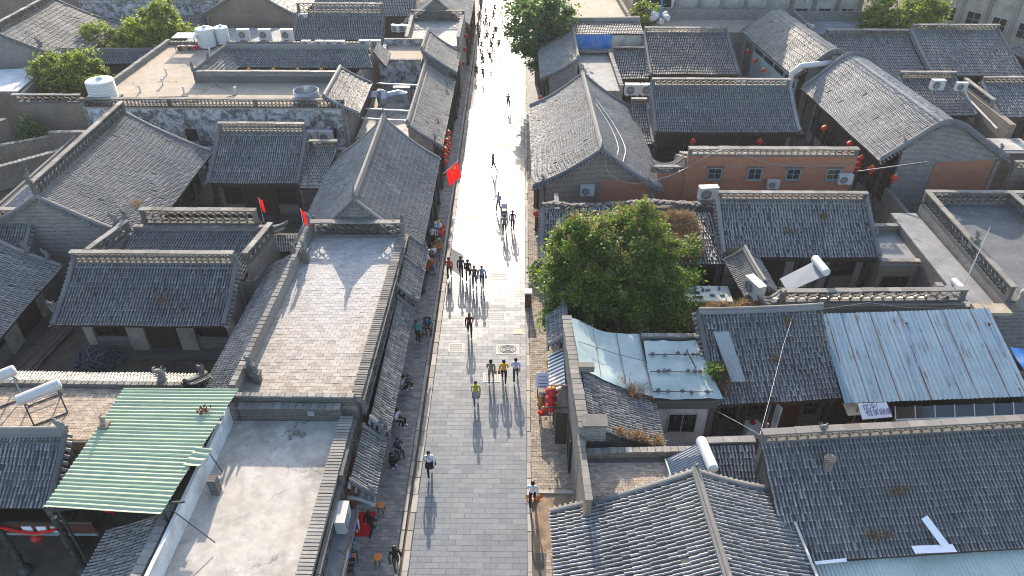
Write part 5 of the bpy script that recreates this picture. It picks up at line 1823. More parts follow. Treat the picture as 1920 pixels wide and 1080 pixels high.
MB().beam((24.2, 48.6, 5.0), (28.6, 47.8, 6.2), .08).build('slanting_pole', 'metal_dark', r13)
rg = thing('right_edge_wall', 'brick wall continuing from the rounded gable to the right edge', 'wall', (40, 50, 0))
MB().seg((36.3, 50.0), (46, 50.4), 0, 4.6, .4).build('wall_body', 'brick_brown', rg)
lattice(rg, (36.3, 50.0), (46, 50.4), 4.6, .6)
MB().box((27.4, 47.2, 1.6), (.3, 4.8, 3.2)).build('cross_wall', 'brick_dark', rg)
rs, _, _ = house('right_edge_slope', 'small dark tile slope cut by the right edge beside the grey terrace', *fx(37.0, 42, 49.0, 4.4, 46.5, 3.5), raw=True, ridge=None, front=None, mat='tile_brown', verges=(1, 0), K=4)

# ================================================================== RIGHT SIDE, far
r15, _, _ = house('brown_street_roof', 'light brown tiled roof below the street tree, falling to the street', (5.35, 68.0, 6.4), (5.3, 76.4, 6.4), (1.95, 68.3, 4.4), (1.85, 76.6, 4.4), raw=True, ridge='plain', rh=.35, mat='tile_brown', pitch=.25, tl=.4, K=4, front='dark', bays=3, inset=.8, orn=(0, 0), wall='brick')
tc, _, _ = flat_house('small_grey_terrace', 'small grey terrace between the brown street roof and the blue sheeted wall', [(5.7, 64.4, 4.8), (9.2, 64.4, 4.8), (9.0, 74.0, 4.8), (5.6, 74.0, 4.8)], 4.8, 'concrete_grey', 'brick', [None, ('wall', .5), ('lattice', .32, 1), None], raw=True)
bw = thing('blue_sheeted_wall', 'wall half covered with bright blue sheeting under a narrow tile strip', 'wall', (8.8, 75.6, 0))
MB().seg((5.5, 75.6), (12.3, 75.9), 0, 6.3, .3).build('wall_body', 'plaster_cream', bw)
MB().seg((5.55, 75.40), (9.2, 75.56), 4.85, 6.28, .03).build('blue_sheeting', 'blue_sheet', bw)
S = Slope((5.2, 78.6, 6.6), (12.4, 78.9, 6.6), (5.3, 75.5, 6.3), (12.4, 75.7, 6.3), .1)
roof_slope(bw, S, .25, .4, 'tile_dark', K=4)
MB().seg((5.2, 78.8), (12.4, 79.1), 0, 7.0, .3).build('upper_wall', 'brick', bw)
r16, _, _ = house('dark_mid_hall', 'dark tiled hall right of the blue sheeting', *fx(12.5, 20.8, 76.2, 6.3, 69.6, 4.4), raw=True, rh=.6, mat='tile_dark', pitch=.26, tl=.45, K=4, front='dark', bays=4, inset=1.0, orn=(0, 0))
r16b, _, _ = house('dark_side_slope', 'small dark slope below the blue sheeting', *fx(9.2, 12.3, 73.8, 5.3, 69.4, 4.0), raw=True, rh=.4, mat='tile_dark', pitch=.26, tl=.45, K=4, front='dark', bays=2, inset=.6, verges=(1, 0), orn=(0, 0))
r17, _, _ = house('sunlit_gable_hall', 'sunlit brown gable roof with teal lantern gallery, upper right', (26.1, 78.4, 8.0), (27.8, 65.8, 8.0), (23.0, 78.6, 5.7), (24.6, 65.6, 5.7), raw=True, back=3.6, bz=5.6, ridge=None, kind='round', mat='tile_brown', pitch=.26, tl=.45, K=4, front='dark', bays=5, inset=1.2, colmat='wood_teal', piermat='wood_teal')
MB().box((24.1, 70.5, 2.4), (.2, 9.0, 4.8), .12).build('gallery_wall', 'wood_teal', r17)
r18a, _, _ = house('far_right_hall', 'left of the two wide dark roofs below the far right tree', *fx(30.2, 38.3, 74.8, 6.6, 68.6, 4.6), raw=True, rh=.6, mat='tile_dark', pitch=.27, tl=.45, K=4, front=None, orn=(0, 0), verges=(1, 0))
r18b, _, _ = house('far_right_tall_hall', 'right and higher of the two wide dark roofs below the far right tree', *fx(38.5, 47.0, 74.8, 7.1, 68.2, 4.9), raw=True, rh=.6, mat='tile_dark', pitch=.27, tl=.45, K=4, front=None, orn=(0, 0))
r19a, _, _ = house('sunken_side_roof', 'small sunken slope with pierced ridge right of the rounded roof', *fx(34.0, 39.0, 65.6, 5.6, 60.6, 4.2), raw=True, rh=.7, rrows=2, mat='tile', pitch=.27, tl=.45, K=4, front=None, orn=(0, 0))
r19b, _, _ = house('right_edge_hall', 'bluish tiled roof cut by the right edge', *fx(40.3, 48, 63.6, 6.0, 59.4, 4.6), raw=True, rh=.6, mat='tile', pitch=.26, tl=.4, K=4, front='dark', bays=3, orn=(0, 0))
wl = thing('stepped_side_wall', 'tall stepped brick wall with a white downpipe right of the rounded roof', 'wall', (39.6, 60, 0))
MB().seg((39.6, 56.5), (39.6, 65.5), 0, 5.2, .5).build('wall_body', 'brick_brown', wl)
lattice(wl, (39.6, 60.0), (39.6, 65.0), 5.2, .7)
MB().tube([(39.0, 63.5, 5.3), (39.05, 62.5, 4.9), (39.1, 57.5, 4.4)], .09, 6).build('downpipe', 'plastic_white', wl)
sh = thing('small_tiled_kiosk', 'tiny tiled shed with white rim at the right edge', 'shed', (39.0, 55.0, 0))
MB().box((39.0, 55.0, 2.0), (2.6, 2.2, 4.0)).build('shed_body', 'brick_dark', sh)
MB().box((39.0, 55.0, 4.06), (3.0, 2.6, .12)).build('shed_roof', 'tile_brown', sh)
MB().box((39.0, 55.0, 4.14), (2.4, 2.0, .10)).build('roof_inset', 'concrete', sh)
f20, _, _ = flat_house('long_flat_roof', 'long low flat roof with bright strip below the beige block', [(13.8, 80.0, 5.2), (30, 80.0, 5.2), (30, 84.6, 5.2), (13.8, 84.6, 5.2)], 5.2, 'concrete_tan', 'brick', [None, None, ('wall', 1.2), None], raw=True)
f20b, _, _ = flat_house('curved_parapet_house', 'grey flat roof with curved parapet right of the sunlit gable', [(29.5, 77.0, 5.6), (37.0, 77.0, 5.6), (37.0, 83.0, 5.6), (29.5, 83.0, 5.6)], 5.6, 'concrete_grey', 'brick', [('wall', .3), None, ('wall', .9), ('wall', .9)], raw=True)
tn, _, _ = flat_house('tan_top_house', 'tan flat roof at the top centre right of the street tree', [(5.0, 81.3, 5.5), (12.1, 81.3, 5.5), (11.0, 99, 5.5), (5.4, 99, 5.5)], 5.5, 'concrete_tan', 'brick', [('wall', .2), ('wall', .5), None, ('wall', .5)], raw=True)
f21, _, _ = flat_house('street_corner_house', 'grey walled house behind the street tree', [(1.6, 78.5, 5.0), (4.8, 78.5, 5.0), (4.8, 100, 5.0), (1.6, 100, 5.0)], 5.0, 'concrete_grey', 'brick', [('wall', .4), None, None, ('wall', .4)], raw=True)


def block(name, label, P, Q, z, nb, mat='plaster_cream'):
    """modern block: facade P-Q with piers, floor bands, windows"""
    P, Q = np.asarray(P, float), np.asarray(Q, float)
    d = nrm(Q - P); n = np.array([-d[1], d[0]])
    root = thing(name, label, 'building', (*((P + Q) / 2), 0))
    a, b, c, e = P, Q, Q + n * 12, P + n * 12
    MB().hexa([[*a, 0], [*b, 0], [*c, 0], [*e, 0]], [[*a, z], [*b, z], [*c, z], [*e, z]]).build('wall', mat, root)
    L = np.linalg.norm(Q - P); w = L / nb
    for k in range(nb + 1):
        p = P + d * w * k - n * .14
        MB().seg(p - d * .18, p + d * .18, 0, z + .1, .28).build('pilaster', 'coping', root)
    for zz in (3.4, 6.9, 10.2):
        for k in range(nb):
            p = P + d * (w * (k + .22)) - n * .01; q = P + d * (w * (k + .78)) - n * .01
            window_part(root, p, q, zz + .9, zz + 2.5, -n, 'metal_white', bars=(2, 2))
        MB().seg(P - n * .05, Q - n * .05, zz + .3, zz + .5, .12).build('floor_band', 'plaster_cream', root)


block('beige_block', 'beige modern block with pilasters along the top edge right of centre', (17.5, 86.5), (38.0, 86.5), 13, 8)
block('beige_corner_block', 'angled beige modern block in the top right corner', (46.0, 90.5), (58.0, 75.5), 13, 7)
dg, _, _ = flat_house('glazed_top_house', 'dark glazed front at the top edge beside the small tree', [(12.6, 86.5, 7.5), (17.2, 86.5, 7.5), (17.2, 96, 7.5), (12.6, 96, 7.5)], 7.5, 'concrete_grey', ['glass_dark', 'plaster_white', 'brick', 'brick'], [None] * 4, raw=True)
rr_, _, _ = house('top_right_slope', 'dark slope at the right edge below the angled beige block', *fy(66, 75, 52.0, 6.5, 49.0, 5.0), raw=True, ridge='plain', mat='tile_dark', pitch=.28, tl=.5, K=4, front=None, orn=(0, 0))
# ================================================================== TREES AND PLANTS
def leaf_cloud(mb, ells, n, size, clump=.55, per=140, seed=1, up=.35, shell=.55):
    r_ = np.random.default_rng(seed)
    vol = np.array([e[1][0] * e[1][1] * e[1][2] for e in ells])
    vol = vol / vol.sum()
    nc = max(6, n // per)
    cs = []
    for k in range(nc):
        c, r = ells[r_.choice(len(ells), p=vol)]
        d = r_.normal(size=3); d /= np.linalg.norm(d)
        rad = shell + (1 - shell) * r_.random() ** .6
        cs.append(np.array(c) + d * np.array(r) * rad)
    cs = np.array(cs)
    ci = r_.integers(0, nc, n)
    csz = clump * (0.45 + 1.2 * r_.random(nc) ** 1.5)
    P = cs[ci] + r_.normal(size=(n, 3)) * (csz[ci][:, None] * [.62, .62, .48])
    a = r_.normal(size=(n, 3)); a[:, 2] *= .5
    a /= np.linalg.norm(a, axis=1, keepdims=True)
    nn = r_.normal(size=(n, 3)); nn[:, 2] += up * 3
    b = np.cross(nn, a); b /= (np.linalg.norm(b, axis=1, keepdims=True) + 1e-9)
    s = size * (.6 + .8 * r_.random(n))[:, None]
    V = np.stack([P - a * s * .5, P + b * s * .30 + a * s * .05, P + a * s * .55, P - b * s * .30 + a * s * .05], axis=1).reshape(-1, 3)
    F = np.arange(4 * n).reshape(-1, 4)
    cv = r_.random(nc)
    mb.add(V, F, 0, np.clip(.6 * cv[ci] + .4 * r_.random(n), 0, .999))
    return cs


def tree(name, label, base, ells, n, size, mat='leaf', trunk_r=.18, clump=.55, per=140, seed=1, group=None, seedheads=0, cat='tree'):
    root = thing(name, label, cat, base, group)
    mb = MB()
    cs = leaf_cloud(mb, ells, n, size, clump, per, seed)
    cr = mb.build('crown', mat, root, kind='stuff', uv=False)
    tb = MB()
    base = np.array(base, float)
    top = np.mean([e[0] for e in ells], axis=0)
    mid = base + (top - base) * .55
    tb.tube([base, base + (mid - base) * .5 + [.08, .05, 0], mid, top], [trunk_r * 1.25, trunk_r, trunk_r * .75, trunk_r * .3], 8)
    r_ = np.random.default_rng(seed + 5)
    for c in cs[r_.choice(len(cs), min(len(cs), 40), replace=False)]:
        s0 = base + (top - base) * (.4 + .45 * r_.random())
        m = (s0 + c) / 2 + [0, 0, .25]
        tb.tube([s0, m, c], [trunk_r * .38, trunk_r * .2, trunk_r * .06], 5)
    tb.build('trunk', 'bark', root, smooth=True)
    if seedheads:
        ms = MB()
        up = cs[np.argsort(cs[:, 2])[-seedheads:]]
        r2 = np.random.default_rng(seed + 9)
        for c in up:
            n2 = 46
            t = r2.random(n2)
            P = c + np.column_stack([r2.normal(0, .13, n2) * (1 - t * .6), r2.normal(0, .13, n2) * (1 - t * .6), .15 + t * .62])
            a = r2.normal(size=(n2, 3)); a /= np.linalg.norm(a, axis=1, keepdims=True)
            b = np.cross(a, r2.normal(size=(n2, 3))); b /= np.linalg.norm(b, axis=1, keepdims=True)
            s = .12
            V = np.stack([P - a * s * .5, P + b * s * .35, P + a * s * .5, P - b * s * .35], axis=1).reshape(-1, 3)
            ms.add(V, np.arange(4 * n2).reshape(-1, 4), 0, r2.random(n2))
        ms.build('seed_heads', 'leaf_seed', root, kind='stuff', uv=False)
    return root


tree('goldenrain_tree', 'big broad green tree with tan seed heads beside the street', (5.6, 36.4, 0), [((5.7, 36.8, 4.9), (4.0, 3.4, 3.2)), ((3.3, 35.2, 3.9), (2.1, 2.2, 1.9)), ((8.7, 35.6, 3.9), (2.2, 2.0, 1.8)), ((6.2, 37.2, 6.2), (2.7, 2.0, 1.6)), ((3.6, 37.6, 6.0), (1.6, 1.6, 1.5)), ((5.5, 33.6, 3.0), (3.4, 1.5, 1.6)), ((3.0, 33.8, 3.0), (1.6, 1.5, 1.4)), ((8.6, 33.9, 3.0), (1.9, 1.4, 1.3))] + [((x_, y_, z_), (.55, .5, .9)) for x_, y_, z_ in ((4.4, 37.2, 7.4), (5.6, 37.6, 7.9), (6.9, 37.5, 7.8), (7.9, 37.2, 7.3), (3.0, 37.0, 6.7), (9.0, 36.8, 6.5), (2.0, 36.6, 6.2), (9.9, 36.6, 5.8), (1.9, 35.6, 5.2), (10.6, 35.8, 4.6), (6.2, 36.4, 8.2), (4.9, 35.8, 7.6))],
     84000, .19, 'leaf', .24, .42, 190, 4, seedheads=130)
tree('street_tree', 'dark green tree leaning over the bright far street', (2.2, 77.5, 0), [((1.8, 77.4, 6.0), (3.1, 2.8, 2.9)), ((-.4, 78.6, 6.8), (1.8, 1.8, 1.9)), ((3.6, 78.6, 7.6), (2.4, 2.2, 2.4)), ((1.2, 82.0, 8.2), (2.6, 2.6, 2.4)), ((1.9, 75.4, 4.2), (1.6, 1.3, 1.5))], 16000, .34, 'leaf_dark', .22, .6, 130, 8)
tree('shrubby_tree', 'yellowish bushy tree behind the white water tank', (-43.6, 69.6, 0), [((-43.6, 69.6, 4.1), (3.2, 2.2, 2.1)), ((-39.9, 68.6, 3.4), (2.6, 1.7, 1.7)), ((-45.9, 70.6, 3.8), (1.9, 1.6, 1.7)), ((-42.0, 70.2, 5.0), (1.6, 1.4, 1.3))], 20000, .26, 'leaf_yellow', .14, .5, 110, 12)
tree('garden_tree', 'tallest bright green tree in the upper left gardens', (-38.8, 80.6, 0), [((-38.4, 80.2, 5.2), (2.4, 2.0, 3.0)), ((-40.8, 80.5, 4.0), (2.6, 1.8, 2.4)), ((-36.9, 79.6, 3.9), (2.0, 1.7, 2.2)), ((-38.0, 80.6, 7.4), (1.2, 1.1, 1.4))], 20000, .28, 'leaf_yellow', .15, .5, 110, 15)
tree('small_garden_tree', 'small olive tree left of the tallest garden tree', (-45.6, 80.4, 0), [((-44.9, 79.4, 4.0), (2.2, 1.7, 2.2)), ((-42.9, 78.6, 3.2), (1.8, 1.4, 1.6))], 9000, .26, 'leaf_yellow', .12, .5, 110, 17)
tree('dark_yard_bush', 'dark green bush against the brown garden wall at the left', (-43.9, 61.8, 0), [((-43.9, 61.8, 1.6), (1.3, 1.1, 1.5)), ((-43.0, 61.2, .9), (.9, .8, .9))], 3000, .24, 'leaf_dark', .1, .4, 100, 18, cat='bush')
tree('far_round_tree', 'round light green tree in front of the beige blocks, upper right', (39.5, 79.5, 0), [((39.6, 79.5, 7.2), (3.7, 2.8, 2.4)), ((37.4, 79.0, 6.4), (2.0, 1.8, 1.7)), ((42.2, 79.8, 7.0), (2.3, 2.0, 2.0))], 13000, .30, 'leaf_yellow', .2, .55, 120, 21)
tree('thin_roof_tree', 'thin airy tree beside the rooftop speaker cluster at the top', (13.4, 82.9, 0), [((13.6, 82.9, 6.4), (1.6, 1.2, 1.4)), ((12.8, 82.3, 5.4), (1.0, .8, .8))], 1800, .26, 'leaf_yellow', .08, .45, 60, 23)
tree('kerb_shrub', 'small potted shrub on the right kerb below the red lantern', (1.2, 42.2, .06), [((1.15, 42.2, .75), (.42, .5, .6))], 900, .16, 'leaf_dark', .05, .22, 60, 27, cat='shrub')
tree('roof_weed', 'bright green weed tuft growing beside the grey patch sheet', (9.9, 28.0, 3.75), [((9.95, 28.0, 4.35), (.42, .4, .45))], 500, .15, 'leaf', .03, .2, 60, 29, cat='weed')
tree('yard_plant', 'leafy yard plant below the weathered hall', (23.9, 37.6, 0), [((23.9, 37.6, 1.0), (.8, .6, .6))], 900, .2, 'leaf_dark', .04, .3, 60, 31, cat='plant')
tree('top_right_tree', 'green tree at the top right corner above the angled block', (52, 95, 0), [((52, 95, 9.5), (4, 3, 3))], 4000, .4, 'leaf_yellow', .2, .7, 100, 33)


def dry_grass(name, label, S, u0, u1, t0, t1, n, h, seed, spread=.25):
    r_ = np.random.default_rng(seed)
    nt = max(4, n // 40)
    cu, ct = u0 + (u1 - u0) * r_.random(nt), t0 + (t1 - t0) * r_.random(nt)
    ci = r_.integers(0, nt, n)
    P = S.at(np.clip(cu[ci] + r_.normal(0, .02, n), 0, 1), np.clip(ct[ci] + r_.normal(0, .02, n), 0, 1))
    P[:, 2] += .03
    d = np.column_stack([r_.normal(0, .35, n), r_.normal(0, .35, n), np.ones(n)])
    d *= (h * (.5 + r_.random(n)))[:, None]
    w = r_.normal(size=(n, 3)); w[:, 2] = 0; w /= np.linalg.norm(w, axis=1, keepdims=True); w *= .02
    bend = np.column_stack([r_.normal(0, .3, n), r_.normal(0, .3, n), -.1 * np.ones(n)]) * h
    V = np.stack([P - w, P + w, P + d * .6 + w * .8, P + d * .6 - w * .8, P + d + bend + w * .2, P + d + bend - w * .2], axis=1).reshape(-1, 3)
    k = (np.arange(n) * 6)[:, None]
    F = np.vstack([k + [0, 1, 2, 3], k + [3, 2, 4, 5]])
    mb = MB()
    mb.add(V, F, 0, np.tile(r_.random(n), 2))
    c = P.mean(axis=0)
    o = mb.build(name, 'grass_dry', None, uv=False, loc=c)
    tag(o, label, 'grass', kind='stuff')
    return o


dry_grass('dry_grass', 'tall dry brown grass covering the roof right of the tree', S8c, .02, .62, .1, .95, 9000, .55, 1)
dry_grass('dry_grass', 'straw-coloured grass on the eave above the rough tiled hall', Slope((9.4, 34.6, 3.2), (14.2, 35.2, 3.2), (9.4, 33.2, 2.9), (14.2, 33.6, 2.9), 0), 0, 1, 0, 1, 3500, .4, 2)
dry_grass('dry_grass', 'thin dry grass tuft on the striped shop roof by the tarp', S4, .40, .52, .55, .95, 500, .4, 3)
dry_grass('dry_grass', 'golden grass along the bottom edge of the tarped shop roof', S4, .0, .035, .3, .95, 700, .3, 4)
dry_grass('dry_grass', 'dry weeds on the left eave of the rough tiled roof', S5, .02, .12, .6, .9, 400, .4, 5)
dry_grass('dry_grass', 'dry weeds below the weathered hall eave', S7, .0, .12, .97, 1.0, 400, .35, 6)

for k, (lab, S_, u_, t_) in enumerate((('dry weed tuft on the lower left of the great diagonal roof', S9, .25, .7), ('dry weed tuft near the middle of the weathered hall roof', S7, .45, .55), ('dry weed tuft high on the weathered hall roof', S7, .7, .3), ('dry weed tuft on the large dark lower right slope', S2_, .42, .5),
                                          ('dry weed tuft low on the large dark lower right slope', S2_, .3, .85), ('dry weed tuft on the courtyard hall roof', S6, .6, .6), ('dry weed tuft on the rough old tiled roof', S5, .55, .55), ('dry weed tuft near the ridge of the rough tiled roof', S5, .7, .15))):
    dry_grass('dry_grass', lab, S_, u_ - .01, u_ + .01, t_ - .02, t_ + .02, 90, .22, 40 + k)

# ================================================================== STREET FURNITURE, ROOF MACHINES
def ac_proto(dark=False, double=False):
    root = thing('air_conditioner', 'white outdoor air conditioner unit', 'air conditioner')
    h = 1.25 if double else .62
    mb = MB()
    mb.box((0, 0, h / 2 + .06), (.86, .34, h))
    mb.box((0, 0, h + .065), (.89, .37, .02))
    for x in (-.3, .3):
        mb.box((x, 0, .03), (.08, .36, .06))
    mb.build('casing', 'metal_white', root)
    for z in ([.37, .95] if double else [.37]):
        m = MB()
        a = np.linspace(0, 2 * math.pi, 17)
        for rr in (.24, .17, .10):
            m.tube([(-.12 + rr * math.cos(t), -.185, z + rr * math.sin(t)) for t in a], .011, 4, cap=False)
        for k in range(6):
            t = k * math.pi / 6
            m.beam((-.12 + .24 * math.cos(t), -.185, z + .24 * math.sin(t)), (-.12 - .24 * math.cos(t), -.185, z - .24 * math.sin(t)), .014)
        g = m.build('fan_grille', 'metal_grey', root)
        f = MB()
        f.lathe((0, 0, 0), [(.235, 0), (.235, .012)], 16)
        V = f.V[0]; f.V[0] = np.column_stack([V[:, 0] - .12, -.176 - V[:, 2] * .3, V[:, 1] + z])
        f.build('fan_well', 'metal_dark', g)
    return Proto(root)


AC, AC2 = ac_proto(), ac_proto(double=True)
ACG = 'air conditioner units on the walls and roofs'
ac_spots = [
    ((-7.35, 19.6, 3.14), math.pi / 2, 'air conditioner standing on the ledge above the red carpet', AC, 1.25),
    ((12.9, 45.2, 4.55), .1, 'air conditioner on the rubble wall right of the tree', AC, 1.5),
    ((13.6, 34.9, 4.05), -1.2, 'air conditioner box beside the curled gate roof', AC, 1.5),
    ((4.9, 47.6, 3.5), 0, 'air conditioner on the brick street gable', AC, 1.15),
    ((18.5, 48.6, 3.6), 0, 'air conditioner under the middle red brick windows', AC, 1.0),
    ((23.6, 48.6, 4.0), 0, 'air conditioner at the right end of the red brick wall', AC, 1.15),
    ((9.9, 63.6, 4.7), 0, 'left of the two rooftop air conditioners beside the street gable', AC, 1.5),
    ((11.3, 63.6, 4.7), 0, 'right of the two rooftop air conditioners beside the street gable', AC, 1.5),
    ((20.9, 69.2, 3.2), 0, 'air conditioner in the dark gap right of the dark mid hall', AC, 1.2),
    ((36.1, 62.9, 5.6), 0, 'left of two white units on the pierced ridge by the rounded roof', AC, 1.3),
    ((38.2, 62.9, 5.5), 0, 'right of two white units on the pierced ridge by the rounded roof', AC, 1.1),
    ((29.8, 78.5, 5.6), 0, 'air conditioner on the curved parapet roof', AC, 1.2),
    ((-23.2, 56.9, 4.4), 0, 'upper air conditioner left of the dark window, whitewashed inn wall', AC, 1.1),
    ((-23.3, 56.9, 3.1), 0, 'lower air conditioner left of the dark window, whitewashed inn wall', AC, 1.1),
    ((-19.9, 56.9, 4.7), 0, 'first air conditioner right of the window on the inn wall', AC, 1.1),
    ((-17.6, 56.9, 4.7), 0, 'second air conditioner right of the window on the inn wall', AC, 1.1),
    ((-16.9, 56.0, 2.9), 0, 'left wrapped machine at the right end of the inn wall', AC2, 1.3),
    ((-15.7, 56.0, 2.9), 0, 'right wrapped machine at the right end of the inn wall', AC2, 1.3),
    ((-27.3, 74.0, 5.4), .1, 'leftmost double-fan machine behind the tan roof', AC2, 1.35),
    ((-25.2, 74.0, 5.4), .1, 'middle double-fan machine behind the tan roof', AC2, 1.35),
    ((-23.0, 74.0, 5.4), .1, 'rightmost double-fan machine behind the tan roof', AC2, 1.35),
    ((-20.6, 71.8, 6.1), 0, 'single small unit right of the double-fan machines', AC, 1.0),
    ((-19.3, 71.8, 6.1), 0, 'first of the tight row of small rooftop units', AC, 1.0),
    ((-18.3, 71.8, 6.1), 0, 'second of the tight row of small rooftop units', AC, 1.0),
    ((-17.3, 71.8, 6.1), 0, 'third of the tight row of small rooftop units', AC, 1.0),
    ((-15.0, 71.8, 6.1), 0, 'left unit of the pair at the end of the tan roof', AC, 1.1),
    ((-13.9, 71.8, 6.1), 0, 'right unit of the pair at the end of the tan roof', AC, 1.1),
    ((-23.6, 82.6, 5.4), 0, 'unit at the left end of the far pierced ridge', AC, 1.2),
    ((-13.2, 80.2, 5.0), -.4, 'left of two units beside the far left hall', AC, 1.1),
    ((-12.3, 80.2, 5.0), -.4, 'right of two units beside the far left hall', AC, 1.1),
    ((-44.8, 87.0, 4.2), 0, 'first small unit on the far whitewashed wall', AC, 1.0),
    ((-42.4, 87.0, 4.2), 0, 'second small unit on the far whitewashed wall', AC, 1.0),
    ((-40.6, 87.0, 4.2), 0, 'third small unit on the far whitewashed wall', AC, 1.0),
    ((-33.6, 87.0, 4.2), 0, 'last small unit on the far whitewashed wall', AC, 1.0),
    ((31.6, 86.2, 6.6), 0, 'small unit on the beige block pilaster', AC, 1.0),
]
for loc, rz, lab, pr, sc in ac_spots:
    pr.place(loc, rz, lab, ACG, sc)


def tank(name, label, loc, r, h, mat='plastic_white', lid=True, ribs=7, group=None):
    root = thing(name, label, 'water tank', loc, group)
    prof = []
    for k in range(ribs):
        z0, z1 = h * k / ribs, h * (k + 1) / ribs
        prof += [(r * .965, z0 + .01), (r, z0 + (z1 - z0) * .3), (r, z0 + (z1 - z0) * .7), (r * .965, z1 - .01)]
    if not lid:
        prof += [(r * .95, h), (r * .92, h * .96), (r * .90, h * .25), (.02, h * .24)]
    if lid:
        prof += [(r * .9, h + .02), (r * .5, h + .1 * r), (r * .22, h + .15 * r)]
    MB().lathe(loc, prof, 28).build('tank_body', mat, root)
    if lid:
        MB().lathe((loc[0] + r * .1, loc[1], loc[2] + h + .12 * r), [(r * .22, 0), (r * .22, .1), (r * .12, .16)], 12).build('lid', mat, root)
    else:
        MB().lathe((loc[0], loc[1], loc[2] + h * .3), [(r * .89, 0), (r * .89, .01)], 24).build('tank_floor', 'metal_grey', root)
    MB().box((loc[0], loc[1], loc[2] - .05), (r * 1.9, r * 1.9, .1)).build('plinth', 'brick_dark', root)
    return root


tank('water_tank', 'big ribbed white water tank on the left corner of the tan roof', (-34.3, 58.7, 6.15), 1.1, 1.6)
tank('water_tank', 'taller of two white tanks at the back of the tan roof', (-30.4, 72.2, 6.1), .85, 1.7, group='back tanks')
tank('water_tank', 'smaller tank right behind the taller back tank', (-29.2, 73.2, 6.1), .7, 1.5, group='back tanks')
tank('steel_tank', 'open ribbed steel tank near the right end of the tan roof', (-17.5, 58.6, 6.1), 1.05, .95, 'steel', False, 6)
# rooftop bits on the tan roof
sc_ = thing('sunshade_table', 'white sunshade over clutter at the back left of the tan roof', 'sunshade', (-31.9, 71.4, 6.0))
MB().box((-32.0, 71.6, 7.3), (2.2, 1.6, .06)).build('shade_sheet', 'plaster_white', sc_)
for dx, dy in ((-1, -.7), (1, -.7), (-1, .7), (1, .7)):
    MB().beam((-32 + dx, 71.6 + dy, 6.0), (-32 + dx, 71.6 + dy, 7.3), .05).build('leg', 'metal_dark', sc_)
for k in range(6):
    MB().box((-32.8 + k * .32, 71.3 + .1 * (k % 2), 6.2), (.28, .4, .4), k).build('clutter', ['wood_red', 'metal_grey', 'straw', 'metal_dark', 'rubble', 'cloth_red'][k], sc_)
pl = thing('blue_plank_pile', 'long blue planks and pipes lying on the tan roof', 'planks', (-29.5, 58.8, 6.0))
for k in range(5):
    MB().beam((-31.2 + .1 * k, 58.3 + .18 * k, 6.05 + .03 * k), (-28.2 + .15 * k, 58.5 + .2 * k, 6.05 + .03 * k), .16, .05).build('plank', ['blue_sheet', 'metal_grey', 'metal_dark', 'blue_sheet', 'wood_grey'][k], pl)
bg_ = thing('white_roll', 'white rolled sheet lying beside the blue planks', 'roll', (-27.2, 58.6, 6.0))
MB().tube([(-27.9, 58.3, 6.15), (-27.2, 58.5, 6.18), (-26.5, 58.8, 6.15)], [.12, .16, .12], 10).build('roll', 'plastic_white', bg_)


def heater(name, label, tank_a, tank_b, low_a, low_b, base_z, tubes=14, panel='collector', r=.24):
    """tank along tank_a-tank_b, collector down to low_a-low_b"""
    ta, tb_, la, lb = [np.asarray(x, float) for x in (tank_a, tank_b, low_a, low_b)]
    c = (la + lb) / 2
    root = thing(name, label, 'solar heater', (c[0], c[1], base_z))
    d = nrm(tb_ - ta)
    t = MB().tube([ta - d * .05, ta, tb_, tb_ + d * .05], [r * .8, r, r, r * .8], 16).build('tank', 'plastic_white', root)
    for p, e in ((ta - d * .056, -d), (tb_ + d * .056, d)):
        MB().tube([p, p + e * .02], r * .78, 14).build('end_cap', 'lantern_red' if e is d else 'plastic_white', t)
    if tubes:
        for k in range(tubes):
            f = (k + .5) / tubes
            MB().tube([ta + (tb_ - ta) * f - [0, 0, r * .3], la + (lb - la) * f], .034, 6).build('glass_tube', 'glass_tube', root)
        MB().beam(la, lb, .08).build('tube_rail', 'metal_white', root)
        dn = np.array([0, 0, -.07])
        MB().hexa([la + dn, lb + dn, tb_ - [0, 0, r] + dn, ta - [0, 0, r] + dn], [la + dn * .8, lb + dn * .8, tb_ - [0, 0, r] + dn * .8, ta - [0, 0, r] + dn * .8]).build('reflector', 'metal_white', root)
    else:
        u = np.array([0, 0, .05])
        MB().hexa([la, lb, tb_ - [0, 0, r], ta - [0, 0, r]], [la + u, lb + u, tb_ - [0, 0, r] + u, ta - [0, 0, r] + u]).build('collector', panel, root)
    for p in (ta, tb_):
        q = p.copy(); q[2] = base_z
        MB().beam(q, p - [0, 0, r * .9], .05).build('leg', 'metal_dark', root)
        l = la if p is ta else lb
        MB().beam((l[0], l[1], base_z), l, .05).build('leg', 'metal_dark', root)
        MB().beam((l[0], l[1], base_z + .02), q + [0, 0, .02], .04).build('foot_rail', 'metal_dark', root)
    return root


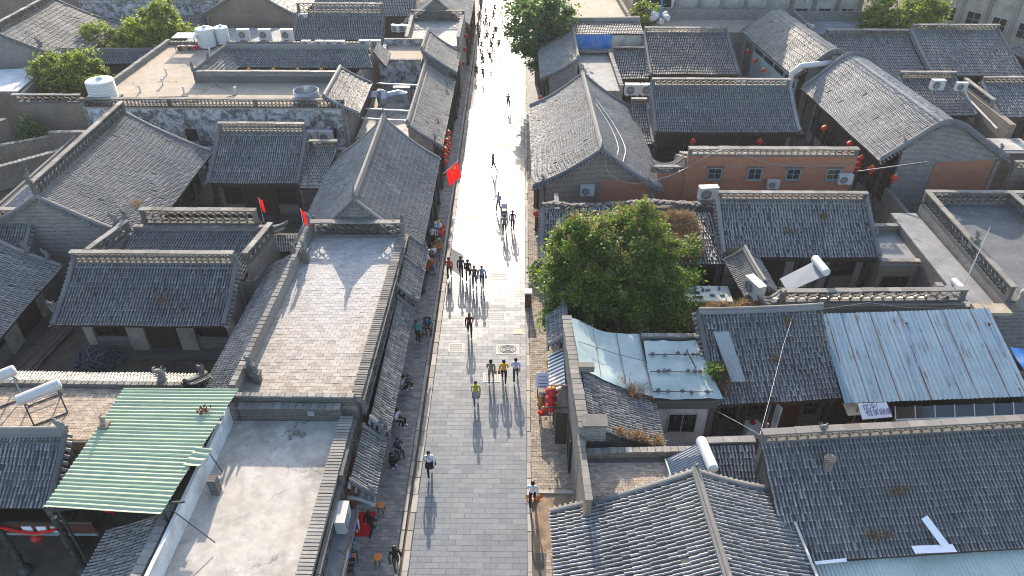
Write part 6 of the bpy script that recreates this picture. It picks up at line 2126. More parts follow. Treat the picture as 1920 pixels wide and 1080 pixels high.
heater('solar_heater', 'tube solar heater with white tank behind the near gable ridge', (8.25, 21.0, 5.25), (8.05, 22.6, 5.25), (6.75, 20.85, 4.15), (6.6, 22.45, 4.15), 3.95)
heater('solar_heater', 'solar heater with plain pale panel above the blue roof', (17.3, 34.6, 5.9), (17.1, 36.0, 5.9), (15.4, 34.5, 4.55), (15.3, 35.8, 4.55), 3.9, 0)
heater('solar_heater', 'small solar heater by the walkway end near the thin pole', (25.2, 34.4, 4.9), (25.1, 35.3, 4.9), (24.3, 34.4, 4.3), (24.2, 35.2, 4.3), 3.7, 0, r=.2)
for nm, lab, x, y in (('solar_heater', 'spotted white tank on a dark frame on the beige brick terrace', -22.0, 24.6), ('solar_heater', 'white tank on a green frame cut by the left edge', -24.6, 25.5)):
    root = thing(nm, lab, 'solar heater', (x, y, 4.6))
    a, b = np.array([x - .75, y - .55, 5.85]), np.array([x + .75, y + .55, 5.95])
    MB().tube([a, a * .97 + b * .03, b * .97 + a * .03, b], [.2, .27, .27, .2], 16).build('tank', 'metal_white', root)
    d = nrm((b - a)[:2]); n_ = np.array([-d[1], d[0]])
    for p in (a + (b - a) * .12, a + (b - a) * .88):
        for s_ in (-.6, .95):
            f = np.array([p[0] + n_[0] * s_, p[1] + n_[1] * s_, 4.63])
            MB().beam(f, p - [0, 0, .2], .06).build('leg', 'wood_teal' if x < -24 else 'metal_dark', root)
    for s_ in (-.6, .95):
        f0, f1 = a + (b - a) * .12, a + (b - a) * .88
        MB().beam((f0[0] + n_[0] * s_, f0[1] + n_[1] * s_, 4.66), (f1[0] + n_[0] * s_, f1[1] + n_[1] * s_, 4.66), .05).build('foot_rail', 'metal_dark', root)
    for k in range(3):
        q0, q1 = a + (b - a) * .15, a + (b - a) * .85
        MB().beam((q0[0] + n_[0] * (.3 + .3 * k), q0[1] + n_[1] * (.3 + .3 * k), 5.45 - .3 * k), (q1[0] + n_[0] * (.3 + .3 * k), q1[1] + n_[1] * (.3 + .3 * k), 5.45 - .3 * k), .035).build('cross_bar', 'metal_grey', root)

# lanterns
lp = thing('lantern', 'red lantern', 'lantern')
MB().lathe((0, 0, 0), [(.10, .0), (.2, .05), (.27, .16), (.28, .22), (.27, .28), (.2, .38), (.10, .43)], 14).build('lantern_body', 'lantern_red', lp, smooth=True)
MB().lathe((0, 0, .43), [(.11, 0), (.11, .05), (.03, .07), (.02, .16)], 10).build('cap', 'gold', lp)
MB().lathe((0, 0, -.06), [(.08, 0), (.10, .06)], 10).build('base_ring', 'gold', lp)
MB().lathe((0, 0, -.30), [(.05, 0), (.03, .2), (.015, .25)], 6).build('tassel', 'cloth_red', lp)
LAN = Proto(lp)
LG = 'red lanterns'


def lanterns(spots, label, scale=1.0, group=LG):
    for s in spots:
        LAN.place(s, 0, label, group, scale)


lanterns([(1.72, 27.9, 2.75)], 'top lantern of the string of three on the right sidewalk', 1.15)
lanterns([(1.72, 27.9, 2.2)], 'middle lantern of the string of three on the right sidewalk', 1.15)
lanterns([(1.72, 27.9, 1.65)], 'lowest lantern of the string of three on the right sidewalk', 1.15)
br_ = thing('lantern_bracket', 'dark bracket holding the three lanterns on the right sidewalk', 'bracket', (2.2, 27.9, 3.4))
MB().beam((2.5, 27.9, 3.42), (1.6, 27.9, 3.42), .07).build('arm', 'wood_red', br_)
MB().beam((1.72, 27.9, 1.6), (1.72, 27.9, 3.42), .015).build('cord', 'metal_dark', br_)
for k in range(5):
    lanterns([(26.0, 54.4, 4.25 - .46 * k)], ['topmost', 'second', 'middle', 'fourth', 'lowest'][k] + ' lantern of the long string under the rounded roof', .95, 'left lantern string')
for k in range(3):
    lanterns([(26.3, 52.6, 3.9 - .46 * k)], ['top', 'middle', 'bottom'][k] + ' lantern of the short string under the rounded roof', .95, 'right lantern string')
lanterns([(26.75, 51.4, 3.5)], 'large red lantern at the near corner of the rounded roof', 1.2)
lanterns([(25.2, 57.9, 4.0)], 'large red lantern at the far part of the rounded roof eave', .95)
lanterns([(27.6, 49.4, 3.9)], 'red lantern in the corner right of the red brick wall', 1.0)
lanterns([(14.0, 55.9, 3.7)], 'pinkish lantern at the left of the blue-grey hall gallery', .9)
lanterns([(19.4, 55.9, 3.7)], 'lantern at the right of the blue-grey hall gallery', .9)
for k, y in enumerate((76.0, 73.3, 70.6, 67.8)):
    lanterns([(23.2 + .11 * k, y, 4.3)], ['farthest', 'second farthest', 'second nearest', 'nearest'][k] + ' lantern along the teal gallery', .9)
for k, x in enumerate((-24.3, -22.1, -19.9, -17.8, -15.9)):
    lanterns([(x, 65.3, 5.85)], ['leftmost', 'second', 'middle', 'fourth', 'rightmost'][k] + ' lantern in the sunken inn court', 1.15)
lanterns([(1.25, 46.2, 2.6)], 'single red lantern left of the big tree on the right sidewalk', 1.0)
lanterns([(1.95, 66.6, 3.0)], 'red lantern below the light brown street roof', .9)
lanterns([(-17.3, 19.9, 3.6)], 'orange-red lantern in the lower left courtyard', 1.0)
lanterns([(-20.9, 19.6, 1.85)], 'lantern under the red balcony, bottom left', .9)
ORD = ['nearest', 'second', 'third', 'fourth', 'fifth', 'sixth', 'seventh', 'farthest']
for k in range(9):
    lanterns([(-6.0, 55.0 + .8 * (k // 3 * 2), 3.3 - .55 * (k % 3))], ['top', 'middle', 'bottom'][k % 3] + ' lantern of the ' + ['nearest', 'middle', 'farthest'][k // 3] + ' string on the long lantern shop', .9, 'lanterns of the long lantern shop')
for k in range(8):
    lanterns([(-5.95, 77.5 + 2.4 * k, 2.4 + .7 * (k % 3))], ORD[k] + ' red lantern from the viewer along the far left street front', .85, 'far street lanterns')

# flags
def cloth(name, parent, O, ux, uy, nx=10, ny=8, amp=.06, mat='cloth_red', seed=0):
    """waving cloth from corner O along ux (fly) and uy (drop)"""
    O, ux, uy = [np.asarray(v, float) for v in (O, ux, uy)]
    n_ = nrm(np.cross(ux, uy))
    vs = []
    for j in range(ny + 1):
        for i in range(nx + 1):
            u, t = i / nx, j / ny
            vs.append(O + ux * u + uy * t + n_ * amp * math.sin(u * 7 + t * 2 + seed) * u)
    f = np.array([[j * (nx + 1) + i, j * (nx + 1) + i + 1, (j + 1) * (nx + 1) + i + 1, (j + 1) * (nx + 1) + i] for j in range(ny) for i in range(nx)])
    N = len(vs)
    mb = MB()
    mb.add(np.vstack([vs, np.array(vs) - n_ * .008]), np.vstack([f, f[:, ::-1] + N]))
    return mb.build(name, mat, parent, smooth=True), n_


fl = thing('national_flag', 'red flag with yellow stars on a slanted pole over the left sidewalk', 'flag', W(834, 323, 3.2))
p0, p1 = W(834, 323, 3.2), W(859, 302, 3.9)
MB().tube([p0 - (p1 - p0) * .15, p1 + (p1 - p0) * .05], .03, 6).build('pole', 'plastic_white', fl)
ux = (p1 - p0) * .88
O = p0 + (p1 - p0) * .10
uy = np.array([.22, -.30, -1.15])
c_, n_ = cloth('flag_cloth', fl, O, ux, uy, amp=.05, mat='flag_red')


def star(parent, c, r, ex, ey, rot=0.0):
    m = MB()
    pts = []
    for k in range(10):
        a = math.pi / 2 + k * math.pi / 5 + rot
        rr = r if k % 2 == 0 else r * .4
        pts.append(c + ex * rr * math.cos(a) + ey * rr * math.sin(a))
    n2 = nrm(np.cross(ex, ey)) * .01
    m.add(np.vstack([pts, [p - n2 for p in pts]]), [list(range(10))])
    m.build('star', 'gold', parent)


ex, ey = nrm(ux), nrm(-uy - ux * np.dot(-uy, ux) / np.dot(ux, ux))
nn = nrm(np.cross(ex, ey))
if nn.dot(-FWD) < 0:
    nn = -nn
# hoist on the right end of the slanted pole: big star near it, four small ones beside
sc0 = O + ux * .66 + uy * .22 + nn * .06
star(c_, sc0, .19, ex, ey)
for k, (dx, dy) in enumerate(((-.28, .16), (-.40, .02), (-.40, -.15), (-.27, -.28))):
    star(c_, sc0 + ex * dx + ey * dy + nn * .01, .075, ex, ey, .4 * k)
for nm, lab, x, y, z in (('red_flag', 'narrow plain red flag above the curled yard gate', -17.25, 43.2, 3.7), ('red_flag', 'narrow plain red flag at the left corner of the brick-floored terrace', -12.95, 38.3, 5.7)):
    root = thing(nm, lab, 'flag', (x, y, z))
    MB().tube([(x, y, z), (x, y, z + 2.0)], .02, 6).build('pole', 'metal_white', root)
    cloth('flag_cloth', root, (x + .02, y, z + 1.95), (.22, -.05, -.24), (.09, 0, -1.0), 6, 8, .06, mat='flag_red', seed=2)

# heap of old tiles, planks in the courtyard
mb = MB()
r_ = np.random.default_rng(5)
N = 520
ang, rad = r_.random(N) * 6.28, np.sqrt(r_.random(N))
hx, hy = -25.1 + 1.4 * rad * np.cos(ang), 33.2 + .75 * rad * np.sin(ang)
hz = (1 - rad ** 2) * 1.15 * r_.random(N) ** .5
d0 = r_.normal(size=(N, 3)); d0[:, 2] *= .4; d0 /= np.linalg.norm(d0, axis=1, keepdims=True)
lt_ = np.cross(d0, r_.normal(size=(N, 3))); lt_ /= np.linalg.norm(lt_, axis=1, keepdims=True)
no_ = np.cross(lt_, d0)
Pc = np.column_stack([hx, hy, hz + .05])
add_tiles(mb, Pc - d0 * .13, Pc + d0 * .13, lt_, no_, .1)
mb.lathe((-25.1, 33.2, -.05), [(1.3, 0), (1.05, .4), (.7, .8), (.2, 1.0)], 14)
V = mb.V[-1]; V[:, 1] = 33.2 + (V[:, 1] - 33.2) * .55
tag(mb.build('tile_heap', 'rubble', None, uv=False, loc=(-25.1, 33.2, 0)), 'heap of loose grey roof tiles in the left courtyard', 'heap', kind='stuff')
pk = thing('plank_stack', 'weathered planks stacked against the west hall in the courtyard', 'planks', (-29.2, 34.0, 0))
for k in range(7):
    MB().beam((-29.9 + .22 * k, 32.2, .12 + .05 * (k % 3)), (-29.3 + .2 * k, 36.2, .18 + .06 * (k % 2)), .2, .07).build('plank', 'wood_grey', pk)

# drain covers set in the street
def cover(label, px, py, w, d, style):
    c = W(px, py, 0)
    root = thing('drain_cover', label, 'drain cover', (c[0], c[1], 0), 'drain covers in the street')
    m = MB()
    for (x0, x1, y0, y1) in ((-w, w, -d, -d + .07), (-w, w, d - .07, d), (-w, -w + .07, -d + .07, d - .07), (w - .07, w, -d + .07, d - .07)):
        m.box((c[0] + (x0 + x1) / 2, c[1] + (y0 + y1) / 2, .006), (x1 - x0, y1 - y0, .02))
    m.build('frame', 'metal_grey', root)
    m = MB()
    m.box((c[0], c[1], .003), (2 * w - .16, 2 * d - .16, .014))
    m.build('plate', 'kerb_stone', root)
    m = MB()
    if style == 'ring':
        a = np.linspace(0, 2 * math.pi, 21)
        for rr in (.25, .5, .72):
            m.tube([(c[0] + rr * w * math.cos(t), c[1] + rr * d * math.sin(t), .012) for t in a], .02, 4, cap=False)
    elif style == 'slots':
        for k in range(6):
            m.box((c[0] - w * .7 + k * w * .28, c[1], .012), (.03, d * 1.3, .008))
    else:
        for k in range(3):
            m.box((c[0], c[1] - d * .5 + k * d * .5, .012), (w * 1.5, .03, .008))
    m.build('relief', 'metal_grey', root)


cover('large ringed drain cover in front of the walking trio', 952, 655, .68, .48, 'ring')
cover('framed drain cover just above the ringed one', 930, 594, .60, .42, 'bars')
cover('framed drain cover beside the group of four', 934, 517, .60, .42, 'bars')
cover('pale framed plate left of the dark red walker', 855, 652, .45, .38, 'plain')
cover('slotted drain at the left kerb below the cart pusher', 879, 408, .75, .35, 'slots')
cover('small drain cover above the cart pusher', 911, 356, .5, .35, 'bars')
cover('far drain cover in the whitest part of the street', 940, 272, .7, .5, 'bars')
cover('drain cover under the trio of walkers', 922, 708, .5, .4, 'slots')
os_ = thing('orange_floor_sign', 'orange square mat on the right kerb of the street', 'mat', W(971, 622, 0))
MB().box(W(971, 622, .015), (.55, .42, .02)).build('mat', 'orange_plastic', os_)
om = thing('orange_sack', 'orange plastic sheet lying on the dirt by the overalls walker', 'sheet', W(1003, 935, 0))
tarp(om, W(985, 930, .12), W(1018, 928, .12), W(988, 940, .08), W(1015, 940, .08), 'orange_plastic', 'sheet_fold', -.1, 8, 5, 2)

# shop goods, stalls and small things along the fronts
gp = ['cloth_red', 'gold', 'orange_plastic', 'blue_sheet', 'board_white', 'wood_teal', 'lantern_red', 'leaf_yellow', 'straw', 'metal_dark']


def stall(name, label, c, w, d, h, n, seed, rz=0.0):
    r_ = random.Random(seed)
    root = thing(name, label, 'stall', c)
    MB().box((c[0], c[1], c[2] + h - .03), (w, d, .06), rz).build('table_top', 'wood_grey', root)
    for sx in (-.45, .45):
        for sy in (-.45, .45):
            MB().box((c[0] + sx * w, c[1] + sy * d, c[2] + h / 2 - .03), (.05, .05, h - .06)).build('leg', 'wood_dark', root)
    for k in range(n):
        x, y = c[0] + (r_.random() - .5) * w * .85, c[1] + (r_.random() - .5) * d * .9
        s = .1 + .16 * r_.random()
        m = MB()
        if k % 3 == 0:
            m.lathe((x, y, c[2] + h), [(s * .5, 0), (s, s * .5), (s, s), (s * .6, s * 1.7), (s * .7, s * 2.1), (s * .3, s * 2.6)], 9)
        elif k % 3 == 1:
            m.box((x, y, c[2] + h + s * .6), (s * 1.6, s * 1.3, s * 1.2), r_.random() * 3)
        else:
            m.lathe((x, y, c[2] + h), [(s * .8, 0), (s * .9, s * .9), (s * .3, s * 1.3), (s * .25, s * 1.8)], 8)
        m.build('goods', gp[r_.randrange(len(gp))], root)
    return root


stall('goods_stall', 'stall of colourful toys below the national flag', (-5.95, 47.0, .08), .8, 1.7, .6, 16, 1)
stall('goods_stall', 'stall of yellow and purple toys on the left sidewalk', (-6.0, 44.9, .08), .8, 1.6, .55, 15, 2)
stall('goods_stall', 'small goods table nearest the terrace on the left sidewalk', (-6.1, 42.8, .08), .7, 1.3, .55, 10, 3)
stall('snack_stall', 'snack stall with boxes under the striped awning', (1.55, 29.1, .06), .8, 1.5, .75, 14, 4)
sg = thing('stall_price_board', 'white price board leaning on the snack stall', 'sign', (1.35, 30.4, .06))
MB().hexa([(1.0, 30.2, 1.0), (1.75, 30.2, 1.0), (1.75, 30.6, 1.85), (1.0, 30.6, 1.85)], [(1.0, 30.16, 1.02), (1.75, 30.16, 1.02), (1.75, 30.56, 1.87), (1.0, 30.56, 1.87)]).build('board', 'board_white', sg)
for x in (1.1, 1.65):
    MB().beam((x, 30.5, .06), (x, 30.42, 1.5), .05).build('leg', 'wood_dark', sg)
for k in range(4):
    MB().beam((1.12, 30.19 + .08 * k, 1.14 + .17 * k), (1.6, 30.19 + .08 * k, 1.14 + .17 * k), .025).build('print_line', 'ink', sg)
yb = thing('yellow_balloon_figure', 'yellow inflatable twist standing by the right stall', 'inflatable', (1.75, 31.6, .06))
MB().tube([(1.75, 31.6, .06), (1.7, 31.6, .7), (1.82, 31.6, 1.2), (1.68, 31.6, 1.7), (1.76, 31.6, 2.1)], [.14, .16, .12, .15, .05], 9).build('body', 'gold', yb, smooth=True)
aw = thing('striped_awning', 'blue and white striped awning over the right sidewalk stall', 'awning', (2.0, 29.3, 3.0))
for k in range(22):
    y0, y1 = 27.75 + k * .138, 27.75 + (k + 1) * .138
    MB().hexa([(1.62, y0, 2.9), (2.42, y0, 3.42), (2.42, y1, 3.42), (1.62, y1, 2.9)], [(1.62, y0, 2.93), (2.42, y0, 3.45), (2.42, y1, 3.45), (1.62, y1, 2.93)]).build('stripe', 'board_white' if k % 2 else 'metal_dark', aw)
for y in (27.8, 30.7):
    MB().beam((2.45, y, 2.6), (1.62, y, 2.88), .04).build('arm', 'metal_grey', aw)
pe = thing('pent_roof', 'short dark tile eave beside the tree over the right sidewalk', 'roof', (2.1, 32.0, 3.5))
Sp = Slope((2.6, 30.9, 4.3), (2.6, 33.6, 4.3), (1.6, 30.9, 3.5), (1.6, 33.6, 3.5), .2)
roof_slope(pe, Sp, .24, .34, 'tile_dark')
verge(pe, Sp, 0.0)
MB().seg((2.6, 31.0), (2.6, 46.5), 0, 4.3, .3).build('street_wall', 'brick', pe)
door_part(pe, (2.42, 31.4), (2.42, 33.0), .1, 2.6, (-1, 0), 'wood_red')
Sp = Slope((2.35, 35, 3.9), (2.35, 46.0, 3.9), (1.55, 35, 3.2), (1.55, 46.0, 3.2), .2)
roof_slope(pe, Sp, .24, .34, 'tile_brown')
sf = thing('street_wall_gate', 'arched dark doorway with open shutter in the right street wall', 'doorway', (2.5, 25.5, 0))
door_part(sf, (2.62, 25.0), (2.62, 26.6), .1, 2.4, (-1, 0), 'wood_dark')
MB().box((2.25, 26.9, 1.3), (.6, .08, 2.2)).build('open_shutter', 'wood_dark', sf)
MB().beam((2.55, 27.0, 2.75), (1.4, 27.0, 2.75), .06).build('lintel', 'wood_dark', sf)
cg = thing('wire_cage', 'dark folded wire cage against the right wall near the dirt patch', 'cage', (2.3, 21.6, 0))
for k in range(7):
    MB().beam((2.2 + .04 * k, 21.0 + .2 * k, .02), (2.55, 21.0 + .2 * k, 1.5), .03).build('bar', 'metal_dark', cg)
MB().beam((2.2, 21.0, .05), (2.45, 22.2, .05), .05).build('rail', 'metal_dark', cg)
MB().beam((2.55, 21.0, 1.5), (2.55, 22.2, 1.5), .05).build('rail', 'metal_dark', cg)
ub = thing('litter_bin', 'dark red bin with white top on the right kerb', 'bin', W(990, 574, 0))
c = W(990, 574, 0)
MB().box((c[0], c[1], .6), (.42, .42, 1.1)).build('body', 'wood_red', ub)
MB().box((c[0], c[1], 1.2), (.5, .5, .1)).build('lid', 'board_white', ub)
MB().box((c[0], c[1] - .215, .85), (.28, .02, .14)).build('slot', 'metal_dark', ub)


def stool(label, px, py, r=.2):
    c = W(px, py, .08)
    root = thing('stool', label, 'stool', c, 'orange stools on the left sidewalk')
    MB().lathe((c[0], c[1], c[2] + .42), [(r * .9, 0), (r, .02), (r, .05), (r * .9, .07)], 16).build('seat', 'orange_plastic', root)
    for k in range(4):
        a = k * math.pi / 2 + .6
        MB().beam((c[0] + r * .95 * math.cos(a), c[1] + r * .95 * math.sin(a), c[2]), (c[0] + r * .6 * math.cos(a), c[1] + r * .6 * math.sin(a), c[2] + .42), .035).build('leg', 'wood_dark', root)


stool('orange round stool at the bottom left of the street', 710, 1056)
stool('orange stool beside the brown paving patch', 716, 958)
rc = thing('red_carpet', 'red carpet at the shop entrance below the ledge', 'carpet', (-7.35, 21.85, .08))
MB().box((-7.3, 21.85, .095), (1.0, 1.35, .02)).build('carpet', 'red_carpet', rc)
mt = thing('green_cushion', 'small green cushion on the ground below the red carpet', 'cushion', W(668, 1026, .09))
c = W(668, 1026, .09)
MB().lathe(c, [(.16, 0), (.2, .05), (.16, .1)], 10).build('cushion', 'wood_teal', mt)
rk = thing('display_rack', 'dark display rack with small goods below the ledge', 'rack', W(660, 1075, .08))
c = W(662, 1062, .08)
for k in range(4):
    MB().box((c[0] - .1, c[1] - .5 + .22 * k, .5 + .1 * k), (.55, .2, .04)).build('shelf', 'wood_dark', rk)
for sx in (-.36, .17):
    for sy in (-.6, .28):
        MB().box((c[0] + sx, c[1] + sy, .45), (.05, .05, .8)).build('leg', 'metal_dark', rk)
for k, m_ in enumerate(('board_white', 'blue_sheet', 'orange_plastic')):
    MB().box((c[0] - .15 + .15 * k, c[1] + .02, .88), (.12, .12, .16)).build('goods', m_, rk)

# small litter on the flat roofs
jf = thing('loose_bricks', 'few loose bricks on the pale concrete roof in the lower left', 'bricks', (-10.2, 23.6, 4.3))
for k, (x, y, a) in enumerate(((-10.2, 23.7, .3), (-9.85, 23.55, 1.2), (-10.4, 23.4, 2.0), (-10.1, 23.62, .8))):
    MB().box((x, y, 4.345 + (.08 if k == 3 else 0)), (.26, .13, .075), a).build('brick', 'brick_brown', jf)
wb = thing('wall_lamp_box', 'small grey junction box on the wall between the two near left roofs', 'box', (-9.6, 24.4, 4.9))
MB().box((-9.6, 24.42, 4.85), (.3, .1, .26)).build('box_body', 'metal_grey', wb)
MB().tube(curve([(-9.45, 24.4, 4.85), (-8.9, 24.42, 4.75), (-8.3, 24.42, 5.05)]), .015, 5).build('lead', 'metal_dark', wb)
# cables, poles
cb = thing('sagging_cable', 'pale cable sagging from the lower right ridge to the wall above', 'cable', W(1430, 805, 6.5))
MB().tube([W(1425, 815, 6.3), W(1445, 740, 5.6), W(1468, 650, 5.4), W(1490, 582, 5.6)], .008, 5).build('strand', 'metal_grey', cb)
MB().tube([W(1490, 582, 5.6), W(1560, 577, 5.3), W(1628, 567, 5.6), W(1700, 577, 5.3), W(1790, 578, 5.4)], .008, 5).build('strand', 'metal_grey', cb)
MB().tube([W(1425, 815, 6.3), W(1380, 790, 4.6), W(1342, 770, 3.6)], .008, 5).build('strand', 'metal_grey', cb)
po = thing('thin_pole', 'thin white pole rising beside the walkway roof, right side', 'pole', W(1803, 545, 4.0))
a = W(1803, 545, 4.0)
MB().tube([a, a + [0.25, .3, 4.2]], [.035, .02], 6).build('shaft', 'plastic_white', po)
tl_ = thing('bare_roof_pole', 'weathered pole with thin cables left of the lower right ridge', 'pole', W(1424, 850, 4.5))
a = W(1424, 850, 4.5)
MB().tube([a - [0, 0, 4.4], a + [0, 0, 1.9]], [.07, .05], 7).build('shaft', 'wood_grey', tl_)
sp = thing('rooftop_loudspeakers', 'cluster of pale loudspeakers on a blue mast at the top', 'loudspeakers', (14.9, 81.4, 5.2))
MB().tube([(14.9, 81.4, 0), (14.9, 81.4, 9.5)], .09, 8).build('mast', 'blue_sheet', sp)
for k in range(8):
    a = k * math.pi / 4
    MB().tube([(14.9 + .35 * math.cos(a), 81.4 + .35 * math.sin(a), 6.2 + .35 * (k % 2)), (14.9 + 1.0 * math.cos(a), 81.4 + 1.0 * math.sin(a), 6.1 + .35 * (k % 2))], [.12, .3], 10).build('horn', 'plastic_white', sp)
dk = thing('white_duct', 'large white bent duct on the gable end, upper right', 'duct', (25.2, 65.2, 5))
MB().tube([(24.3, 65.3, 4.0), (24.3, 65.3, 6.2), (24.9, 65.3, 6.8), (26.8, 65.3, 7.0), (27.6, 65.4, 7.1)], .26, 12).build('duct_run', 'metal_white', dk, smooth=True)
MB().box((28.0, 65.5, 7.3), (.8, .6, .6)).build('fan_box', 'metal_grey', dk)
jk = thing('yard_clutter', 'heaped household clutter in the dark yard left of the red door', 'clutter', (12.0, 25.4, 0))
r_ = random.Random(3)
for k in range(38):
    x, y = 10.3 + 3.0 * r_.random(), 23.6 + 2.6 * r_.random()
    s = .15 + .3 * r_.random()
    MB().box((x, y, .1 + s * .5 + .6 * r_.random()), (s * 1.6, s, s), r_.random() * 3).build('junk', r_.choice(['metal_dark', 'wood_grey', 'rubble', 'metal_grey', 'wood_red', 'board_white', 'blue_sheet', 'wood_dark', 'straw', 'cloth_red']), jk)
ws = thing('white_stack', 'stack of white boards with a red bag in the cluttered yard', 'boards', W(1408, 800, 1.0))
c = W(1408, 805, .6)
for k in range(5):
    MB().box((c[0], c[1] + .02 * k, .3 + .16 * k), (.85, .7, .10), .1 * k).build('board', 'board_white', ws)
MB().lathe((c[0], c[1], 1.05), [(.12, 0), (.16, .1), (.06, .22)], 8).build('red_bag', 'cloth_red', ws)
bt = thing('blue_tarp_bundle', 'blue tarp and bags at the right edge beside the blue roof', 'tarp', (27.2, 29.5, 0))
tarp(bt, (26.6, 31.0, 3.6), (28.5, 31.0, 3.6), (26.6, 28.6, 3.1), (28.8, 28.6, 3.1), 'blue_sheet', 'tarp_cloth', .2, seed=9)
MB().box((27.6, 29.8, 1.5), (1.9, 2.3, 3.0)).build('shed_body', 'wood_dark', bt)
for k in range(4):
    MB().lathe((27.2 + .3 * k, 29.6 + .4 * (k % 2), 3.35), [(.3, 0), (.38, .15), (.2, .4)], 9).build('bag', ['metal_dark', 'board_white', 'rubble', 'metal_grey'][k], bt)
tw = thing('clothes_line', 'row of hanging dark washing in the cluttered yard', 'washing', (10.8, 25.2, 0))
MB().tube([(10.2, 25.4, 2.2), (11.2, 25.4, 2.1), (12.4, 25.4, 2.2)], .012, 4).build('line', 'plastic_white', tw)
for k in range(4):
    cloth('garment', tw, (10.3 + .5 * k, 25.4, 2.14), (.42, 0, 0), (0, 0, -.9), 4, 5, .03, ['metal_dark', 'metal_grey', 'wood_red', 'rubble'][k], k)
lf = thing('lower_left_leaf_scrap', 'dark red leafy scrap lying on the green canopy', 'scrap', W(381, 768, 6.05))
mb = MB(); leaf_cloud(mb, [(W(381, 768, 6.1), (.16, .16, .08))], 60, .16, .1, 20, 3); mb.build('leaves', 'wood_red', lf, uv=False)
# ================================================================== PEOPLE
def skin_body(joints, edges, root):
    names = list(joints)
    me = bpy.data.meshes.new('body')
    me.from_pydata([joints[n][0] for n in names], [(names.index(a), names.index(b)) for a, b in edges], [])
    ob = bpy.data.objects.new('body_tmp', me)
    COL.objects.link(ob)
    md = ob.modifiers.new('skin', 'SKIN')
    for i, n in enumerate(names):
        r = joints[n][1]
        me.skin_vertices[0].data[i].radius = r if hasattr(r, '__len__') else (r, r)
        me.skin_vertices[0].data[i].use_root = (n == root)
    md.use_smooth_shade = True
    sb = ob.modifiers.new('sub', 'SUBSURF')
    sb.levels = 1
    sb.render_levels = 1
    bpy.context.view_layer.update()
    out = bpy.data.meshes.new_from_object(ob.evaluated_get(bpy.context.evaluated_depsgraph_get()))
    bpy.data.objects.remove(ob)
    return out


def pose(kind):
    """joints of a 1.70 m figure facing -Y"""
    J = {}
    sit = kind in ('sit', 'squat')
    dz = -.46 if kind == 'sit' else (-.62 if kind == 'squat' else 0.0)
    lean = -.06 if sit else 0.0
    J['pelvis'] = ((0, 0, .94 + dz), (.145, .11))
    J['waist'] = ((0, lean * .4, 1.08 + dz), (.125, .095))
    J['chest'] = ((0, lean, 1.28 + dz), (.155, .11))
    J['neck'] = ((0, lean * 1.3, 1.44 + dz), (.055, .055))
    J['jaw'] = ((0, lean * 1.6 - .02, 1.53 + dz), (.075, .085))
    J['crown'] = ((0, lean * 1.7 - .01, 1.64 + dz), (.078, .09))
    st = {'walk': .30, 'walk_b': -.30, 'stand': .02, 'push': .2}.get(kind, 0)
    arm = {'walk': -.22, 'walk_b': .22, 'stand': 0.0, 'push': 0}.get(kind, 0)
    for s, sx in (('l', 1), ('r', -1)):
        f = st * sx
        a = arm * sx
        J['sh' + s] = ((.185 * sx, lean, 1.385 + dz), (.070, .068))
        if kind == 'push':
            J['el' + s] = ((.25 * sx, -.14, 1.16), (.051, .051)); J['wr' + s] = ((.19 * sx, -.38, 1.05), (.036, .036)); J['ha' + s] = ((.185 * sx, -.46, 1.04), (.036, .022))
        elif sit:
            J['el' + s] = ((.25 * sx, -.10, 1.12 + dz), (.051, .051)); J['wr' + s] = ((.13 * sx, -.33, 1.10 + dz), (.036, .036)); J['ha' + s] = ((.09 * sx, -.40, 1.13 + dz), (.036, .022))
        else:
            J['el' + s] = ((.235 * sx, a * .45 + .02, 1.12), (.051, .051)); J['wr' + s] = ((.215 * sx, a - .05, .90), (.036, .036)); J['ha' + s] = ((.21 * sx, a - .08, .815), (.024, .04))
        J['hip' + s] = ((.095 * sx, 0, .90 + dz), (.102, .100))
        if kind == 'sit':
            J['kn' + s] = ((.13 * sx, -.44, .50), (.074, .074)); J['an' + s] = ((.12 * sx, -.42, .09), (.052, .052)); J['to' + s] = ((.13 * sx, -.58, .04), (.04, .03))
        elif kind == 'squat':
            J['kn' + s] = ((.16 * sx, -.36, .52), (.074, .074)); J['an' + s] = ((.13 * sx, -.08, .09), (.052, .052)); J['to' + s] = ((.14 * sx, -.25, .04), (.04, .03))
        else:
            back = f > 0
            J['kn' + s] = ((.10 * sx, f * .35 - .05, .50), (.074, .074))
            J['an' + s] = ((.10 * sx, f, .09 + (.07 if back and abs(st) > .1 else 0)), (.052, .052))
            J['to' + s] = ((.11 * sx, f - .15, .04 + (.01 if back and abs(st) > .1 else 0)), (.042, .03))
    E = [('pelvis', 'waist'), ('waist', 'chest'), ('chest', 'neck'), ('neck', 'jaw'), ('jaw', 'crown')]
    for s in 'lr':
        E += [('chest', 'sh' + s), ('sh' + s, 'el' + s), ('el' + s, 'wr' + s), ('wr' + s, 'ha' + s), ('pelvis', 'hip' + s), ('hip' + s, 'kn' + s), ('kn' + s, 'an' + s), ('an' + s, 'to' + s)]
    return J, E


ZONE = {('neck', 'jaw'): 0, ('jaw', 'crown'): 0, ('chest', 'neck'): 1, ('waist', 'chest'): 1, ('pelvis', 'waist'): 1}


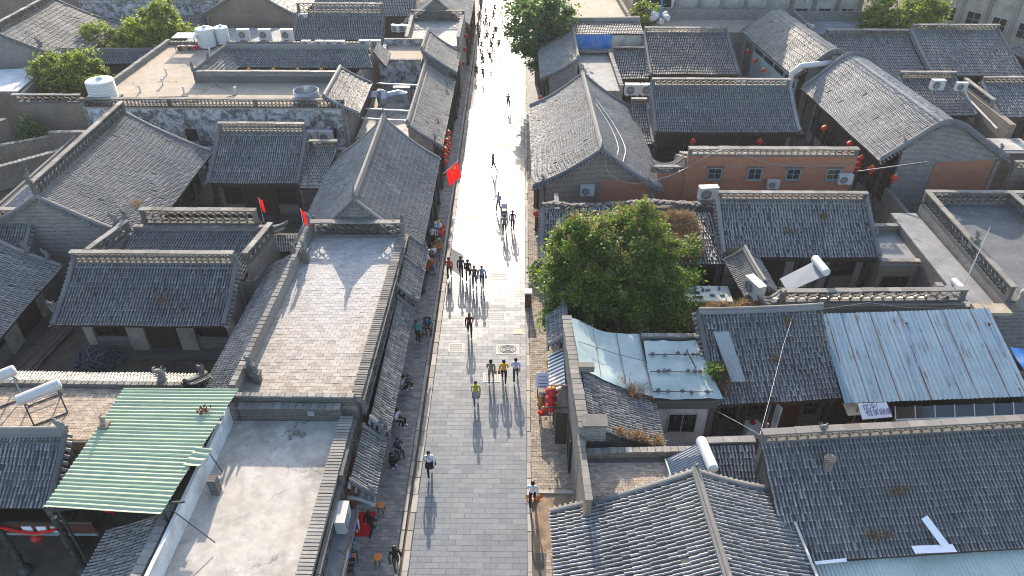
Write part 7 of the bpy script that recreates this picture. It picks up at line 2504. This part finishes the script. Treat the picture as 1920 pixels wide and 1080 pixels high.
def body_mesh(kind):
    J, E = pose(kind)
    me = skin_body(J, E, 'pelvis')
    nv = len(me.vertices)
    V = np.empty(nv * 3); me.vertices.foreach_get('co', V); V = V.reshape(-1, 3)
    F = [list(p.vertices) for p in me.polygons]
    bpy.data.meshes.remove(me)
    segs, zones = [], []
    for a, b in E:
        z = ZONE.get((a, b))
        if z is None:
            k = a[:2] + b[:2]
            z = {'chsh': 1, 'shel': 1, 'elwr': 6, 'wrha': 0, 'pehi': 2, 'hikn': 2, 'knan': 2, 'anto': 3}[k]
        segs.append((np.array(J[a][0]), np.array(J[b][0]), max(np.ravel(J[a][1])[0], .04)))
        zones.append(z)
    mb = MB()
    by = {}
    for f in F:
        c = V[f].mean(axis=0)
        best, bz = 1e9, 1
        for (p, q, r), z in zip(segs, zones):
            d = q - p
            t = np.clip(np.dot(c - p, d) / np.dot(d, d), 0, 1)
            e = np.linalg.norm(c - p - d * t) - r * .6
            if e < best:
                best, bz = e, z
        by.setdefault((len(f), bz), []).append(f)
    mb.V.append(V); mb.n = len(V)
    for (k, z), fs in by.items():
        mb.F.append(np.array(fs)); mb.M.append(np.full(len(fs), z)); mb.A.append(np.zeros(len(fs)))
    # face and fingers
    cr, jw = np.array(J['crown'][0]), np.array(J['jaw'][0])
    h = (cr + jw) / 2
    mb.tube([h + [0, -.085, .02], h + [0, -.118, -.02], h + [0, -.09, -.03]], [.010, .016, .012], 5, mi=0)
    for sx in (-1, 1):
        mb.box(h + [.032 * sx, -.092, .022], (.024, .012, .012), mi=4)
        mb.tube([h + [.080 * sx, .0, .03], h + [.094 * sx, .012, .0], h + [.080 * sx, .0, -.03]], [.012, .018, .010], 5, mi=0)
    mb.box(h + [0, -.093, -.055], (.045, .010, .010), mi=5)
    for s in 'lr':
        ha, wr = np.array(J['ha' + s][0]), np.array(J['wr' + s][0])
        d = nrm(ha - wr)
        side = np.array([0, -1.0, 0]) if abs(d[2]) > .7 else np.array([1.0, 0, 0])
        bend = np.cross(d, side) * .012
        for k, ln in enumerate((.062, .072, .068, .052)):
            o = ha + d * .02 + side * (.027 - .018 * k)
            mb.tube([o, o + d * ln * .55, o + d * ln + bend], [.010, .009, .006], 5, mi=0)
        o = ha - d * .03 + side * .03
        mb.tube([o, o + side * .022 + d * .03, o + side * .026 + d * .062], [.011, .010, .007], 5, mi=0)
    m0 = flat('skin', (.42, .25, .17), .6)
    me = mb.mesh('body', [m0] * 7, smooth=True, uv=False)
    return me, J


SKIN = flat('skin', (.42, .25, .17), .6)
EYE = flat('eye', (.01, .008, .007), .3)
LIP = flat('lip', (.30, .09, .08), .5)
HAIR = flat('hair_black', (.012, .010, .010), .5)
BODY = {k: body_mesh(k) for k in ('walk', 'walk_b', 'stand', 'sit', 'squat', 'push')}


def hair_mesh(J, long):
    cr, jw = np.array(J['crown'][0]), np.array(J['jaw'][0])
    c = (cr + jw) / 2 + [0, .018, .022]
    mb = MB()
    a = np.linspace(0, 2 * math.pi, 12, endpoint=False)
    rings = []
    for ph in np.linspace(math.pi / 2 * .98, -.15, 5):
        rings.append(np.column_stack([c[0] + .098 * math.cos(ph) * np.cos(a), c[1] + .108 * math.cos(ph) * np.sin(a), np.full(12, c[2]) + .118 * math.sin(ph) + np.where(np.sin(a) < -.3, .045 * (math.cos(ph) > .8), -.05 * (math.cos(ph) > .9))]))
    V = np.vstack(rings)
    f = [[i * 12 + k, i * 12 + (k + 1) % 12, (i + 1) * 12 + (k + 1) % 12, (i + 1) * 12 + k] for i in range(4) for k in range(12)]
    mb.add(V, np.array(f)[:, ::-1])
    if long:
        mb.tube([c + [0, .07, .02], c + [0, .10, -.12], c + [0, .105, -.28], c + [0, .09, -.36]], [.07, .08, .07, .03], 8)
    return mb.mesh('hair', [HAIR], smooth=True, uv=False)


HAIRM = {(k, l): hair_mesh(BODY[k][1], l) for k in BODY for l in (0, 1)}


def person(label, px, py, kind, face, shirt, trousers, shoes=(.05, .05, .05), longhair=0, sleeves=0, h=1.0, z=0.0, bag=None, skirt=None, hat=None):
    p = W(px, py, z)
    o = bpy.data.objects.new('person', BODY[kind][0])
    COL.objects.link(o)
    o.location = tuple(p)
    o.rotation_euler = (0, 0, R(face))
    o.scale = (h, h, h)
    ORI[o.name] = np.zeros(3)
    tag(o, label, 'person', 'people on the street')
    cols = [SKIN, flat('cloth_%d_%d_%d' % tuple(int(c * 200) for c in shirt), shirt, .85, .15), flat('cloth_%d_%d_%d' % tuple(int(c * 200) for c in trousers), trousers, .85, .15), flat('shoe_%d' % int(shoes[0] * 100), shoes, .6), EYE, LIP]
    cols.append(cols[1] if (sleeves or len(label) % 2) else SKIN)
    for i, m in enumerate(cols):
        o.material_slots[i].link = 'OBJECT'
        o.material_slots[i].material = m
    hr = bpy.data.objects.new('hair', HAIRM[(kind, longhair)])
    COL.objects.link(hr)
    hr.parent = o
    J = BODY[kind][1]
    if bag:
        col, side = bag
        mb = MB()
        mb.box((.27 * side, .02, .86), (.12, .26, .24))
        mb.tube([(.24 * side, .0, .98), (.10 * side, -.13, 1.2), (-.12 * side, -.06, 1.45)], .012, 5)
        b = mb.mesh('shoulder_bag', [flat('bag_%d_%d_%d' % tuple(int(c * 200) for c in col), col, .6)], uv=False)
        ob = bpy.data.objects.new('shoulder_bag', b)
        COL.objects.link(ob); ob.parent = o
    if skirt:
        mb = MB()
        mb.lathe((0, 0, 0), [(.24, .58), (.22, .75), (.17, 1.0)], 14)
        V = mb.V[0]; V[:, 1] *= .85
        b = mb.mesh('skirt', [flat('cloth_%d_%d_%d' % tuple(int(c * 200) for c in skirt), skirt, .85)], smooth=True, uv=False)
        ob = bpy.data.objects.new('skirt', b)
        COL.objects.link(ob); ob.parent = o
    return o


BK, DG, WH, NV, JN = (.015, .015, .017), (.05, .05, .055), (.62, .63, .66), (.03, .04, .08), (.06, .10, .20)
person('woman in yellow top and jeans, light jacket at waist, walking toward the viewer', 893, 757, 'walk', 5, (.42, .36, .06), JN, WH, 0, skirt=(.30, .27, .27))
person('walker in grey-green top with red bag, left of the trio', 921, 716, 'walk', 180, (.20, .21, .17), (.17, .20, .20), WH, 0, bag=((.55, .03, .03), -1))
person('walker in yellow shirt, middle of the trio', 945, 716, 'walk_b', 178, (.62, .36, .03), BK, WH, bag=((.02, .02, .02), 1))
person('walker in pale blue shirt, right of the trio', 967, 713, 'walk', 180, (.40, .44, .60), DG, WH)
person('walker in dark red jacket alone in mid street', 881, 628, 'walk_b', 4, (.11, .015, .02), BK)
person('man in teal shirt standing on the left sidewalk', 784, 641, 'stand', 150, (.06, .30, .34), BK, z=.08)
person('person in blue top sitting in the wheelchair', 802, 622, 'sit', 15, (.04, .10, .20), DG, z=.10)
person('squatting person in white on the left sidewalk kerb side', 757, 729, 'squat', 60, (.5, .5, .5), BK, WH, z=.08)
person('squatting companion in black and white leaning forward', 766, 727, 'squat', 30, (.10, .10, .11), BK, WH, z=.08)
person('sitter in white shirt with crossed arms on the left sidewalk', 745, 796, 'sit', 70, WH, BK, WH, z=.08)
person('sitter in dark blue at the left sidewalk', 747, 850, 'sit', 30, NV, NV, z=.08)
person('sitter in black hunched beside the dark blue sitter', 735, 874, 'squat', 60, BK, BK, WH, 1, z=.08)
person('woman with long hair in white shirt and black skirt on the left of the street', 807, 889, 'walk', 10, WH, BK, WH, 1, bag=((.02, .02, .02), 1), skirt=BK)
person('person in white shirt and blue trousers on the red carpet', 667, 1006, 'walk', 20, (.55, .56, .62), (.03, .05, .25), WH, z=.1)
person('person in black beside the red carpet', 698, 1002, 'walk_b', 150, BK, BK, z=.08)
person('person in black shirt and olive trousers at the bottom, bag on arm', 745, 1068, 'walk', 200, BK, (.07, .065, .04), WH, z=.08, bag=((.06, .06, .04), 1))
person('person in white shirt and dark overalls on the dirt patch', 998, 946, 'walk', 178, WH, (.02, .022, .03), BK)
person('man in orange-red shirt at the left kerb pushing a small scooter', 843, 521, 'walk', 182, (.40, .08, .04), BK, z=.05)
person('man in dark blue carrying a black bag, leftmost of the four', 865, 519, 'walk_b', 180, (.03, .045, .075), BK, bag=((.01, .01, .01), -1))
person('man in black shirt, second of the four', 878, 525, 'walk', 180, (.02, .02, .025), BK)
person('walker in brown jacket and jeans facing the viewer', 890, 537, 'walk', 2, (.13, .085, .07), JN)
person('walker in light blue jacket facing the viewer, right of the four', 904, 537, 'walk_b', -4, (.20, .26, .38), (.03, .06, .10), bag=((.3, .33, .4), 1))
person('woman in white top in the shade by the left shopfront', 812, 461, 'stand', 20, (.5, .5, .5), BK, longhair=1, z=.08)
person('man in pale shirt pushing the hand cart', 935, 396, 'push', -28, (.45, .46, .50), DG)
person('walker in grey with arms out, left of the distant pair', 946, 439, 'walk', 180, (.22, .20, .20), DG)
person('walker in white and black, right of the distant pair', 961, 431, 'walk_b', 178, (.40, .36, .34), BK, longhair=1)
person('lone walker in reddish-brown top in the glare', 925, 322, 'walk', 120, (.25, .10, .08), DG)
person('dark lone figure near the tree shadow', 953, 205, 'walk', 175, BK, BK)
far = [(893, 147), (905, 152), (905, 122), (919, 122), (899, 82), (913, 82), (925, 84), (896, 68), (907, 58), (918, 62), (903, 100), (912, 48), (921, 100), (930, 70), (899, 45), (925, 44), (936, 95), (910, 35), (928, 28), (902, 20)]
fl_ = ['left of the near far pair', 'right of the near far pair', 'left of the second far pair', 'right of the second far pair', 'left of the far three', 'middle of the far three', 'right of the far three', 'at the left edge of the far crowd', 'upper left in the far crowd', 'upper right in the far crowd', 'alone between the far pairs', 'in the upper middle of the crowd', 'right of the lone middle walker', 'right of the far three, higher up', 'high on the left kerb', 'high on the right', 'far right near the tree', 'highest in the left half', 'near the tree crown top', 'farthest of all']
for k, ((x, y), l) in enumerate(zip(far, fl_)):
    person('tiny dark walker in the glare, ' + l, x, y, ('walk', 'walk_b')[k % 2], 180 if k % 3 else 0, (.05 + .03 * (k % 3), .05, .06), BK, h=.95 + .02 * (k % 4))

# seats under the sitters, wheelchair, hand cart, scooter
for lab, px, py, zz in (('low stool under the white-shirted sitter', 745, 796, .40), ('low stool under the dark blue sitter', 747, 850, .40)):
    c = W(px, py, .08)
    root = thing('low_stool', lab, 'stool', c)
    MB().box((c[0], c[1] + .03, .42), (.34, .34, .05)).build('seat', 'wood_grey', root)
    for sx in (-.14, .14):
        for sy in (-.14, .14):
            MB().box((c[0] + sx, c[1] + .03 + sy, .235), (.04, .04, .32)).build('leg', 'wood_dark', root)
c = W(802, 622, .08)
wc = thing('wheelchair', 'black wheelchair on the left sidewalk', 'wheelchair', c)
MB().box((c[0], c[1], c[2] + .42), (.46, .44, .06)).build('seat', 'metal_dark', wc)
MB().box((c[0], c[1] + .22, c[2] + .75), (.46, .05, .6)).build('backrest', 'metal_dark', wc)
for sx in (-.28, .28):
    a = np.linspace(0, 2 * math.pi, 19)
    w_ = MB().tube([(c[0] + sx, c[1] + .1 + .3 * math.cos(t), c[2] + .31 + .3 * math.sin(t)) for t in a], .022, 5, cap=False).build('wheel', 'metal_dark', wc)
    for k in range(4):
        t = k * math.pi / 4
        MB().beam((c[0] + sx, c[1] + .1 + .29 * math.cos(t), c[2] + .31 + .29 * math.sin(t)), (c[0] + sx, c[1] + .1 - .29 * math.cos(t), c[2] + .31 - .29 * math.sin(t)), .012).build('spoke', 'steel', w_)
    MB().lathe((c[0] + sx * .85, c[1] - .34, c[2]), [(.03, 0), (.08, .04), (.08, .12), (.03, .16)], 8).build('caster', 'metal_dark', wc)
    MB().beam((c[0] + sx * .9, c[1] + .2, c[2] + .62), (c[0] + sx * .9, c[1] - .2, c[2] + .62), .04).build('armrest', 'metal_grey', wc)
c = W(945, 392, 0)
hc = thing('hand_cart', 'small silver hand cart pushed along the bright street', 'cart', c)
MB().box((c[0], c[1], .25), (.5, .7, .05)).build('platform', 'metal_grey', hc)
MB().box((c[0], c[1], .45), (.42, .55, .34)).build('load_box', 'board_white', hc)
for sx in (-.22, .22):
    MB().tube([(c[0] + sx, c[1] + .33, .25), (c[0] + sx, c[1] + .45, 1.0)], .02, 6).build('handle_upright', 'steel', hc)
    for sy in (-.25, .25):
        m = MB(); m.lathe((0, 0, 0), [(.09, -.03), (.11, -.02), (.11, .02), (.09, .03)], 12)
        V = m.V[0]; m.V[0] = np.column_stack([c[0] + sx + V[:, 2], c[1] + sy + V[:, 0], .11 + V[:, 1]])
        m.build('wheel', 'metal_dark', hc)
MB().beam((c[0] - .22, c[1] + .45, 1.0), (c[0] + .22, c[1] + .45, 1.0), .04).build('handle_bar', 'steel', hc)
c = W(842, 540, .05)
sk = thing('kick_scooter', 'small scooter at the left kerb beside the orange-red shirt', 'scooter', c)
MB().beam((c[0], c[1] - .3, .17), (c[0], c[1] + .35, .17), .14, .03).build('deck', 'metal_dark', sk)
MB().tube([(c[0], c[1] + .35, .14), (c[0], c[1] + .28, .95)], .022, 6).build('stem', 'steel', sk)
MB().beam((c[0] - .22, c[1] + .28, .95), (c[0] + .22, c[1] + .28, .95), .035).build('handle_bar', 'metal_dark', sk)
for sy in (-.35, .42):
    m = MB(); m.lathe((0, 0, 0), [(.07, -.02), (.10, -.015), (.10, .015), (.07, .02)], 12)
    V = m.V[0]; m.V[0] = np.column_stack([c[0] + V[:, 2], c[1] + sy + V[:, 0], .15 + V[:, 1]])
    m.build('wheel', 'metal_dark', sk)
# ================================================================== AIR
hz = MB().box((0, 50, 14.6), (520, 520, 31.6)).build('haze', 'plastic_white', None)
tag(hz, 'thin pale morning haze over the whole town', 'haze', kind='stuff')
_m = bpy.data.materials.new('haze_air')
_m.use_nodes = True
_m.node_tree.nodes.clear()
_o = _m.node_tree.nodes.new('ShaderNodeOutputMaterial')
_v = _m.node_tree.nodes.new('ShaderNodeVolumePrincipled')
_v.inputs['Color'].default_value = (.90, .94, 1.0, 1)
_v.inputs['Density'].default_value = .00022
_v.inputs['Anisotropy'].default_value = .2
_m.node_tree.links.new(_v.outputs[0], _o.inputs['Volume'])
hz.data.materials.clear()
hz.data.materials.append(_m)
